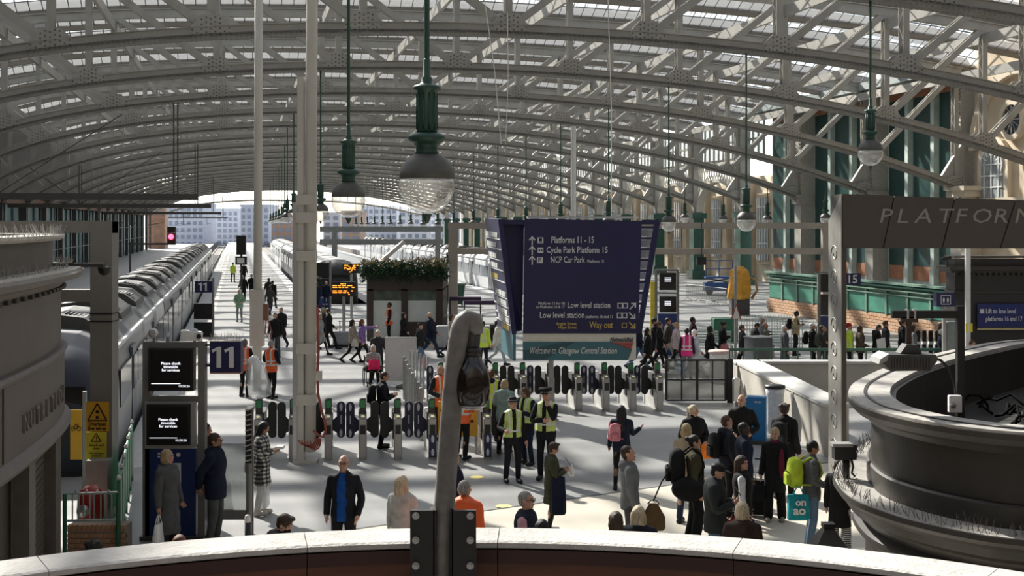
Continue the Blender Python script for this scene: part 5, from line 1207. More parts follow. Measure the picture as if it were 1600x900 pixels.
def remesh(mb, name, vox, tris, smooth=2):
    me = mb.mesh(name, []) if False else None
    me = bpy.data.meshes.new(name); me.from_pydata(mb.v, [], mb.f)
    bm = bmesh.new(); bm.from_mesh(me); bmesh.ops.recalc_face_normals(bm, faces=bm.faces); bm.to_mesh(me); bm.free()
    o = bpy.data.objects.new('tmp', me); COL.objects.link(o)
    md = o.modifiers.new('r', 'REMESH'); md.mode = 'VOXEL'; md.voxel_size = vox
    if smooth: sm_ = o.modifiers.new('s', 'SMOOTH'); sm_.iterations = smooth; sm_.factor = .5
    dg = bpy.context.evaluated_depsgraph_get(); ev = o.evaluated_get(dg); nf = len(ev.data.polygons)*2
    dc = o.modifiers.new('d', 'DECIMATE'); dc.ratio = min(1, tris/max(1, nf))
    dg = bpy.context.evaluated_depsgraph_get(); m2 = bpy.data.meshes.new_from_object(o.evaluated_get(dg))
    v = np.empty(len(m2.vertices)*3); m2.vertices.foreach_get('co', v); v = v.reshape(-1, 3); f = [tuple(p.vertices) for p in m2.polygons]
    bpy.data.objects.remove(o); bpy.data.meshes.remove(me); bpy.data.meshes.remove(m2); return v, f
def seg_dist(P, a, b):
    a, b = np.array(a), np.array(b); d = b-a; t = np.clip(((P-a)@d)/max(1e-9, d@d), 0, 1); return np.linalg.norm(P-(a+t[:, None]*d), axis=1)
def weights(P, coat=False):
    W = np.zeros((len(P), len(BONES)))
    for i, (nm_, par_, a, b) in enumerate(BONES):
        pa_ = J[a]; pb_ = J[b] if b else J['head']+Vector((0, 0, .2)); d = seg_dist(P, pa_, pb_)
        if nm_ in ('pelvis', 'chest'): d = np.maximum(d-.10, .004)
        if nm_ == 'head': d = np.maximum(d-.05, .004)
        if nm_[:2] in ('th',): d = np.maximum(d-.04, .004)
        w = 1/(d**4+1e-7)
        if nm_[-1] in 'lr' and nm_ not in ('pelvis',):
            s = 1 if nm_[-1] == 'l' else -1; w *= np.clip((P[:, 0]*s+.02)/.04, 0, 1)
        if nm_[:2] in ('ua', 'fa', 'ha', 'fi'): w *= np.clip((np.abs(P[:, 0])-.10)/.07, 0, 1)*np.clip((np.abs(P[:, 0])-(.15+.47*np.clip(1.38-P[:, 2], 0, 1)*.62))/.04+.5, 0, 1)
        if nm_[:2] in ('ha', 'fi', 'fa'): w *= (np.abs(P[:, 0]) > .2)
        if nm_ == 'head': w *= (P[:, 2] > 1.40)
        if nm_ == 'chest': w *= np.clip((P[:, 2]-1.0)/.12, 0, 1)
        if nm_ == 'pelvis': w *= np.clip((1.22-P[:, 2])/.12, 0, 1)
        if nm_[:2] in ('th', 'si', 'fo'): w *= np.clip((.98-P[:, 2])/.1, 0, 1)
        if coat and nm_[:2] in ('th', 'si'): w *= .35
        W[:, i] = w
    W = np.maximum(W, 1e-12); return W/W.sum(1)[:, None]
def pose_mats(pose):
    out = []
    for nm_, par_, a, b in BONES:
        r = pose.get(nm_, (0, 0, 0)); Mx = Matrix.Translation(J[a]) @ Euler((R(r[0]), R(r[1]), R(r[2])), 'XYZ').to_matrix().to_4x4() @ Matrix.Translation(-J[a])
        out.append((out[BI[par_]] @ Mx) if par_ else Mx)
    return np.array([[list(x) for x in m] for m in out])
class Tpl:
    def __init__(s, v, f, coat=False, rigid=None, mi=None):
        s.v = v; s.f = f; s.mi = mi if mi is not None else [0]*len(f)
        if rigid: s.W = np.zeros((len(v), len(BONES))); s.W[:, BI[rigid]] = 1
        else: s.W = weights(v, coat)
        s.h = np.c_[v, np.ones(len(v))]
        n_ = len(f); s.loops = np.fromiter((i for q_ in f for i in q_), dtype=np.int32); s.tot = np.fromiter((len(q_) for q_ in f), dtype=np.int32)
    def posed(s, Mx): return np.einsum('vb,bij,vj->vi', s.W, Mx, s.h)[:, :3]
    def mesh(s, name, Mx, mats, mi=None, dz=0.0):
        v = s.posed(Mx); v[:, 2] += dz
        me = bpy.data.meshes.new(name); me.vertices.add(len(v)); me.vertices.foreach_set('co', v.ravel()); me.loops.add(len(s.loops)); me.loops.foreach_set('vertex_index', s.loops)
        me.polygons.add(len(s.f)); st_ = np.concatenate([[0], np.cumsum(s.tot)[:-1]]).astype(np.int32); me.polygons.foreach_set('loop_start', st_); me.polygons.foreach_set('loop_total', s.tot)
        for m in mats: me.materials.append(m)
        me.polygons.foreach_set('material_index', np.array(mi if mi is not None else s.mi, dtype=np.int32)); me.polygons.foreach_set('use_smooth', np.ones(len(s.f), dtype=bool)); me.update(calc_edges=True); return me
# --- body template
def body_parts(mb):
    torso(mb)
    capsule(mb, (0, .018, 1.44), (0, .004, 1.57), .056, .052)
    ball(mb, (0, .012, 1.655), (.074, .094, .098)); ball(mb, (0, -.018, 1.585), (.058, .066, .062)); ball(mb, (0, -.06, 1.555), (.03, .025, .025))
    capsule(mb, (0, -.080, 1.655), (0, -.094, 1.624), .008, .0125, n=8); ball(mb, (0, -.090, 1.585), (.024, .010, .010)); ball(mb, (0, -.070, 1.678), (.055, .018, .012))
    for s in (-1, 1): ball(mb, (s*.075, .012, 1.635), (.011, .024, .033)); ball(mb, (s*.035, -.066, 1.62), (.026, .02, .022))
    for n, s in (('l', 1), ('r', -1)):
        capsule(mb, J['sh'+n]+Vector((-s*.02, 0, -.01)), J['sh'+n].lerp(J['el'+n], .3), .062, .052); capsule(mb, J['sh'+n], J['el'+n], .052, .041); capsule(mb, J['el'+n], J['wr'+n], .042, .027)
        d = (J['kn'+n]-J['wr'+n]); pm = J['wr'+n]+d*.55
        ball(mb, pm, (.030, .042, .052)); capsule(mb, J['wr'+n], pm, .027, .028)
        dn = Vector((s*.45, 0, -.89))
        for i, (y, L) in enumerate(((-.030, .062), (-.010, .072), (.011, .066), (.031, .050))):
            a = J['kn'+n]+Vector((0, y*.95, 0)); m_ = a+dn*L*.55+Vector((-s*.004, y*.12, 0)); capsule(mb, a-dn*.02, m_, .0095, .0088, n=8, m=3); capsule(mb, m_, m_+Vector((s*.12, 0, -.99))*L*.5, .0088, .007, n=8, m=3)
        a = J['wr'+n]+d*.35+Vector((0, -.03, 0)); b = a+Vector((s*.012, -.035, -.035)); capsule(mb, a, b, .013, .011, n=8, m=3); capsule(mb, b, b+Vector((s*.008, -.012, -.034)), .011, .008, n=8, m=3)
        capsule(mb, J['hp'+n]+Vector((0, 0, -.02)), J['ke'+n], .086, .056); capsule(mb, J['ke'+n], J['an'+n], .054, .036); ball(mb, J['ke'+n].lerp(J['an'+n], .3)+Vector((0, .02, 0)), (.046, .05, .11))
        capsule(mb, J['an'+n]+Vector((0, .02, -.04)), J['to'+n]+Vector((0, .02, .008)), .042, .03)
mb = MB(); body_parts(mb); BV, BF = remesh(mb, 'body', .0065, 7000, 1)
def face_mi(v, f):
    c = np.array([v[list(q_)].mean(0) for q_ in f]); mi = np.zeros(len(f), int)
    eye = (np.abs(np.abs(c[:, 0])-.032) < .012) & (np.abs(c[:, 2]-1.648) < .006) & (c[:, 1] < -.05); mi[eye] = 1
    brow = (np.abs(np.abs(c[:, 0])-.034) < .018) & (np.abs(c[:, 2]-1.672) < .005) & (c[:, 1] < -.05); mi[brow] = 1
    lip = (np.abs(c[:, 0]) < .024) & (np.abs(c[:, 2]-1.585) < .008) & (c[:, 1] < -.075); mi[lip] = 2; return mi
T_body = Tpl(BV, BF, mi=face_mi(BV, BF))
mb = MB(); body_parts(mb); v_, f_ = remesh(mb, 'body', .011, 2200, 1); T_body_far = Tpl(v_, f_)
T = {}
def make(name, fn, vox, tris, coat=False, rigid=None, smooth=2):
    mb = MB(); fn(mb); v, f = remesh(mb, name, vox, tris, smooth)
    if name.startswith('hair_') and name[5:] not in ('cap', 'beanie', 'hoodup', 'scarf', 'bald'):      # strands: shallow vertical ridges
        a = np.arctan2(v[:, 1]-.03, v[:, 0]); lo_ = np.clip((1.74-v[:, 2])/.05, 0, 1); k = 1+lo_*(.05*np.sin(17*a+9*v[:, 2])+.03*np.sin(31*a-20*v[:, 2])); v[:, 0] *= k; v[:, 1] = .03+(v[:, 1]-.03)*k
    elif not rigid and name not in ('vest', 'scarfneck'):                                            # folds in the cloth
        for i in range(len(v)):
            p = Vector(v[i]); amp = .010 if name in ('puffer', 'longcoat', 'coat', 'wide_trousers', 'hooded') else .007
            q_ = noise.noise_vector(Vector((p.x*9, p.y*9, p.z*6)))*amp+noise.noise_vector(Vector((p.x*22, p.y*22, p.z*15+40)))*amp*.5; v[i] += np.array((q_.x, q_.y, q_.z*.4))
            if name in ('puffer', 'longcoat'): w_ = .007*abs(math.sin(p.z*2*math.pi/.17)); c_ = np.array((p.x, p.y)); n_ = max(1e-3, np.linalg.norm(c_)); v[i][:2] += c_/n_*(w_-.004)*(1 if abs(p.x) < .24 else .3)
    T[name] = Tpl(v, f, coat, rigid)
def sleeves(mb, g, upto=1.0):
    for n, s in (('l', 1), ('r', -1)):
        capsule(mb, J['sh'+n]+Vector((-s*.025, 0, -.01)), J['sh'+n].lerp(J['el'+n], .3), .062+g, .054+g)
        if upto > .6: capsule(mb, J['sh'+n], J['el'+n], .052+g, .045+g); capsule(mb, J['el'+n], J['el'+n].lerp(J['wr'+n], .96), .046+g, .034+g*.8)
        else: capsule(mb, J['sh'+n], J['sh'+n].lerp(J['el'+n], .62), .056+g, .052+g)
def skirt(mb, z0, w, g):
    n = 20; vs = []; fs = []
    rg = [(z0, .165+w, .135+w), ((z0+.98)/2, .168+w*.6, .13+w*.6), (.98, .158+g, .118+g), (1.1, .13, .1)]
    for z, a, b in rg:
        for k in range(n): t = 2*math.pi*k/n; vs.append((a*math.cos(t), b*math.sin(t), z))
    for i in range(3):
        for k in range(n): l = (k+1) % n; fs.append((i*n+k, i*n+l, i*n+n+l, i*n+n+k))
    mb.add(vs, fs+[tuple(range(n-1, -1, -1)), tuple(len(vs)-n+k for k in range(n))])
def collar(mb, g=.0): capsule(mb, (0, .018, 1.45), (0, .008, 1.505), .066+g, .068+g, 1.05, 1.05)
def hood(mb): ball(mb, (0, .095, 1.47), (.115, .075, .075)); ball(mb, (0, .06, 1.50), (.105, .07, .05))
def torso_low(mb, g):
    n = 20; vs = []; fs = []
    for z, a, b in ((.84, .15, .11), (.92, .168, .122), (1.0, .158, .115), (1.04, .15, .11)):
        for k in range(n): t = 2*math.pi*k/n; vs.append(((a+g)*math.cos(t), (b+g)*math.sin(t), z))
    for i in range(3):
        for k in range(n): l = (k+1) % n; fs.append((i*n+k, i*n+l, i*n+n+l, i*n+n+k))
    mb.add(vs, fs+[tuple(range(n-1, -1, -1)), tuple(len(vs)-n+k for k in range(n))])
make('jacket', lambda b: (torso(b, .026, z0=.83), sleeves(b, .016), collar(b)), .016, 2600)
make('puffer', lambda b: (torso(b, .045, z0=.84), sleeves(b, .030), collar(b, .012)), .018, 2400)
make('hoodie', lambda b: (torso(b, .024, z0=.85), sleeves(b, .015), hood(b)), .016, 2600)
make('hooded', lambda b: (torso(b, .042, z0=.80), sleeves(b, .027), hood(b), collar(b, .01)), .017, 2600)
make('tee', lambda b: (torso(b, .014, z0=.84), sleeves(b, .012, .5)), .014, 2000)
make('shirt', lambda b: (torso(b, .013, z0=.86), sleeves(b, .008)), .014, 2200)
make('coat', lambda b: (torso(b, .032, z0=.9), sleeves(b, .020), collar(b), skirt(b, .58, .035, .03)), .017, 2800, True)
make('longcoat', lambda b: (torso(b, .042, z0=.9), sleeves(b, .028), collar(b, .01), skirt(b, .42, .05, .04), hood(b)), .018, 2800, True)
make('vest', lambda b: torso(b, .038, z0=.84, shoulder=1.02), .016, 9000)
make('bodice', lambda b: torso(b, .016, z0=.84), .016, 1500)
make('trousers', lambda b: ([(capsule(b, J['hp'+n]+Vector((0, 0, 0)), J['ke'+n], .098, .070), capsule(b, J['ke'+n], J['an'+n]+Vector((0, 0, .03)), .069, .058)) for n in 'lr'], torso_low(b, .012)), .015, 2000)
make('wide_trousers', lambda b: ([(capsule(b, J['hp'+n], J['ke'+n], .102, .088), capsule(b, J['ke'+n], J['an'+n]+Vector((0, 0, .02)), .088, .088)) for n in 'lr'], torso_low(b, .014)), .015, 2000)
make('jogger', lambda b: ([(capsule(b, J['hp'+n], J['ke'+n], .090, .060), capsule(b, J['ke'+n], J['an'+n]+Vector((0, 0, .06)), .058, .044)) for n in 'lr'], torso_low(b, .006)), .014, 1800)
for n in 'lr':
    make('shoe'+n, lambda b: (capsule(b, J['an'+n]+Vector((0, .03, -.035)), J['to'+n]+Vector((0, -.01, .018)), .050, .044), capsule(b, J['an'+n]+Vector((0, .005, -.02)), J['an'+n]+Vector((0, .0, .02)), .050, .046)), .014, 360, rigid='fo'+n, smooth=1)
    v = T['shoe'+n].v; v[:, 2] = np.maximum(v[:, 2], 0.0); T['shoe'+n].h[:, 2] = v[:, 2]
# --- hair and headwear, carried by the head
def skull(b, g=.012, y=.022, z=1.672): ball(b, (0, y, z), (.074+g, .090+g, .090+g))
HAIR = dict(
    short=lambda b: (skull(b, .010), ball(b, (0, .05, 1.645), (.080, .066, .085))),
    crop=lambda b: (skull(b, .004, .020, 1.668), ball(b, (0, .05, 1.635), (.074, .060, .080))),
    quiff=lambda b: (skull(b, .014, .022, 1.678), ball(b, (0, .05, 1.64), (.080, .066, .085)), ball(b, (.01, -.045, 1.752), (.06, .05, .028))),
    curly=lambda b: [skull(b, .018, .026, 1.675)]+[ball(b, (.075*math.cos(a), .03+.075*math.sin(a), 1.72+.02*math.sin(3*a)), .032, 8) for a in [k*.7 for k in range(9)]],
    bald=lambda b: (ball(b, (0, .055, 1.625), (.078, .055, .050)),),
    bob=lambda b: (skull(b, .014), ball(b, (0, .055, 1.60), (.094, .066, .10)), ball(b, (.07, .01, 1.60), (.022, .05, .085)), ball(b, (-.07, .01, 1.60), (.022, .05, .085))),
    long=lambda b: (skull(b, .013), capsule(b, (0, .06, 1.66), (0, .105, 1.30), .085, .075, 1.15, .62), capsule(b, (.07, .01, 1.65), (.085, .03, 1.38), .026, .03), capsule(b, (-.07, .01, 1.65), (-.085, .03, 1.38), .026, .03)),
    bun=lambda b: (skull(b, .009), ball(b, (0, .05, 1.645), (.078, .062, .08)), ball(b, (0, .125, 1.70), .042)),
    pony=lambda b: (skull(b, .009), ball(b, (0, .05, 1.645), (.078, .062, .08)), capsule(b, (0, .12, 1.69), (0, .14, 1.45), .03, .022)),
    scarf=lambda b: (skull(b, .020), ball(b, (0, .05, 1.62), (.098, .07, .11)), capsule(b, (0, .02, 1.53), (0, .03, 1.44), .085, .10)),
    beanie=lambda b: (ball(b, (0, .018, 1.70), (.092, .106, .082)), ball(b, (0, .05, 1.64), (.078, .06, .06))),
    cap=lambda b: (ball(b, (0, .018, 1.700), (.088, .103, .070)), ball(b, (0, .05, 1.635), (.078, .062, .075)), ball(b, (0, -.11, 1.690), (.066, .072, .010))),
    hoodup=lambda b: (ball(b, (0, .035, 1.66), (.105, .105, .125)), capsule(b, (0, .04, 1.56), (0, .04, 1.46), .10, .12)))
for k, fn in HAIR.items(): make('hair_'+k, fn, .010, 700, rigid='head', smooth=2)
make('beard', lambda b: (ball(b, (0, -.035, 1.560), (.056, .058, .036)), ball(b, (0, -.082, 1.600), (.030, .012, .008))), .007, 500, rigid='head', smooth=1)
make('mask', lambda b: (ball(b, (0, -.055, 1.585), (.056, .058, .045)),), .009, 400, rigid='head', smooth=1)
make('scarfneck', lambda b: (ball(b, (0, .0, 1.50), (.10, .10, .045)),), .012, 400)
# spectacles, hats as plain meshes on the head bone
def rigid_tpl(name, fn, bone='head'):
    mb = MB(); fn(mb); T[name] = Tpl(np.array(mb.v), mb.f, rigid=bone, mi=list(mb.mi))
def specs(b):
    for s in (-1, 1):
        for k in range(10): a, c = 2*math.pi*k/10, 2*math.pi*(k+1)/10; b.bar((s*.034+.024*math.cos(a), -.098, 1.647+.017*math.sin(a)), (s*.034+.024*math.cos(c), -.098, 1.647+.017*math.sin(c)), .004, .005)
        b.bar((s*.058, -.096, 1.65), (s*.078, .01, 1.648), .004, .005)
    b.bar((-.012, -.1, 1.65), (.012, -.1, 1.65), .004, .005)
rigid_tpl('specs', specs)
def police_cap(b):
    b.m = 0; b.lathe([(.088, 1.690), (.090, 1.725), (.135, 1.752), (.130, 1.775), (.02, 1.785)], 20, (0, .005, 0)); b.m = 1; b.lathe([(.092, 1.695), (.093, 1.722)], 20, (0, .005, 0)); b.m = 0; b.prism([(-.07, -.06), (-.06, -.135), (0, -.155), (.06, -.135), (.07, -.06)], 1.685, 1.695, 'z')
rigid_tpl('police_cap', police_cap)
def bowler(b): b.m = 0; b.lathe([(.125, 1.695), (.130, 1.702), (.094, 1.708), (.092, 1.750), (.07, 1.782), (.01, 1.792)], 20, (0, .005, 0)); b.m = 1; b.lathe([(.095, 1.710), (.095, 1.730)], 20, (0, .005, 0))
rigid_tpl('bowler', bowler)
# --- cloth and skin
CL = {}
def cloth(c, name='cloth', var=.12, rough=.85):
    k = name+'_%d_%d_%d' % tuple(int(x*1000) for x in c); return mat(k, c, rough, var=var+.06, scale=9, bump=.35, bscale=14, spec=.2)
SK = dict(p=(.52, .30, .215), t=(.42, .225, .15), m=(.24, .115, .07), d=(.075, .036, .024))
def hairmat(c):
    k = 'hairs_%d_%d_%d' % tuple(int(x*1000) for x in c)
    if k in MATS: return MATS[k]
    m = mat(k, c, .5, var=.45, scale=5, bump=.6, bscale=7, spec=.4, stretch=(16, 16, 1.2)); return m
def skin(k): return mat('skin_'+k, SK[k], .5, var=.08, scale=20, spec=.35)
M_eye = mat('eye_dark', (.02, .015, .012), .4, var=0)
def lips(k): return mat('lips_'+k, tuple(x*f for x, f in zip(SK[k], (.85, .55, .55))), .45, var=0)
HC = dict(k=(.010, .008, .007), b=(.045, .024, .013), br=(.09, .045, .022), r=(.14, .045, .02), bl=(.42, .31, .17), wb=(.55, .46, .32), g=(.30, .29, .27), w=(.62, .61, .58), s=(.16, .13, .11), red=(.45, .02, .02), navy=(.012, .015, .03), bk=(.012, .012, .013), cream=(.62, .58, .5), white=(.7, .7, .68), green=(.10, .13, .04))
def plaid():
    if 'plaid' in MATS: return MATS['plaid']
    m = bpy.data.materials.new('plaid'); m.use_nodes = True; nt = m.node_tree; b = nt.nodes['Principled BSDF']; b.inputs['Roughness'].default_value = .9
    tc = nt.nodes.new('ShaderNodeTexCoord'); mp = nt.nodes.new('ShaderNodeMapping'); mp.inputs['Scale'].default_value = (1, 1, 1); nt.links.new(tc.outputs['Object'], mp.inputs[0])
    outs = []
    for ax in ('X', 'Z'):
        w = nt.nodes.new('ShaderNodeTexWave'); w.bands_direction = ax; w.inputs['Scale'].default_value = 4.2; nt.links.new(mp.outputs[0], w.inputs[0])
        g = nt.nodes.new('ShaderNodeMath'); g.operation = 'GREATER_THAN'; g.inputs[1].default_value = .5; nt.links.new(w.outputs['Fac'], g.inputs[0]); outs.append(g)
    ad = nt.nodes.new('ShaderNodeMath'); ad.operation = 'ADD'; nt.links.new(outs[0].outputs[0], ad.inputs[0]); nt.links.new(outs[1].outputs[0], ad.inputs[1])
    r = nt.nodes.new('ShaderNodeValToRGB'); r.color_ramp.interpolation = 'CONSTANT'; e = r.color_ramp.elements; e[0].color = (.55, .54, .50, 1); e[1].position = .34; e[1].color = (.11, .105, .10, 1); e2 = e.new(.75); e2.color = (.012, .012, .012, 1)
    dv = nt.nodes.new('ShaderNodeMath'); dv.operation = 'MULTIPLY'; dv.inputs[1].default_value = .5; nt.links.new(ad.outputs[0], dv.inputs[0]); nt.links.new(dv.outputs[0], r.inputs[0]); nt.links.new(r.outputs[0], b.inputs['Base Color']); MATS['plaid'] = m; return m
def stripes():
    if 'stripes' in MATS: return MATS['stripes']
    m = bpy.data.materials.new('stripes'); m.use_nodes = True; nt = m.node_tree; b = nt.nodes['Principled BSDF']; b.inputs['Roughness'].default_value = .9
    tc = nt.nodes.new('ShaderNodeTexCoord'); w = nt.nodes.new('ShaderNodeTexWave'); w.bands_direction = 'Z'; w.inputs['Scale'].default_value = 9; nt.links.new(tc.outputs['Object'], w.inputs[0])
    r = nt.nodes.new('ShaderNodeValToRGB'); r.color_ramp.interpolation = 'CONSTANT'; r.color_ramp.elements[0].color = (.02, .02, .02, 1); r.color_ramp.elements[1].position = .5; r.color_ramp.elements[1].color = (.6, .6, .58, 1); nt.links.new(w.outputs['Fac'], r.inputs[0]); nt.links.new(r.outputs[0], b.inputs['Base Color']); MATS['stripes'] = m; return m
M_hv_o = mat('hivis_orange', (.85, .13, .025), .6, var=.05, emit=(.9, .12, .02), estr=0.0); M_hv_y = mat('hivis_yellow', (.62, .80, .06), .6, var=.05); M_refl = mat('reflective_tape', (.62, .63, .60), .35, var=.05); M_hv_p = mat('hivis_pink', (.70, .02, .20), .6, var=.05)
def band_mi(t, kind):
    """which faces of a vest or jacket carry tape or stay open at the front, from the rest shape"""
    c = np.array([t.v[list(q_)].mean(0) for q_ in t.f]); mi = np.zeros(len(t.f), int)
    if kind == 'tape':
        mi[np.abs(c[:, 2]-1.02) < .022] = 1; mi[(np.abs(np.abs(c[:, 0])-.095) < .022) & (c[:, 2] > 1.02)] = 1; mi[np.abs(c[:, 2]-1.14) < .018] = 1
    if kind == 'police':
        mi[(np.abs(c[:, 0]) < .04) & (c[:, 1] < 0)] = 1; mi[(c[:, 2] < .97)] = 1; mi[(np.abs(c[:, 2]-1.10) < .02)] = 2; mi[(np.abs(np.abs(c[:, 0])-.10) < .018) & (c[:, 2] > 1.1)] = 2
    return mi
# --- poses: bone rotations in degrees (x: forward is negative)
def arms(l=0, r=0, el=12, er=12, al=17, ar=17, fl=25, fr=25):
    return {'ual': (-l, al, 0), 'uar': (-r, -ar, 0), 'fal': (-el, 0, 0), 'far': (-er, 0, 0), 'fil': (-fl, 0, 0), 'fir': (-fr, 0, 0)}
def legs(l=0, r=0, kl_=4, kr_=4): return {'thl': (-l, -1, 0), 'thr': (-r, 1, 0), 'sil': (kl_, 0, 0), 'sir': (kr_, 0, 0), 'fol': (l-kl_, 0, 0) if l >= 0 else (min(0, -8), 0, 0), 'for': (r-kr_, 0, 0) if r >= 0 else (-8, 0, 0)}
POSE = dict(
    stand={**arms(4, 2), **legs(2, -1)},
    stand2={**arms(8, -4, 25, 18), **legs(-2, 5, 3, 8)},
    walk={**arms(-22, 24, 14, 28), **legs(26, -20, 6, 22)},
    walk2={**arms(20, -20, 24, 12), **legs(-18, 24, 26, 6)},
    phone={**arms(fl=45, fr=45), **legs(1, -1), 'head': (16, 0, 0), 'ual': (-9, 7, -14), 'uar': (-9, -7, 14), 'fal': (-84, -10, -51), 'far': (-84, 10, 51)},
    phone1={**arms(6, 30, 14, 88, 17, 18, 25, 50), **legs(2, -2), 'head': (8, 0, 0)},
    pockets={**arms(-8, -8, 30, 30, 11, 11, 40, 40), **legs(2, -2), 'fal': (-34, 8, -22), 'far': (-34, -8, 22)},
    back={**arms(-34, -34, 22, 22, 14, 14), **legs(1, -1), 'fal': (-20, 34, 0), 'far': (-20, -34, 0)},
    chin={**arms(fl=60, fr=40), **legs(3, -2), 'head': (6, 0, 0), 'ual': (-38, -1, -32), 'fal': (-118, -36, -41), 'uar': (1, 1, 60), 'far': (-95, -4, 35)},
    hip={**arms(4, 20, 14, 70, 17, 0, 20, 40), **legs(2, -2), 'far': (-58, -6, 40)},
    point={**arms(10, 0, 60, 10, 17, 17), **legs(24, -18, 6, 20), 'ual': (-88, 8, 0), 'fal': (-6, 0, 0), 'fil': (0, 0, 0)},
    carry={**arms(fl=60, fr=60), **legs(2, -2), 'ual': (0, 5, 0), 'uar': (0, -5, 0), 'fal': (-72, 30, -45), 'far': (-72, -30, 45)},
    bag={**arms(0, 2, 10, 8, 14, 14, 70, 70), **legs(2, -2)},
    push={**arms(42, 42, 30, 30, 18, 18, 60, 60), **legs(22, -16, 6, 18), 'chest': (14, 0, 0)},
    sit={**arms(14, 14, 70, 70, 14, 14, 40, 40), 'thl': (-84, -4, 0), 'thr': (-84, 4, 0), 'sil': (80, 0, 0), 'sir': (80, 0, 0), 'fal': (-60, 0, -30), 'far': (-60, 0, 30)},
    lookup={**arms(22, 25, 78, 80, 18, 18, 45, 45), **legs(2, -2), 'head': (-26, 0, 0), 'fal': (-70, 0, -25), 'far': (-70, 0, 25)},
    down={**arms(6, 6), **legs(2, -2), 'head': (26, 0, 0)})
def person(label, px, Y, h=1.72, face=0, pose='stand', top=('jacket', (.02, .02, .022)), legw=('trousers', (.018, .018, .02)), hair='short', hc='b', sk='p', shoe=(.02, .02, .02), extra=(), under=None, group=None, head=None, z0=0.0, far=False, px_is_x=False):
    X = px if px_is_x else (px-800)/F*Y
    e = empty('person', (X, Y, z0), R(face)); e.scale = (h/1.75,)*3; tag(e, label, 'person', group)
    P = dict(POSE[pose]) if isinstance(pose, str) else dict(pose)
    if head is not None: b_ = P.get('head', (0, 0, 0)); P['head'] = (b_[0]+head[0], 0, head[1])
    Mx = pose_mats(P)
    lo = min(T['shoel'].posed(Mx)[:, 2].min(), T['shoer'].posed(Mx)[:, 2].min()); dz = -lo if pose != 'sit' else 0.0
    bt = T_body_far if far else T_body
    link('body', bt.mesh('body', Mx, [skin(sk)] if far else [skin(sk), M_eye, lips(sk)], dz=dz), e)
    def part(nm_, t, mats, mi=None): return link(nm_, T[t].mesh(nm_, Mx, mats, mi, dz), e)
    part('trousers', legw[0], [legw[1] if not isinstance(legw[1], tuple) else cloth(legw[1])])
    part('shoe', 'shoel', [cloth(shoe, 'shoe', .1, .5)]); part('shoe', 'shoer', [cloth(shoe, 'shoe', .1, .5)])
    if top[0] == 'open':           # jacket open at the front over a shirt
        t = T['jacket']; c = np.array([t.v[list(q_)].mean(0) for q_ in t.f]); keep = ~((np.abs(c[:, 0]) < .075-.02*(c[:, 2] > 1.4)) & (c[:, 1] < -.03) & (c[:, 2] < 1.56))
        if 'jacket_open' not in T: T['jacket_open'] = Tpl(t.v, [q_ for q_, kk in zip(t.f, keep) if kk])
        part('jacket', 'jacket_open', [cloth(top[1])]); part('shirt', 'bodice', [cloth(top[2])])
    else: part({'tee': 'shirt', 'longcoat': 'coat', 'hooded': 'jacket', 'puffer': 'jacket'}.get(top[0], top[0]), top[0], [cloth(top[1]) if isinstance(top[1], tuple) else top[1]])
    if hair:
        if hair in ('police_cap', 'bowler'): part('hat', hair, [cloth(HC['bk'], 'hat'), mat('hat_check', (.4, .4, .4), .6, var=.8, scale=60)]); part('hair', 'hair_crop' if hair == 'police_cap' else 'hair_bald', [cloth(HC[hc], 'hair', .2, .6)])
        else: part({'beanie': 'hat', 'cap': 'hat', 'hoodup': 'hood', 'scarf': 'headscarf'}.get(hair, 'hair'), 'hair_'+hair, [(cloth(HC[hc], 'hair', .25, .55) if hair in ('beanie', 'cap', 'hoodup', 'scarf') else hairmat(HC[hc]))])
    for x in extra:
        if x == 'specs': part('glasses', 'specs', [M_black])
        elif x == 'beard': part('beard', 'beard', [cloth(HC[hc], 'hair', .25, .55)])
        elif x == 'mask': part('face_mask', 'mask', [cloth((.012, .012, .012))])
        elif x == 'vest_o': part('hi_vis_vest', 'vest', [M_hv_o, M_refl], band_mi(T['vest'], 'tape'))
        elif x == 'vest_y': part('hi_vis_vest', 'vest', [M_hv_y, M_refl], band_mi(T['vest'], 'tape'))
        elif x == 'vest_p': part('hi_vis_vest', 'vest', [M_hv_p, M_refl], band_mi(T['vest'], 'tape'))
        elif x == 'vest_police': part('stab_vest', 'vest', [mat('police_yellow', (.50, .62, .16), .6, var=.15), cloth((.012, .013, .016)), M_refl], band_mi(T['vest'], 'police'))
        elif x == 'gilet': part('gilet', 'vest', [cloth((.018, .022, .04))])
        elif isinstance(x, tuple) and x[0] == 'scarf': part('scarf', 'scarfneck', [cloth(x[1])])
        elif isinstance(x, tuple) and x[0] == 'vest': part('waistcoat', 'vest', [cloth(x[1])])
    bpy.context.view_layer.update() if False else None
    e['_'] = 0; del e['_']
    W = Matrix.Translation((X, Y, z0)) @ Matrix.Rotation(R(face), 4, 'Z') @ Matrix.Scale(h/1.75, 4)
    def bp(bone, off=(0, 0, 0)):       # world position of a bone's end with a local offset
        i = BI[bone]; a = J[BONES[i][3]] if BONES[i][3] else J['head']; q_ = Matrix([list(r_) for r_ in Mx[i]]) @ a; return W @ (q_+Vector((0, 0, dz))+Vector(off))
    return dict(e=e, W=W, bp=bp, face=R(face), s=h/1.75)
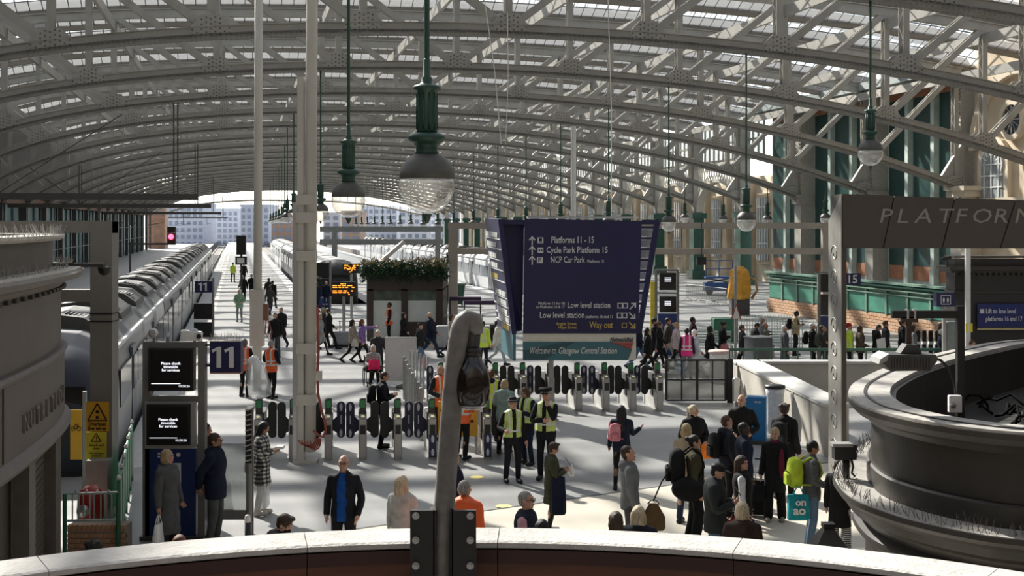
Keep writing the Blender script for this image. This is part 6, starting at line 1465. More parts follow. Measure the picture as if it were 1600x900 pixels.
# ---------------------------------------------------------------- carried things
def carried(name, label, cat, P, loc, rz=0.0, group=None):
    """an Empty at a point of the person's own frame"""
    w = P['W'] @ Vector(loc); e = empty(name, w, P['face']+R(rz)); tag(e, label, cat, group); return e
def backpack(P, label, c, c2=None, w=.30, h=.44, d=.17, loc=(0, .155, 1.02), straps=True):
    e = carried('backpack', label, 'backpack', P, loc); m = cloth(c, 'bag'); m2 = cloth(c2 or tuple(x*.7 for x in c), 'bag')
    b = MB(); b.smooth = True; n = 12
    rows = [(0, .80, .75), (.06, .98, .98), (.25, 1, 1.05), (.36, .96, .95), (.42, .75, .75), (.45, .25, .3)]
    vs = []; fs = []
    for z, a, q_ in rows:
        for k in range(n):
            t = 2*math.pi*k/n; ct, st_ = math.cos(t), math.sin(t); sg_ = lambda x: (abs(x)**.55)*(1 if x > 0 else -1); vs.append((w/2*a*sg_(ct), d/2+d/2*q_*sg_(st_), z*h/.45))
    for i in range(len(rows)-1):
        for k in range(n): l = (k+1) % n; fs.append((i*n+k, i*n+l, i*n+n+l, i*n+n+k))
    b.add(vs, fs+[tuple(range(n-1, -1, -1)), tuple(len(vs)-n+k for k in range(n))]); b.build('bag_body', m, e)
    b = MB(); b.rbox(-w*.36, d*.9, h*.08, w*.36, d*1.22, h*.5, .03); b.build('pocket', m2, e)
    if straps:
        for s in (-1, 1): b = MB(); b.smooth = True; b.tube([(s*.10, .02, h*.85), (s*.115, -.10, h*1.02), (s*.125, -.24, h*.88), (s*.13, -.29, h*.5), (s*.15, -.18, h*.1), (s*.13, .02, h*.1)], .018, 6); b.build('strap', m2, e)
    return e
def bag(P, label, loc, c, w=.32, h=.36, d=.10, rz=0, m=None, handle=.14, name='shopping_bag', cat='bag', taper=.8):
    e = carried(name, label, cat, P, loc, rz); m = m or cloth(c, 'bag'); b = MB(); b.smooth = False
    vs = []; fs = []; n = 10
    for z, a, q_ in ((0, .86, .8), (.06, 1, 1), (.5, .98, .9), (1, taper, .35)):
        for k in range(n): t = 2*math.pi*k/n; sg_ = lambda x: (abs(x)**.5)*(1 if x > 0 else -1); vs.append((w/2*a*sg_(math.cos(t)), d/2*q_*sg_(math.sin(t))*1.0+.01*math.sin(9*z+k), -handle-h+z*h))
    for i in range(3):
        for k in range(n): l = (k+1) % n; fs.append((i*n+k, i*n+l, i*n+n+l, i*n+n+k))
    b.add(vs, fs+[tuple(range(n-1, -1, -1)), tuple(len(vs)-n+k for k in range(n))]); b.build('bag_body', m, e)
    for y in (-.02, .02): b = MB(); b.smooth = True; b.tube([(-w*.24, y, -handle-.01), (-w*.12, y*.5, -handle*.3), (0, 0, .0), (w*.12, y*.5, -handle*.3), (w*.24, y, -handle-.01)], .008, 5); b.build('handle', m, e)
    return e
def phone(P, label, bone='fir', off=(0, -.02, .02)):
    w = P['bp'](bone, off); b = MB(); b.rbox(-.037, -.004, 0, .037, .004, .15, .003); o = b.build('phone', mat('phone_black', (.01, .01, .012), .2), None, w, P['face']); o.rotation_euler = (R(-35), 0, P['face']); tag(o, label, 'phone'); return o
def hand_local(P, bone): return P['W'].inverted() @ P['bp'](bone)
BK, NV, CH, GY, DG = (.012, .012, .013), (.012, .016, .034), (.035, .035, .038), (.16, .165, .17), (.07, .07, .072)
DEN, DK = (.07, .12, .20), (.03, .045, .075)
M_plastic = mat('white_plastic_bag', (.72, .73, .74), .3, var=.1, scale=8, bump=.4, bscale=14)
M_clearbag = glass('clear_plastic', (.97, .98, .98), .66, .14, .2, (.85, .87, .87))
# ---------------------------------------------------------------- nearest people, in front of the gates
p = person('woman in long grey puffer coat with blonde bob holding a white carrier bag', 262, 19.7, 1.66, 65, 'bag', ('longcoat', (.085, .088, .092)), hair='bob', hc='bl', head=(0, 25))
bag(p, 'white plastic carrier bag hanging from the hand of the woman in grey puffer', hand_local(p, 'har')+Vector((0, 0, -.03)), (.7, .7, .7), .34, .40, m=M_plastic, rz=20)
p = person('bearded man with glasses in navy parka and grey trousers, hands behind his back', 337, 20.4, 1.80, 82, 'back', ('hooded', NV), ('trousers', (.075, .085, .08)), 'short', 'b', 't', (.03, .03, .03), ('beard', 'specs'))
person('dark haired person in black standing close behind the bearded man', 322, 21.7, 1.76, 90, 'stand', ('jacket', BK), hair='short', hc='k')
p = person('woman in black and white checked overshirt with long dark hair eating', 409, 22.6, 1.65, 88, 'phone', ('coat', plaid()), ('trousers', (.45, .44, .42)), 'long', 'k', 't', (.5, .45, .4))
b_ = MB(); b_.box(-.10, -.06, 0, .10, .06, .05); o = b_.build('food_tray', M_white, None, p['bp']('har', (.06, -.05, .03)), R(88)); tag(o, 'white takeaway tray held by the woman in checked overshirt', 'food tray')
bag(p, 'crinkled white plastic bag by the legs of the woman in checked overshirt', hand_local(p, 'pelvis')+Vector((.14, -.02, -.42)), (.7, .7, .7), .34, .42, .16, m=M_plastic)
bag(p, 'brown leather shoulder bag worn by the woman in checked overshirt', (.05, .20, 1.25), (.06, .025, .015), .26, .30, .12, 90, name='handbag')
person('young person in black face mask and dark jacket looking down, near the parapet', 437, 15.4, 1.66, 75, 'down', ('hooded', (.018, .018, .02)), hair='quiff', hc='b', extra=('mask',))
person('woman with reddish brown hair and blue jacket looking down', 281, 14.5, 1.64, 10, 'down', ('jacket', (.05, .10, .25)), hair='bob', hc='r')
person('dark haired person walking below the parapet by the brick plinth', 148, 14.0, 1.68, 170, 'stand', ('jacket', BK), hair='curly', hc='k', sk='m')
person('black haired short person by the green railing, only the crown showing', 121, 13.2, 1.55, 170, 'stand', ('jacket', BK), hair='short', hc='k', sk='m')
person('bald man with glasses in open dark jacket over a bright blue top', 537, 18.6, 1.78, -8, 'pockets', ('open', (.014, .015, .02), (.012, .075, .30)), hair='bald', hc='g', extra=('specs',))
person('woman with long pale blonde hair seen from behind in black and white jacket', 629, 17.8, 1.64, 155, 'stand', ('jacket', (.5, .49, .46)), ('trousers', DEN), 'long', 'wb', extra=(('vest', (.46, .45, .43)), ('scarf', BK)))
person('man in dark jacket half hidden behind the hooked pole', 709, 19.2, 1.76, 120, 'stand', ('jacket', NV), hair='short', hc='s')
person('brown haired person mostly hidden behind the hooked pole', 679, 15.7, 1.66, 170, 'stand', ('jacket', DG), hair='bob', hc='br')
person('man with shaved head in bright orange jacket seen from behind', 726, 16.9, 1.76, 165, 'stand', ('hooded', M_hv_o), hair='crop', hc='g', head=(0, -20))
person('grey haired man with glasses in navy gilet over a pink shirt', 823, 16.2, 1.76, 75, 'stand', ('shirt', (.58, .33, .38)), hair='crop', hc='g', extra=('specs', 'gilet'))
person('black haired person just below the parapet behind the grey blonde head', 847, 15.0, 1.68, 175, 'stand', ('jacket', BK), hair='short', hc='k')
person('person with grey blonde hair just above the parapet', 845, 14.3, 1.66, 175, 'stand', ('jacket', DG), hair='bob', hc='bl')
p = person('youth in olive shirt looking at a phone with a dark coat over his arm', 862, 21.3, 1.50, 95, 'phone', ('coat', (.055, .058, .035)), ('jogger', (.02, .025, .02)), 'quiff', 'b', 'p', (.5, .45, .42))
phone(p, 'phone in the hand of the youth in olive'); bag(p, 'dark coat folded over the arm of the youth in olive', (-.26, -.1, 1.15), NV, .26, .62, .17, 90, handle=.01, name='folded_coat', cat='coat')
bag(p, 'small crumpled white bag held beside the phone of the youth in olive', hand_local(p, 'fil')+Vector((0, -.05, .02)), (.7, .7, .7), .16, .16, .08, m=M_plastic, handle=.02)
p = person('man in grey hooded top with a brown bag slung across him', 984, 19.3, 1.80, 88, 'stand', ('hoodie', (.15, .16, .165)), ('trousers', DG), 'crop', 'b', 'p', (.3, .3, .3), head=(-8, 0))
e = bag(p, 'olive and tan shoulder bag of the man in grey hooded top', (-.08, -.34, .98), (.10, .065, .03), .36, .40, .16, 90, handle=.06, name='shoulder_bag', taper=.35)
b_ = MB(); b_.smooth = True; b_.tube([(0, 0, -.02), (-.12, .05, .28), (-.26, .12, .50)], .012, 5); b_.build('strap', cloth(BK), e)
person('brown haired man seen from behind beside the blonde woman in dark coat', 962, 15.3, 1.70, 178, 'stand', ('jacket', CH), hair='bob', hc='b')
person('blonde woman in dark navy hooded coat seen from behind', 998, 15.8, 1.66, 165, 'stand', ('hooded', (.018, .02, .03)), hair='long', hc='wb')
p = person('woman with long dark hair seen from behind in navy top', 971, 24.7, 1.63, 172, 'phone1', ('jacket', NV), ('jogger', BK), 'long', 'k', 'm')
backpack(p, 'small pink backpack on the shoulder of the woman in navy', (.55, .22, .25), (.45, .16, .19), .22, .34, .12, (.12, .15, 1.05))
p = person('woman with pale hair in black fleece holding an orange bag', 1084, 24.4, 1.68, 20, 'carry', ('puffer', BK), ('trousers', BK), 'pony', 'wb', head=(0, 40))
bag(p, 'bright orange carrier bag held by the woman in black fleece', hand_local(p, 'fal')+Vector((.02, -.02, 0)), (.85, .22, .02), .24, .28, .08, handle=.04)
p = person('bald man in long black coat carrying a backpack', 1159, 24.9, 1.82, -10, 'carry', ('coat', (.013, .013, .013)), ('trousers', CH), 'bald', 'g', head=(0, -25))
backpack(p, 'black backpack on the bald man in the long coat', BK)
p = person('curly haired young man in black puffer jacket seen from behind', 1226, 23.9, 1.78, 145, 'stand2', ('puffer', BK), ('trousers', BK), 'curly', 'b', head=(0, 30))
backpack(p, 'black backpack with grey loop on the curly haired young man', (.02, .02, .021), DG)
p = person('woman in olive jacket and wide black trousers carrying big black bags', 1086, 20.6, 1.74, 88, 'stand2', ('jacket', (.055, .05, .026)), ('wide_trousers', (.011, .011, .012)), 'bun', 'k', 'p', (.03, .03, .03))
backpack(p, 'large black travel backpack on the woman in olive', BK, None, .36, .56, .26, (0, .16, .98)); 
e = carried('duffel_bag', 'big round black duffel hanging beside the woman in olive', 'bag', p, (-.20, .10, .92)); b_ = MB(); b_.smooth = True; ball(b_, (0, 0, 0), (.14, .30, .20), 16); b_.build('bag_body', cloth(BK, 'bag'), e); b_ = MB(); b_.smooth = True; b_.tube([(0, -.2, .12), (.08, -.22, .42), (.16, -.12, .5), (.1, .12, .42), (0, .2, .12)], .018, 6); b_.build('strap', cloth(BK, 'bag'), e)
person('fair haired woman in tan top behind the woman with travel backpack', 1073, 21.9, 1.72, 150, 'stand', ('jacket', (.36, .29, .2)), ('trousers', DK), 'bob', 'bl')
p = person('man in black cap and padded jacket with white hood looking at his phone', 1117, 18.1, 1.76, 75, 'phone', ('puffer', (.028, .033, .034)), ('trousers', (.10, .16, .23)), 'cap', 'bk', 'p', (.3, .3, .3), (('scarf', (.62, .62, .63)),))
phone(p, 'phone in the hands of the man in black cap')
bag(p, 'red carrier bag hanging before the man in black cap', (.05, -.22, 1.0), (.5, .02, .02), .26, .40, .10, 80, handle=.05)
p = person('young woman with long brown hair in white blouse and black tabard', 1160, 19.3, 1.64, 80, 'stand', ('shirt', (.62, .63, .66)), ('wide_trousers', (.012, .012, .014)), 'long', 'b', 'p', (.02, .02, .02), (('vest', (.013, .013, .015)),), head=(0, -30))
bag(p, 'black shoulder bag hanging by the young woman in white blouse', (-.22, .02, 1.05), BK, .34, .30, .14, 90, name='handbag')
person('blonde person in brown quilted coat with big hood seen from behind', 1160, 16.0, 1.66, 168, 'stand', ('longcoat', (.045, .030, .026)), hair='bob', hc='wb', head=(0, -35))
p = person('smiling woman in open black coat with maroon scarf', 1211, 22.1, 1.62, -12, 'stand2', ('coat', (.013, .013, .014)), ('wide_trousers', BK), 'bun', 'bl', 'p', (.35, .3, .25), (('scarf', (.14, .02, .04)),), head=(0, -10))
b_ = MB(); b_.smooth = True; ball(b_, (0, 0, 0), (.05, .02, .28)); o = b_.build('scarf_end', cloth((.16, .02, .045)), p['e'], (.12, -.17, 1.12))
bag(p, 'black handbag at the side of the woman in maroon scarf', hand_local(p, 'fir'), BK, .26, .26, .12, 20, name='handbag', handle=.05)
e = empty('suitcase', gnd(1186, 808), R(-20)); tag(e, 'black wheeled suitcase with raised handle behind the woman in white blouse', 'suitcase')
b_ = MB(); b_.rbox(-.19, -.12, .06, .19, .12, .66, .04); b_.build('shell', cloth(BK, 'bag'), e)
for s in (-1, 1): b_ = MB(); b_.cyl((s*.08, .1, .64), (s*.08, .1, 1.0), .01, n=6); b_.build('handle_tube', M_silver, e); b_ = MB(); b_.cyl((s*.15, -.02, .03), (s*.15, .02, .03), .03, n=10); b_.build('wheel', M_black, e)
b_ = MB(); b_.bar((-.09, .1, 1.0), (.09, .1, 1.0), .025, .025); b_.build('grip', M_black, e)
p = person('dark haired young man in patterned shirt and jeans with a yellow-green backpack', 1268, 20.2, 1.72, 92, 'carry', ('jacket', mat('speckled_cloth', (.10, .10, .105), .9, var=.7, scale=60)), ('trousers', (.11, .18, .27)), 'short', 'k', 't', (.03, .04, .06), head=(10, 0))
backpack(p, 'yellow-green backpack of the young man in patterned shirt', (.52, .66, .05), (.42, .55, .04), .34, .46, .22)
e = bag(p, 'turquoise tote bag with white lettering hanging behind the young man in patterned shirt', (-.18, .26, 1.05), (.02, .30, .36), .36, .40, .12, -90, handle=.12, name='tote_bag', taper=.95)
text('lettering', 'ao', .20, M_letter, e, (.0, -.075, -.42), align='CENTER', bold=.006); text('lettering', 'on', .16, M_letter, e, (.02, -.075, -.28), align='CENTER', bold=.005)
person('person in black with striped trousers mostly hidden behind the curved kiosk', 1312, 19.6, 1.55, 150, 'stand', ('coat', BK), ('wide_trousers', stripes()), 'bob', 'k')
p = person('black man with cropped hair in navy coat and pale shoulder strap', 1163, 21.8, 1.76, 88, 'stand', ('coat', NV), ('trousers', BK), 'crop', 'k', 'd')
p = person('man in beige hood and dark jacket with backpack standing by the man in navy coat', 1136, 22.6, 1.76, 105, 'stand', ('hoodie', (.02, .022, .03)), ('trousers', BK), 'crop', 'br', 'p')
backpack(p, 'black backpack of the man in beige hood', BK)
# ---------------------------------------------------------------- police and staff around the gates
p = person('police officer in bowler hat and yellow vest with hand at her vest', 801, 25.4, 1.68, 15, 'hip', ('jacket', BK), ('trousers', (.013, .014, .018)), 'bowler', 'b', extra=('vest_police',))
p = person('woman in yellow vest with brown hair looking at a phone behind two officers', 823, 27.3, 1.66, -45, 'phone', ('jacket', NV), ('trousers', NV), 'bob', 'br', extra=('vest_police', 'specs'))
p = person('tall police officer in peaked cap with hand on his chin', 853, 25.6, 1.84, -15, 'chin', ('jacket', BK), ('trousers', (.013, .014, .018)), 'police_cap', 'b', extra=('vest_police',))
person('person in mint green hooded jacket going through the gate', 788, 28.6, 1.66, 165, 'phone', ('hooded', (.26, .36, .33)), ('trousers', BK), 'bob', 'bl')
person('staff member in yellow hi-vis partly behind the smoked dome', 768, 30.3, 1.70, 170, 'stand', ('hoodie', NV), ('trousers', BK), 'pony', 'br', extra=('vest_y',))
person('staff member in orange hi-vis beside the yellow poster board', 722, 27.9, 1.74, 150, 'carry', ('jacket', M_hv_o), ('trousers', BK), 'crop', 'b', extra=('vest_o',))
p = person('bald man in orange hi-vis over dark jacket by the glass fence', 689, 30.4, 1.78, 35, 'carry', ('jacket', (.02, .024, .03)), ('trousers', BK), 'bald', 'g', extra=('vest_o',))
p = person('man in black with backpack looking at his phone between ticket gates', 598, 29.3, 1.76, 100, 'phone', ('jacket', (.013, .014, .02)), ('trousers', BK), 'crop', 'b')
backpack(p, 'black backpack on the man looking at his phone between ticket gates', BK)
p = person('worker in orange vest holding a big clear plastic sack, back to us', 383, 38.0, 1.72, 160, 'carry', ('jacket', (.02, .024, .03)), ('trousers', BK), 'crop', 's', extra=('vest_o',))
q_ = person('grey haired worker in orange vest beside the plastic sack', 424, 37.6, 1.72, 150, 'carry', ('jacket', NV), ('trousers', BK), 'crop', 'g', extra=('vest_o',))
e = empty('plastic_sack', (at(403, 0, 36.9).x, 36.9, .12)); tag(e, 'big clear plastic sack held between two workers in orange', 'sack'); b_ = MB(); b_.smooth = True
n = 18; vs = []; fs = []; rg = random.Random(4)
for z, r_ in ((0, .12), (.1, .34), (.4, .40), (.8, .33), (1.1, .20), (1.22, .05)):
    for k in range(n): t = 2*math.pi*k/n; q2 = r_*(1+rg.uniform(-.22, .22)); vs.append((q2*math.cos(t)*.85-.16*z+.09, q2*math.sin(t)*.6, z+rg.uniform(-.03, .03)))
for i in range(5):
    for k in range(n): l = (k+1) % n; fs.append((i*n+k, i*n+l, i*n+n+l, i*n+n+k))
b_.add(vs, fs+[tuple(range(n-1, -1, -1)), tuple(len(vs)-n+k for k in range(n))]); b_.build('sack', M_clearbag, e)
# ---------------------------------------------------------------- further people beyond the gates
def far(label, px, py, h, face, pose, top, legc=('trousers', BK), hair='short', hc='b', sk='p', extra=(), **kw):
    return person(label, px, gY(py), h, face, pose, top, legc, hair, hc, sk, extra=extra, far=True, **kw)
far('man in black jacket walking up platform eleven towards the gates', 430, 557, 1.74, 15, 'walk', ('jacket', BK), ('trousers', (.06, .065, .075)), 'crop', 'k')
far('man in dark open coat walking just behind the man in black jacket', 439, 545, 1.76, -10, 'walk2', ('coat', (.02, .02, .021)), ('trousers', CH), 'crop', 'g')
far('person in grey jacket and jeans walking away along platform eleven', 422, 493, 1.72, 170, 'walk', ('jacket', (.05, .055, .05)), ('trousers', DK), 'short', 'b')
far('person in black walking away beside the one in jeans', 426, 482, 1.74, 175, 'walk2', ('jacket', BK), hair='short', hc='k')
far('person in dark coat further along platform eleven', 420, 476, 1.74, 175, 'walk', ('coat', (.03, .022, .02)), hair='short', hc='b')
far('person in pale green hooded jacket and leggings walking up platform eleven', 374, 503, 1.70, 0, 'carry', ('hooded', (.22, .36, .24)), ('jogger', (.15, .20, .21)), 'hoodup', 'w')
far('person in black coat on platform eleven behind the green jacket', 380, 470, 1.74, 10, 'walk', ('coat', BK), hair='short', hc='k')
far('worker in yellow-green hi-vis far along platform eleven', 364, 441, 1.74, 175, 'stand2', ('jacket', M_hv_y), hair='crop', hc='b')
far('dark figure far along platform eleven beside the hi-vis worker', 381, 441, 1.76, 0, 'walk', ('coat', BK), hair='crop', hc='b')
far('dark figure walking beside the slim mast', 393, 468, 1.74, 20, 'walk2', ('jacket', BK), hair='short', hc='b')
far('man in black striding past the box column towards the planted kiosk', 514, 546, 1.74, 88, 'walk', ('jacket', BK), hair='short', hc='k')
far('fair haired person walking beside the striding man in black', 506, 543, 1.70, 80, 'walk2', ('jacket', (.04, .04, .045)), hair='bob', hc='bl')
far('woman in pale grey coat partly behind the box column', 500, 555, 1.66, 70, 'walk', ('coat', (.30, .30, .30)), ('jogger', BK), 'bob', 'bl')
p = far('woman in tan cropped jacket and black leggings walking', 551, 567, 1.66, 88, 'walk', ('jacket', (.28, .235, .18)), ('jogger', BK), 'long', 'k', 't')
bag(p, 'cream shoulder bag of the woman in tan jacket', (-.2, -.12, 1.12), (.5, .48, .42), .30, .30, .12, 60, name='handbag')
far('woman in purple top pointing the way with outstretched arm', 566, 567, 1.66, 92, 'point', ('jacket', (.20, .12, .34)), ('jogger', BK), 'long', 'r')
p = far('staff member in orange vest and headset standing before the kiosk window', 608, 537, 1.76, -80, 'stand', ('jacket', BK), hair='short', hc='k', sk='m', extra=('vest_o',))
far('woman with headphones in black coat before the kiosk', 631, 553, 1.68, 70, 'walk', ('coat', BK), hair='bob', hc='k')
far('heavy man in dark navy coat walking past the kiosk', 672, 559, 1.80, 85, 'walk', ('puffer', NV), ('trousers', DK), 'bald', 'g', extra=())
far('person in dark cap and black jacket with jeans walking towards the gates', 657, 577, 1.68, 70, 'walk2', ('hoodie', (.02, .022, .024)), ('trousers', (.10, .15, .21)), 'cap', 'bk')
far('long haired woman in cream top striding right beyond the hooked pole', 706, 556, 1.66, 85, 'walk', ('jacket', (.40, .36, .30)), ('jogger', NV), 'long', 'br')
far('staff member in bright yellow hi-vis jacket seen from behind', 755, 577, 1.70, 165, 'stand', ('jacket', M_hv_y), ('trousers', NV), 'crop', 'k', extra=('vest_y',))
far('woman in white jacket and pale jeans walking beside the direction sign', 779, 570, 1.68, 80, 'walk2', ('jacket', (.55, .54, .52)), ('trousers', (.30, .34, .38)), 'pony', 'k')
far('man in navy standing at the platform twelve screens', 510, 486, 1.76, 175, 'stand', ('jacket', NV), ('trousers', (.02, .05, .12)), 'bald', 'g')
far('person in dark blue beside the man at the platform twelve screens', 495, 487, 1.72, 170, 'stand', ('jacket', (.015, .022, .05)), ('trousers', NV), 'short', 'b')
far('person in purple and black by the green bin near platform thirteen', 700, 492, 1.72, 200, 'stand2', ('jacket', (.03, .05, .06)), ('trousers', (.05, .03, .09)), 'short', 'k')
# wheelchair
Yw = gY(602); e = empty('wheelchair', ((583-800)/F*Yw, Yw, 0), R(12)); tag(e, 'black wheelchair pushed across the concourse', 'wheelchair')
for s in (-1, 1):
    b_ = MB()
    for k in range(16): a, c = 2*math.pi*k/16, 2*math.pi*(k+1)/16; b_.bar((s*.29, .12+.28*math.cos(a), .28+.28*math.sin(a)), (s*.29, .12+.28*math.cos(c), .28+.28*math.sin(c)), .03, .03)
    b_.build('wheel', M_black, e); b_ = MB(); b_.cyl((s*.22-.02, -.42, .08), (s*.22+.02, -.42, .08), .08, n=12); b_.build('caster', M_black, e)
    b_ = MB(); b_.bar((s*.25, -.3, .62), (s*.25, .2, .62), .06, .05); b_.bar((s*.25, .22, .2), (s*.25, .3, .95), .03, .03); b_.bar((s*.25, -.3, .62), (s*.25, -.42, .12), .03, .03); b_.build('side_frame', M_dark, e)
    b_ = MB(); b_.bar((s*.12, -.5, .12), (s*.12, -.38, .10), .16, .02); b_.build('footplate', M_black, e)
b_ = MB(); b_.box(-.24, -.25, .44, .24, .2, .48); b_.build('seat', cloth(BK), e); b_ = MB(); b_.box(-.24, .2, .45, .24, .24, .9); b_.build('backrest', cloth(BK), e)
p = person('white haired woman seated in the wheelchair in a grey jacket', 583, Yw, 1.60, 12, 'sit', ('jacket', (.30, .29, .28)), ('trousers', BK), 'bob', 'w', far=True, z0=-.33)
p = dict(p); bag(p, 'bright pink bag on the lap of the woman in the wheelchair', (0, -.30, 1.33), (.80, .03, .13), .40, .30, .16, handle=.06, name='handbag')
person('white haired man in dark jacket pushing the wheelchair', 590, Yw+1.15, 1.72, 12, 'push', ('jacket', (.03, .03, .035)), ('trousers', BK), 'crop', 'w', far=True)
# ---------------------------------------------------------------- the crowd streaming past on the platform fifteen side
G = 'crowd walking past the platform fifteen railings'
far('member of staff in bright pink hi-vis vest seen from behind', 1073, 592, 1.68, 175, 'stand', ('jacket', (.03, .02, .025)), ('trousers', GY), 'short', 'k', 'm', ('vest_p',))
far('woman in white headscarf and long pale coat beside the pink vest', 1086, 590, 1.64, 70, 'walk', ('longcoat', (.50, .52, .56)), ('trousers', CH), 'scarf', 'white', 'm')
far('young man in navy top beside the blue sign base', 998, 578, 1.72, 80, 'walk', ('hoodie', NV), ('trousers', DEN), 'short', 'k')
far('long haired woman in black walking with the crowd by the sign', 1012, 587, 1.66, 85, 'walk2', ('jacket', BK), ('jogger', BK), 'long', 'k')
far('bearded man in black behind the woman by the sign', 1023, 572, 1.78, 80, 'walk', ('jacket', BK), hair='quiff', hc='k', extra=('beard',))
far('man in sunglasses and dark jacket in the crowd', 1031, 577, 1.74, 75, 'walk', ('open', BK, (.5, .5, .48)), ('trousers', BK), 'short', 'br', extra=('specs',))
far('man in brown jacket and pale grey trousers in the crowd', 1044, 571, 1.76, 85, 'walk2', ('jacket', (.06, .05, .045)), ('trousers', (.27, .27, .27)), 'short', 'b')
far('woman in pale pink top with black bag in the crowd', 1057, 579, 1.74, 90, 'walk', ('jacket', (.50, .42, .41)), ('jogger', BK), 'bun', 'bl')
far('dark haired man in maroon and black behind the pink vest', 1083, 572, 1.76, 85, 'stand', ('jacket', (.03, .015, .018)), hair='short', hc='k', sk='m')
far('woman in black coat with cream scarf walking past the pink vest', 1110, 583, 1.68, 85, 'walk', ('coat', BK), ('trousers', (.35, .31, .25)), 'bob', 'k', 'm', (('scarf', (.5, .46, .38)),))
p = far('woman in black coat looking at a phone with a pink bag', 1129, 578, 1.70, 88, 'phone', ('coat', BK), ('trousers', BK), 'bun', 'k', 't'); bag(p, 'pink bag at the waist of the woman in black coat with phone', (-.2, -.05, 1.0), (.55, .20, .22), .30, .22, .1, 80, handle=.05, name='handbag')
far('man in charcoal jacket walking by the dark box', 1160, 583, 1.70, 88, 'walk2', ('jacket', (.03, .032, .036)), hair='short', hc='br')
far('dark haired person looking down behind the dark box', 1180, 580, 1.70, 80, 'down', ('puffer', (.03, .03, .032)), hair='short', hc='k')
far('man in pale cap behind the dark box', 1191, 570, 1.76, 85, 'stand', ('jacket', GY), hair='cap', hc='cream', sk='t')
far('man in olive jacket with pale collar by the dark box', 1196, 581, 1.72, 85, 'stand', ('jacket', (.13, .13, .10)), hair='bald', hc='s', sk='t')
far('white haired man in grey suit walking along the stairwell', 1226, 588, 1.72, 88, 'stand', ('coat', (.07, .078, .085)), ('trousers', (.05, .055, .06)), 'crop', 'w')
p = far('man in beige jacket with dark backpack looking at his phone by the hooped railing', 1243, 556, 1.76, 70, 'phone', ('jacket', (.34, .27, .17)), ('trousers', BK), 'short', 'k', 'd'); backpack(p, 'dark backpack of the man in beige jacket', BK)
p = far('person in white cap and black jacket with white straps', 1270, 583, 1.72, 70, 'stand', ('jacket', BK), hair='cap', hc='white'); backpack(p, 'black backpack of the person in white cap', BK)
p = far('bearded man in dark tee shirt tilting his head up, beside the portal post', 1289, 588, 1.74, 70, 'lookup', ('tee', (.05, .04, .032)), ('trousers', CH), 'crop', 'b', 't', ('beard',)); backpack(p, 'olive backpack of the bearded man tilting his head', (.07, .08, .06))
far('person with dark hair between the white cap and the bearded man', 1281, 572, 1.72, 80, 'stand', ('jacket', DG), hair='short', hc='k')
far('worker in red hat and yellow hi-vis behind the portal post', 1327, 585, 1.74, 85, 'stand', ('jacket', M_hv_y), hair='beanie', hc='red', extra=('vest_y',))
far('brown haired woman in brown fleece beside the red hat', 1344, 585, 1.66, 85, 'carry', ('puffer', (.12, .085, .06)), hair='bob', hc='br')
p = far('man in black jacket leaning to read behind a white board', 1370, 585, 1.72, 80, 'down', ('hooded', BK), hair='crop', hc='k', extra=('specs',))
far('man in dark jacket behind the man reading', 1384, 578, 1.72, 85, 'stand', ('jacket', (.03, .03, .033)), hair='quiff', hc='br')
far('man in black overcoat beside the floodlight hanger', 1410, 578, 1.76, 85, 'stand', ('coat', BK), hair='quiff', hc='b')
far('person in grey hood behind the floodlight hanger', 1427, 583, 1.66, 85, 'stand', ('hoodie', (.2, .2, .2)), hair='bob', hc='b')
far('woman in sunglasses and dark coat behind the white haired man', 1471, 580, 1.68, 60, 'stand', ('coat', (.03, .02, .022)), hair='bob', hc='br', extra=('specs',))
far('white haired man in navy jacket by the grey cabinet', 1472, 593, 1.66, 90, 'carry', ('jacket', NV), hair='crop', hc='w')
far('man with beard and glasses beyond the curved kiosk rim', 1520, 622, 1.70, 20, 'stand', ('jacket', CH), hair='short', hc='br', extra=('specs',))
e, w, h = signplate('white_board', 1372, 530, 1389, 555, M_white, 'white card held up in front of the man reading', 'board', Y=41.0); e.rotation_euler = (0, R(-8), R(25))
# ---------------------------------------------------------------- brick base with green hoarding beside platform 15
hb = empty('wall_hoarding', (0, 0, 0)); tag(hb, 'low brick wall carrying green panelled hoarding along platform fifteen', kind='structure'); hb.rotation_euler = (0, 0, PH)
UH, VA, VB = 30.4, 50.2, 70.2
mb = MB(); mb.box(UH+.03, VA, 0, UH+.5, VB, .78); mb.build('mortar_core', M_mortar, hb)
br_ = MB(); br_.box(0, 0, 0, .05, .44, .13); ME_b2 = br_.mesh('brick', M_brick); M_brick2 = mat('pale_orange_brick', (.56, .36, .23), .85, var=.2, scale=9); br2 = MB(); br2.box(0, 0, 0, .05, .44, .13); ME_b3 = br2.mesh('brick', M_brick2)
rg = random.Random(2)
for r_ in range(5):
    v = VA-(.23 if r_ % 2 else 0)
    while v < VB-.1:
        o = link('brick', rg.choice((ME_b2, ME_b3, ME_b3)), hb, (UH-.01, max(VA, v), .02+r_*.152)); v += .465
mb = MB(); mb.box(UH+.05, VA, .78, UH+.4, VB, 2.3); mb.build('hoarding_back', M_hoardtrim, hb)
n = 10; w = (VB-VA)/n
for i in range(n):
    a = VA+i*w; mb = MB(); mb.box(UH-.0, a+.14, .86, UH+.06, a+w-.14, 1.72); mb.build('hoarding_panel', M_hoard, hb)
    mb = MB(); mb.box(UH-.05, a-.09, .78, UH+.08, a+.09, 1.95); mb.build('stile', M_hoardtrim, hb)
for z, h_, d in ((1.74, .05, .09), (1.95, .06, .14), (2.12, .08, .18), (2.26, .10, .26)):
    mb = MB(); mb.box(UH-d, VA, z, UH+.1, VB, z+h_); mb.build('top_moulding', M_hoard if z == 2.12 else M_hoardtrim, hb)
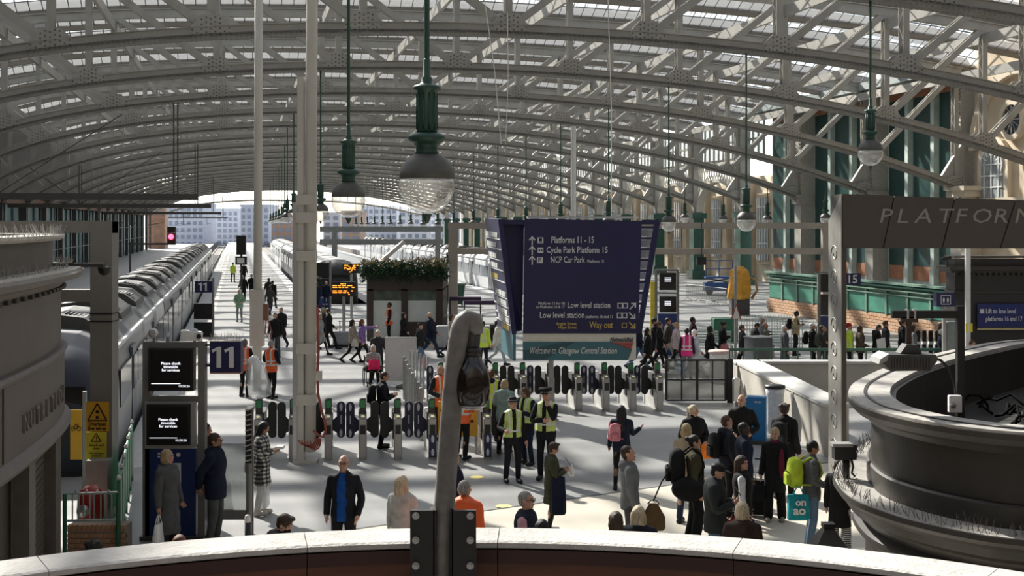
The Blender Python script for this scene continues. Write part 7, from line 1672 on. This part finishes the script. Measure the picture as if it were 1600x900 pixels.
mb = MB(); mb.box(UH-.25, VA-.5, 0, UH+.5, VA, 2.36); mb.build('end_pier', M_stone2, hb)
# ---------------------------------------------------------------- cream double-beam gantry, further gantry, overhead wire beams
def gantry(label, Y, x0, x1, ys, th, posts, m, name='portal_gantry'):
    e = empty(name, ((x0+x1)/2/F*Y-800/F*Y, Y, 0)); tag(e, label, 'gantry'); k = Y/F; c = (x0+x1)/2
    for y in ys: mb = MB(); z = H-(y-YH)*k; mb.box((x0-c)*k, -.15, z-th*k/2, (x1-c)*k, .15, z+th*k/2); mb.build('beam', m, e)
    for p_ in posts: mb = MB(); mb.box((p_-c)*k-.22, -.2, 0, (p_-c)*k+.22, .2, H-(ys[0]-YH)*k); mb.build('post', m, e)
    return e
M_gcream = mat('gantry_cream', (.36, .32, .27), .6, var=.12, scale=1)
g1 = gantry('cream gantry of two long beams beside the direction sign', 62, 700, 1302, (352.5, 392.5), 9.5, (1291, 708), M_gcream); k = 62/F
for px in (1096,):
    mb = MB(); cx = (px-1001)*k; mb.box(cx-.35, -.1, -.0, cx+.35, .1, .0); 
    e = empty('signal_box', at(px, 410, 61.6)); tag(e, 'small black box hanging from the cream gantry beams', 'signal'); mb = MB(); mb.box(-.22, -.1, -.12, .22, .1, .25); mb.build('housing', M_black, e); mb = MB(); mb.box(-.03, -.02, .25, .03, .02, 1.9); mb.build('hanger', M_dark, e)
gantry('grey two-beam gantry beyond the planted kiosk', 112, 500, 692, (358, 378), 9, (523, 684), mat('gantry_grey', (.25, .26, .26), .5))
for i, (px, py) in enumerate(((310, 308), (330, 322), (346, 333), (356, 340))):
    Y = 2000*1.35/(YH-py); p = at(px, py, Y); u1, v_ = UV(p.x, p.y); e = empty('wire_beam', S((u1-17)/2, v_, 6.5), PH); tag(e, 'dark overhead line beam hung from the roof across the left tracks' if False else 'dark overhead line beam hung by rods above platform eleven train', 'beam', 'overhead line beams')
    hw = (u1+17)/2; mb = MB(); mb.box(-hw, -.15, -.16, hw, .15, .16); mb.build('beam', M_dark, e)
    for x in (-hw*.3, hw*.85):
        for s in (-.1, .1): mb = MB(); mb.cyl((x+s, 0, .16), (x+s, 0, zc((u1-17)/2+x)-6.5), .04, n=6); mb.build('hanger_rod', M_dark, e)
    mb = MB(); mb.bar((-hw*.3, 0, .2), (-hw*.85, 0, 3.2), .07, .07); mb.bar((-hw*.28, 0, .2), (hw*.5, 0, 4.2), .05, .05); mb.build('brace', M_dark, e)
    for x in (-hw*.55, hw*.35): mb = MB(); mb.bar((x, 0, -.16), (x, 0, -1.6), .07, .07); mb.bar((x, 0, -1.5), (x+1.2, 0, -1.3), .05, .05); mb.build('drop_arm', M_dark, e)
cw = MB(); cw.tube([S(-4.05, 30, 4.55), S(-4.05, 260, 4.55)], .012, 4); cw.tube([S(-4.05, 30, 5.0), S(-4.05, 260, 5.0)], .010, 4); o = cw.build('contact_wire', M_black); tag(o, 'overhead contact wire above the platform eleven train', 'wire')
se = empty('signal', at(268, 370, 95)); tag(se, 'black signal head showing a red light beside the teal wall', 'signal'); mb = MB(); mb.box(-.3, -.1, -.45, .3, .2, .75); mb.build('head', M_black, se); mb = MB(); mb.smooth = True; ball(mb, (0, -.14, 0), .2); mb.build('red_lens', mat('signal_red', (.9, .05, .05), .3, emit=(1, .03, .06), estr=9, var=0), se); mb = MB(); mb.box(-3.2, .0, -.6, .3, .12, -.45); mb.build('bracket', M_dark, se)
mb = MB(); mb.cyl((-3.1, .1, -se.location.z), (-3.1, .1, -.4), .08, n=8); mb.build('post', M_dark, se)
s2 = empty('signal', at(377, 385, 70)); s2.location.z = 0; tag(s2, 'black signal post standing on platform eleven', 'signal'); zt_ = H-(365-YH)/F*70; mb = MB(); mb.box(-.25, -.12, zt_-1.15, .25, .12, zt_-.1); mb.box(-.3, -.14, zt_-1.7, .3, .1, zt_-1.25); mb.build('head', M_black, s2); mb = MB(); mb.cyl((0, 0, 0), (0, 0, zt_-1.1), .06, n=8); mb.build('post', M_dark, s2); mb = MB(); mb.box(-.2, -.145, zt_-1.62, .2, -.125, zt_-1.33); mb.build('white_panel', M_white, s2)
for px, py, Y, s, col_ in ((318.5, 448, 58, '11', None), (706, 405, 78, '13', None), (1331, 436, 60, '15', None)):
    e = empty('platform_sign', at(px, py, Y)); tag(e, 'navy sign with white number %s hanging %s' % (s, {'11': 'beside the train', '13': 'by the white train', '15': 'behind the portal post'}[s]), 'sign'); w = 27*Y/F if s != '13' else 15*Y/F; h_ = 18*Y/F if s != '13' else 14*Y/F
    mb = MB(); mb.box(-w/2, -.06, -h_/2, w/2, .06, h_/2); mb.build('plate', M_navy, e); digit_ones(e, .0, -.075, -h_*.36, h_*.72) if s == '11' else text('number', s, h_*1.0, M_letter, e, (0, -.065, -h_*.34), align='CENTER', bold=.008)
    mb = MB(); mb.cyl((w/2 if s == '11' else -w/2 if s == '13' else -w*.6, .1, -e.location.z), (w/2 if s == '11' else -w/2 if s == '13' else -w*.6, .1, h_/2+.15), .06, n=8); mb.build('post', M_frame, e)
    if s == '11':
        for z in (-1.05, -1.9): mb = MB(); mb.box(-w*.55, -.1, z-.05-.35, w*.5, .05, z+.3); mb.build('screen', M_black, e)
# ---------------------------------------------------------------- planted kiosk
Yk = gY(533); k = Yk/F; ke = empty('planted_kiosk', ((630-800)*k, Yk, 0)); tag(ke, 'dark brown kiosk with frosted windows and greenery along its roof', 'kiosk')
M_kb = mat('kiosk_brown', (.045, .030, .024), .55, var=.12); kx = lambda px: (px-630)*k
kz = lambda py: H-(py-YH)*k
M_frost = mat('frosted_glass', (.60, .64, .61), .25, var=.08, scale=1)
dpt = 4.0
for a, b in ((573, 583), (627, 637), (681, 692)): mb = MB(); mb.box(kx(a), 0, 0, kx(b), .2, kz(452)); mb.build('post', M_kb, ke)
mb = MB(); mb.box(kx(573), 0, kz(454), kx(692), dpt, kz(432)); mb.build('fascia', M_kb, ke); mb = MB(); mb.box(kx(637), .03, 0, kx(681), .15, kz(503)); mb.build('apron_panel', M_kb, ke)
for a, b, lo in ((583, 627, 533), (637, 681, 503)):
    mb = MB(); mb.box(kx(a), .08, kz(lo), kx(b), .11, kz(470)); mb.build('frosted_pane', M_frost, ke); mb = MB(); mb.box(kx(a), .08, kz(470), kx(b), .11, kz(454)); mb.build('clear_pane', mat('kiosk_glass', (.08, .11, .09), .1, var=.4, scale=3), ke)
mb = MB(); mb.box(kx(573), .2, 0, kx(573)+.08, dpt, kz(452)); mb.build('side_frame', M_dark, ke); mb = MB(); mb.box(kx(692)-.08, .2, 0, kx(692), dpt, kz(452)); mb.build('side_wall', M_kb, ke); mb = MB(); mb.box(kx(573), dpt-.1, 0, kx(692), dpt, kz(452)); mb.build('back_wall', M_kb, ke)
for i in range(4): mb = MB(); mb.box(kx(573)-.05, .4+i*.85, .1, kx(573)-.01, .5+i*.85, kz(456)); mb.build('mullion', M_white, ke)
# greenery: leaves as small blades, in two greens and dry straw
rg = random.Random(11)
for nm_, col_, num, zr_ in (('foliage', (.035, .085, .03), 2600, (.0, 1.0)), ('dark_foliage', (.015, .04, .02), 2200, (-.35, .6)), ('dry_grass', (.30, .22, .10), 500, (.6, 1.15))):
    fb = MB()
    for i in range(num):
        x = rg.uniform(kx(564), kx(697)); y = rg.uniform(-.35, .55) if rg.random() < .8 else rg.uniform(0, dpt); z = kz(432)+.62*rg.uniform(*zr_); L = rg.uniform(.12, .30); a = rg.uniform(0, 6.3); t = rg.uniform(-.9, 1.0) if nm_ != 'dry_grass' else rg.uniform(.3, 1.2)
        d = Vector((math.cos(a)*math.cos(t), math.sin(a)*math.cos(t), math.sin(t))); w = d.cross(Vector((rg.random(), rg.random(), rg.random()))).normalized()*rg.uniform(.015, .04); p = Vector((x, y, z)); fb.add([p, p+d*L*.5+w, p+d*L, p+d*L*.5-w], [(0, 1, 2, 3)])
    fb.build(nm_, mat(nm_, col_, .7, var=.3, scale=5), ke)['kind'] = 'stuff'
mb = MB(); mb.bar((kx(590), .5, kz(412)), (kx(629), .8, kz(378)), .35, .16); o = mb.build('solar_panel', mat('panel_white', (.6, .58, .52), .5), ke)
# departure boards
M_amber = mat('amber_led', (.9, .3, .02), .5, emit=(1, .32, .03), estr=1.6, var=0)
rg = random.Random(5)
for (x0, y0, x1, y1, Y, lab, bottom) in ((518, 440, 556, 463, 55, 'amber departure board on a post before the planted kiosk', 545), (536, 412, 562, 427, 66, 'smaller amber departure board above the first', 505)):
    k = Y/F; e = empty('departure_board', ((x0+x1)/2*k-800*k, Y, 0)); tag(e, lab, 'departure board'); w = (x1-x0)*k; za, zb = H-(y1-YH)*k, H-(y0-YH)*k
    mb = MB(); mb.box(-w/2, -.1, za, w/2, .1, zb); b_ = mb.build('case', M_black, e); rows = 7
    for r_ in range(rows):
        x = -w/2+.06; z = za+.05+(zb-za-.1)*(r_+.2)/rows
        while x < w/2-.12:
            L = rg.uniform(.06, .22)
            if rg.random() < .62: mb = MB(); mb.box(x, -.108, z, min(w/2-.05, x+L), -.1, z+(zb-za)/rows*.45); mb.build('text_line', M_amber, b_)
            x += L+.05
    mb = MB(); mb.cyl((.0, .05, 0), (.0, .05, za), .07, n=10); mb.build('post', M_grey, e)
# advert screens of platform 12
k = 78/F; e = empty('platform_screens', ((505-800)*k, 78, 0)); tag(e, 'pair of dark screens in a frame above a blue panel numbered 12', 'departure screen')
mb = MB(); mb.box(-.5, -.1, 1.95, .38, .1, 2.75); mb.build('screen', M_screen, e); mb = MB(); mb.box(-.5, -.1, 1.05, .38, .1, 1.8); mb.build('screen', M_screen, e); mb = MB(); mb.box(-.5, -.1, 0, .38, .1, .95); pn = mb.build('blue_panel', mat('panel_blue', (.012, .03, .13), .4), e); text('number', '12', .7, M_letter, pn, (-.05, -.11, .2), align='CENTER')
for x in (-.55, .43): mb = MB(); mb.box(x-.05, -.1, 0, x+.05, .1, 2.85); mb.build('post', M_frame, e)
# white display board on wheels before the kiosk
k = gY(603)/F; Yw_ = gY(603); e = empty('display_board', ((626-800)*k, Yw_, 0)); tag(e, 'blank pinkish white display board in silver frame beside the wheelchair', 'board')
mb = MB(); mb.box(-24*k, -.02, 10*k, 24*k, .02, 75*k); mb.build('panel', mat('board_pinkwhite', (.62, .58, .57), .6, var=.06), e)
for a in ((-24.5, -22.5), (22.5, 24.5)): mb = MB(); mb.box(a[0]*k, -.035, 0, a[1]*k, .035, 76*k); mb.build('frame_side', M_silver, e)
for z in (9, 75): mb = MB(); mb.box(-24*k, -.03, z*k-.02, 24*k, .03, z*k+.03); mb.build('frame_rail', M_silver, e)
mb = MB(); mb.smooth = True; mb.lathe([(.42, 0), (.4, .05), (.2, .13), (.05, .16)], 24, (.3, -.45, 0)); mb.build('base', M_dark, e)
# luggage trolleys and stands by the column
for (px, py, w, h_, lab) in ((545, 541, 1.3, .62, 'grey queue stand with red logo beside the post of the amber board'), (724, 545, 2.2, .95, 'silver luggage stand beyond the hooked pole')):
    Y = gY(py); e = empty('queue_stand', ((px-800)/F*Y, Y, 0)); tag(e, lab, 'stand'); mb = MB(); mb.rbox(-w/2, -.2, .08, w/2, .25, h_, .03); mb.build('body', mat('stand_grey', (.36, .37, .38), .5), e); mb = MB(); mb.box(-w/2-.1, -.35, 0, w/2+.1, .4, .08); mb.build('base', M_black, e)
    for x in (-w*.3, w*.05, w*.35): mb = MB(); mb.cyl((x, .1, h_), (x, .1, h_+.45), .02, n=6); mb.build('rail_post', M_grey, e)
    mb = MB(); mb.cyl((-w*.35, .1, h_+.42), (w*.4, .1, h_+.42), .02, n=6); mb.build('rail', M_grey, e)
    if px < 600: mb = MB(); mb.box(.05, -.21, .35, .5, -.2, .42); mb.build('logo', M_nrred, e)
for (px, py, w) in ((727, 503, 1.4), (754, 512, 1.6)):
    Y = gY(py+20); e = empty('market_stall', ((px-800)/F*Y, Y, 0)); tag(e, 'small purple topped stall frame on the platform %s' % ('by the green bin' if px < 740 else 'beside the direction sign'), 'stall'); z = 1.75
    mb = MB(); mb.box(-w/2, -.1, z-.18, w/2, .1, z); mb.build('header', mat('purple_board', (.05, .025, .07), .5), e)
    for s in (-1, 1): mb = MB(); mb.box(s*w/2-.03, -.04, 0, s*w/2+.03, .04, z); mb.build('post', M_dark, e)
    mb = MB(); mb.box(-w/2, -.5, .6, w/2, .5, .75); mb.build('counter', M_dark, e); mb = MB(); mb.rbox(-w/2+.1, -.3, 0, w/2-.1, .4, .6, .03); mb.build('cabinet', M_black, e)
e = empty('wheeled_bin', gnd(713, 478)); tag(e, 'dark green wheeled bin near the platform thirteen sign', 'bin'); mb = MB(); mb.add([(-.4, -.4, .12), (.4, -.4, .12), (.4, .4, .12), (-.4, .4, .12), (-.55, -.5, 1.3), (.55, -.5, 1.3), (.55, .5, 1.3), (-.55, .5, 1.3)], [(0, 3, 2, 1), (4, 5, 6, 7), (0, 1, 5, 4), (1, 2, 6, 5), (2, 3, 7, 6), (3, 0, 4, 7)]); mb.build('body', M_green2, e); mb = MB(); mb.box(-.6, -.56, 1.3, .6, .55, 1.42); mb.build('lid', mat('bin_lid', (.07, .12, .09), .5), e)
for s in (-1, 1): mb = MB(); mb.cyl((s*.35-.04, .3, .12), (s*.35+.04, .3, .12), .12, n=12); mb.build('wheel', M_black, e)
# ---------------------------------------------------------------- platform 15 side
k = 50/F; e = empty('departure_screen', ((1042-800)*k, 50, 0)); tag(e, 'grey frame with two dark screens above a blue panel beside the direction sign', 'departure screen'); X5 = lambda px: (px-1042)*k
Z5 = lambda py: H-(py-YH)*k
for a in (1025, 1059): mb = MB(); mb.box(X5(a)-.05, -.08, 0, X5(a)+.05, .08, Z5(421)); mb.build('post', M_frame, e)
for (y0, y1) in ((426, 453), (463, 488)):
    mb = MB(); mb.box(X5(1030), -.12, Z5(y1), X5(1056), .05, Z5(y0)); sc = mb.build('screen', M_screen, e)
    for i in range(3): mb = MB(); mb.box(X5(1038), -.125, Z5(y0+8+i*2.6)-.015, X5(1048), -.12, Z5(y0+8+i*2.6)+.015); mb.build('text_line', M_scrtext, sc)
for y in (422, 458): mb = MB(); mb.box(X5(1025), -.06, Z5(y)-.04, X5(1059), .06, Z5(y)+.04); mb.build('crossbar', M_frame, e)
mb = MB(); mb.box(X5(1028), -.08, 0, X5(1057), .04, Z5(490)); mb.build('blue_panel', mat('panel_blue', (.012, .03, .13), .4), e)
mb = MB(); mb.box(X5(1016), -.05, .6, X5(1027), .05, Z5(440)); o = mb.build('yellow_poster', mat('poster_yellow2', (.62, .50, .05), .5), e)
k = 44/F; e = empty('departure_screen', ((1290-800)*k, 44, 0)); tag(e, 'dark screens on a post beside the carved portal post', 'departure screen'); Z6 = lambda py: H-(py-YH)*k
for (y0, y1) in ((428, 456), (460, 492)): mb = MB(); mb.box(-.18, -.1, Z6(y1), .5, .08, Z6(y0)); mb.build('screen', M_screen, e)
mb = MB(); mb.box(-.18, -.08, Z6(530), .5, .06, Z6(494)); mb.build('blue_panel', mat('panel_blue', (.012, .03, .13), .4), e)
mb = MB(); mb.box(-.28, -.06, 0, -.18, .06, Z6(424)); mb.build('post', M_frame, e); mb = MB(); mb.box(-.28, -.07, Z6(427), .6, .07, Z6(424)); mb.build('crossbar', M_frame, e)
# crowd barriers
Ma = Vector(gnd(1072, 470)); Mb_ = Vector(gnd(1136, 479))
for i in range(3):
    a, b = Ma.lerp(Mb_, i/3+.01), Ma.lerp(Mb_, (i+1)/3-.01); e = empty('crowd_barrier', a, math.atan2(b.y-a.y, b.x-a.x)); L = (b-a).length; tag(e, 'galvanised crowd barrier of upright bars before the stone wall', 'barrier', 'crowd barriers before the stone wall')
    for z in (.2, 1.1): mb = MB(); mb.cyl((0, 0, z), (L, 0, z), .025, n=6); mb.build('rail', M_grey, e)
    for j in range(14): mb = MB(); x = L*j/13; mb.cyl((x, 0, .2), (x, 0, 1.1), .013, n=5); mb.build('bar', M_grey, e)
    for x in (.2, L-.2): mb = MB(); mb.bar((x, -.35, .02), (x, 0, .25), .03, .03); mb.bar((x, .35, .02), (x, 0, .25), .03, .03); mb.build('foot', M_grey, e)
# scissor lift, wrapped machine
Y = 92.0; e = empty('scissor_lift', ((1122-800)/F*Y, Y, 0)); tag(e, 'blue work platform standing by the green columns', 'work platform'); M_bl = mat('lift_blue', (.03, .10, .30), .5)
mb = MB(); mb.box(-1.0, -.5, .3, 1.0, .5, .9); mb.build('chassis', M_bl, e); mb = MB(); mb.box(-.95, -.5, 1.2, .95, .5, 1.35); mb.build('deck', M_bl, e)
for s in (-1, 1): mb = MB(); mb.bar((-.8*s, 0, .9), (.8*s, 0, 1.2), .1, .1); mb.build('scissor_arm', M_grey, e)
for x in (-.95, 0, .95): mb = MB(); mb.box(x-.03, -.5, 1.35, x+.03, -.44, 2.5); mb.build('guard_post', M_bl, e)
for z in (1.9, 2.5): mb = MB(); mb.box(-.95, -.5, z-.03, .95, -.44, z+.03); mb.build('guard_rail', M_bl, e)
for s in (-1, 1): mb = MB(); mb.cyl((s*.7, -.52, .25), (s*.7, -.4, .25), .25, n=12); mb.build('wheel', M_black, e)
Y = 72.0; e = empty('wrapped_machine', ((1155-800)/F*Y, Y, 0)); tag(e, 'machine wrapped in bright orange sheeting beside the brick wall', 'machine'); mb = MB(); mb.smooth = False; rg = random.Random(9); n = 12; vs = []; fs = []
for z, r_ in ((.9, .62), (1.4, .66), (2.0, .60), (2.5, .48), (2.75, .2)):
    for j in range(n): t = 2*math.pi*j/n; q2 = r_*(1+rg.uniform(-.12, .12)); vs.append((q2*math.cos(t), q2*math.sin(t), z))
for i in range(4):
    for j in range(n): l = (j+1) % n; fs.append((i*n+j, i*n+l, i*n+n+l, i*n+n+j))
mb.add(vs, fs+[tuple(range(n-1, -1, -1)), tuple(len(vs)-n+j for j in range(n))]); mb.build('sheeting', mat('orange_sheet', (.60, .30, .03), .45, var=.2, scale=4), e); mb = MB(); mb.box(-.5, -.5, 0, .5, .5, .92); mb.build('base', M_dark, e); mb = MB(); mb.smooth = True; mb.tube([(.5, 0, 2.1), (.9, 0, 2.0), (1.0, 0, 1.4), (.7, 0, .9)], .08, 8); mb.build('hose', mat('hose_tan', (.35, .25, .12), .6), e)
Y = 47.0; e = empty('warning_post', ((1149-800)/F*Y, Y, 0)); tag(e, 'grey post with a white warning triangle by the crowd', 'sign'); mb = MB(); mb.cyl((0, 0, 0), (0, 0, 3.6), .05, n=8); mb.build('post', M_grey, e); z = H-(492-YH)/F*Y
for m_, r_, y in ((mat('sign_redframe', (.45, .06, .05), .5), .24, -.06), (M_white, .17, -.075)): mb = MB(); mb.prism([(.02-r_*.8, z-.1-r_*.2), (.02+r_*.8, z-.1-r_*.2), (.02, z+.1+r_*1.3)], y, y+.01); mb.build('triangle', m_, e)
# green cabinet, benches, hooped railing, green rail
Y = 56.0; e = empty('green_cabinet', ((1131-800)/F*Y, Y, 0)); tag(e, 'bright green equipment cabinet behind the crowd', 'cabinet'); mb = MB(); mb.rbox(-.5, -.4, 0, .55, .4, H-(497-YH)/F*Y, .03); mb.build('body', mat('cabinet_green', (.02, .13, .07), .5), e); mb = MB(); mb.box(.0, -.41, .2, .02, -.4, .9); mb.build('door_joint', M_black, e)
for i, px in enumerate((1098, 1126, 1190, 1212)):
    Y = 49.5; e = empty('bench', ((px-800)/F*Y, Y, 0)); tag(e, 'grey slatted metal bench behind the crowd', 'bench', 'slatted benches by the hooped railing')
    for j in range(5): mb = MB(); mb.box(-.45, .2, .5+j*.1, .45, .23, .57+j*.1); mb.build('back_slat', M_pilaster, e)
    for j in range(4): mb = MB(); mb.box(-.45, -.2+j*.1, .43, .45, -.13+j*.1, .46); mb.build('seat_slat', M_pilaster, e)
    for s in (-1, 1): mb = MB(); mb.box(s*.42-.03, -.2, 0, s*.42+.03, .25, .43); mb.build('leg', M_grey, e)
a, b = Vector((at(1150, 0, 53).x, 53, 0)), Vector((at(1262, 0, 53).x, 53, 0)); e = empty('hooped_railing', a); tag(e, 'grey hoop-topped railing behind the benches', 'railing'); n = 26; L = b.x-a.x
for i in range(n):
    x = L*i/n; mb = MB(); mb.tube([(x, 0, 0), (x, 0, 1.15), (x+L/n*.5, 0, 1.35), (x+L/n, 0, 1.15)], .016, 5); mb.build('hoop', M_pilaster, e)
for z in (.2, 1.1): mb = MB(); mb.box(0, -.02, z-.02, L, .02, z+.02); mb.build('rail', M_pilaster, e)
Y = 39.4; a = at(1140, 0, Y).x; b = at(1470, 0, Y).x; e = empty('green_railing', (a, Y, 0)); tag(e, 'dark green railing along the back of the stairwell wall', 'railing')
for z in (.72, 1.22): mb = MB(); mb.box(0, -.03, z, b-a, .03, z+.09); mb.build('rail', M_green2, e)
x = 0
while x < b-a: mb = MB(); mb.box(x-.02, -.02, 0, x+.02, .02, 1.25); mb.build('post', M_green2, e); x += .42
k = 40.6/F; e = empty('grey_box', ((1185-800)*k, 40.6, 0)); tag(e, 'dark grey square cabinet among the crowd', 'cabinet'); mb = MB(); mb.rbox(-.34, -.3, 0, .34, .3, H-(527-YH)*k, .02); o = mb.build('body', mat('slate_grey', (.085, .092, .10), .5), e); e.rotation_euler = (0, 0, R(20)); mb = MB(); mb.box(-.36, -.32, H-(527-YH)*k, .36, .32, H-(527-YH)*k+.03); mb.build('lid', M_grey, e)
Y = gY(597); e = empty('litter_bin', ((1124-800)/F*Y, Y, 0)); tag(e, 'white drum shaped bin with pink rim behind the glazed gate', 'bin'); mb = MB(); mb.smooth = True; mb.lathe([(.30, 0), (.32, .05), (.32, .92), (.30, .95)], 20); mb.build('drum', M_white, e); mb = MB(); mb.smooth = True; mb.lathe([(.36, .95), (.37, 1.0), (.34, 1.03), (.05, 1.04)], 20); mb.build('lid', mat('lid_pink', (.62, .46, .42), .6), e)
# blue vending stand and bagged bin by the stairwell wall
Y = gY(692); e = empty('blue_stand', ((1181-800)/F*Y, Y, 0), R(-15)); tag(e, 'bright blue information stand against the stairwell wall', 'stand'); mb = MB(); mb.rbox(-.22, -.16, .08, .24, .18, H-(619-YH)/F*Y, .02); o = mb.build('body', mat('stand_blue', (.01, .17, .42), .4, var=.08), e); mb = MB(); mb.box(-.3, -.25, 0, .32, .25, .08); mb.build('base', M_dark, e); textbars('print_line', o, (-.02, -.165, .98), (.14, -.165, .98), .03, M_letter, 4)
Y = gY(680); e = empty('bagged_bin', ((1216-800)/F*Y-.08, Y, 0)); tag(e, 'black bin lined with a white plastic sack by the stairwell wall', 'bin'); mb = MB(); mb.smooth = True; mb.lathe([(.16, .05), (.20, .5), (.22, 1.0), (.24, 1.16)], 16); mb.build('sack', M_plastic_ if False else mat('sack_white', (.66, .67, .68), .4, var=.15, scale=9, bump=.3), e); mb = MB(); mb.smooth = True; mb.lathe([(.24, 1.14), (.26, 1.17), (.24, 1.22), (.1, 1.24)], 16); mb.build('lid', M_black, e)
mb = MB(); mb.box(-.08, -.28, 0, .08, -.26, .3) ; o = None
e, w, h = signplate('wall_notice', 1232, 606, 1240, 626, M_white, 'small white notice on the stairwell wall', 'notice', Y=30.9); e.rotation_euler = (0, 0, R(-87)); e.location.x = 6.75
e = empty('intercom', at(1151, 610, 36.0)); tag(e, 'grey rounded intercom panel on a post at the gate end', 'intercom'); mb = MB(); mb.rbox(-.11, -.06, -.3, .09, .06, .35, .03); mb.build('panel', M_silver, e); mb = MB(); mb.cyl((0, 0, -e.location.z), (0, 0, -.3), .04, n=8); mb.build('post', M_grey, e)
# white lamp post, yellow plate, grey cabinet and lift pictogram by the cafe kiosk
e = empty('lamp_post', at(1512, 0, 38.2).xyz); e.location.z = 0; tag(e, 'slim white post with a small yellow plate before the black kiosk', 'post'); mb = MB(); mb.cyl((0, 0, 0), (0, 0, 4.6), .09, n=10); mb.build('post', M_white, e); mb = MB(); z = H-(512-YH)/F*38.2; mb.box(-.09, -.08, z-.13, .12, -.065, z+.13); mb.build('plate', M_ysign2, e)
e = empty('lift_pictogram', at(1476, 467, 37.9)); tag(e, 'navy box sign with a white lift symbol beside the black kiosk', 'sign'); mb = MB(); mb.box(-.27, -.1, -.22, .27, .2, .18); mb.build('box', M_navy, e)
for x in (-.14, .14): mb = MB(); mb.box(x-.008, -.106, -.15, x+.008, -.1, .11); mb.build('symbol_frame', M_letter, e)
for z in (-.15, .11): mb = MB(); mb.box(-.14, -.106, z-.008, .14, -.1, z+.008); mb.build('symbol_frame', M_letter, e)
for x in (-.06, .06): mb = MB(); mb.prism([(x-.03, -.01), (x-.014, .02), (x-.014, .05), (x+.014, .05), (x+.014, .02), (x+.03, -.01), (x+.015, -.11), (x-.015, -.11)], -.106, -.1); mb.build('symbol', M_letter, e)
mb = MB(); mb.box(-.05, .0, -e.location.z, .05, .1, -.22); mb.build('post', M_grey, e)
e = empty('grey_cabinet', at(1486, 0, 38.1)); e.location.z = 0; tag(e, 'tall grey meter cabinet behind the floodlight post', 'cabinet'); mb = MB(); mb.rbox(-.2, -.15, .9, .2, .15, H-(502-YH)/F*38.1, .03); mb.build('body', mat('meter_grey', (.20, .22, .22), .5), e); mb = MB(); mb.box(-.06, -.06, 0, .06, .06, .9); mb.build('leg', M_grey, e)
for i in range(5):
    px = 1434+i*10; e = empty('bollard', at(px, 0, 45)); e.location.z = 0; tag(e, 'black timber bollard in the row beside the hoarding', 'bollard', 'black bollards beside the hoarding'); mb = MB(); mb.rbox(-.07, -.07, 0, .07, .07, H-(516-YH)/F*45, .03); mb.build('shaft', M_black, e); mb = MB(); mb.box(-.075, -.075, .9, .075, .075, 1.0); mb.build('band', M_white, e)
# security camera on the cafe kiosk cornice, wire bracket lamp
e = empty('cctv_camera', at(1480, 406, 38.5)); tag(e, 'black bullet camera on the cornice of the black kiosk', 'camera'); mb = MB(); mb.box(-.16, -.05, .0, .12, .05, .10); mb.build('housing', M_black, e).rotation_euler = (0, R(-14), 0); mb = MB(); mb.box(-.02, -.02, -.22, .02, .02, .02); mb.build('bracket', M_black, e)
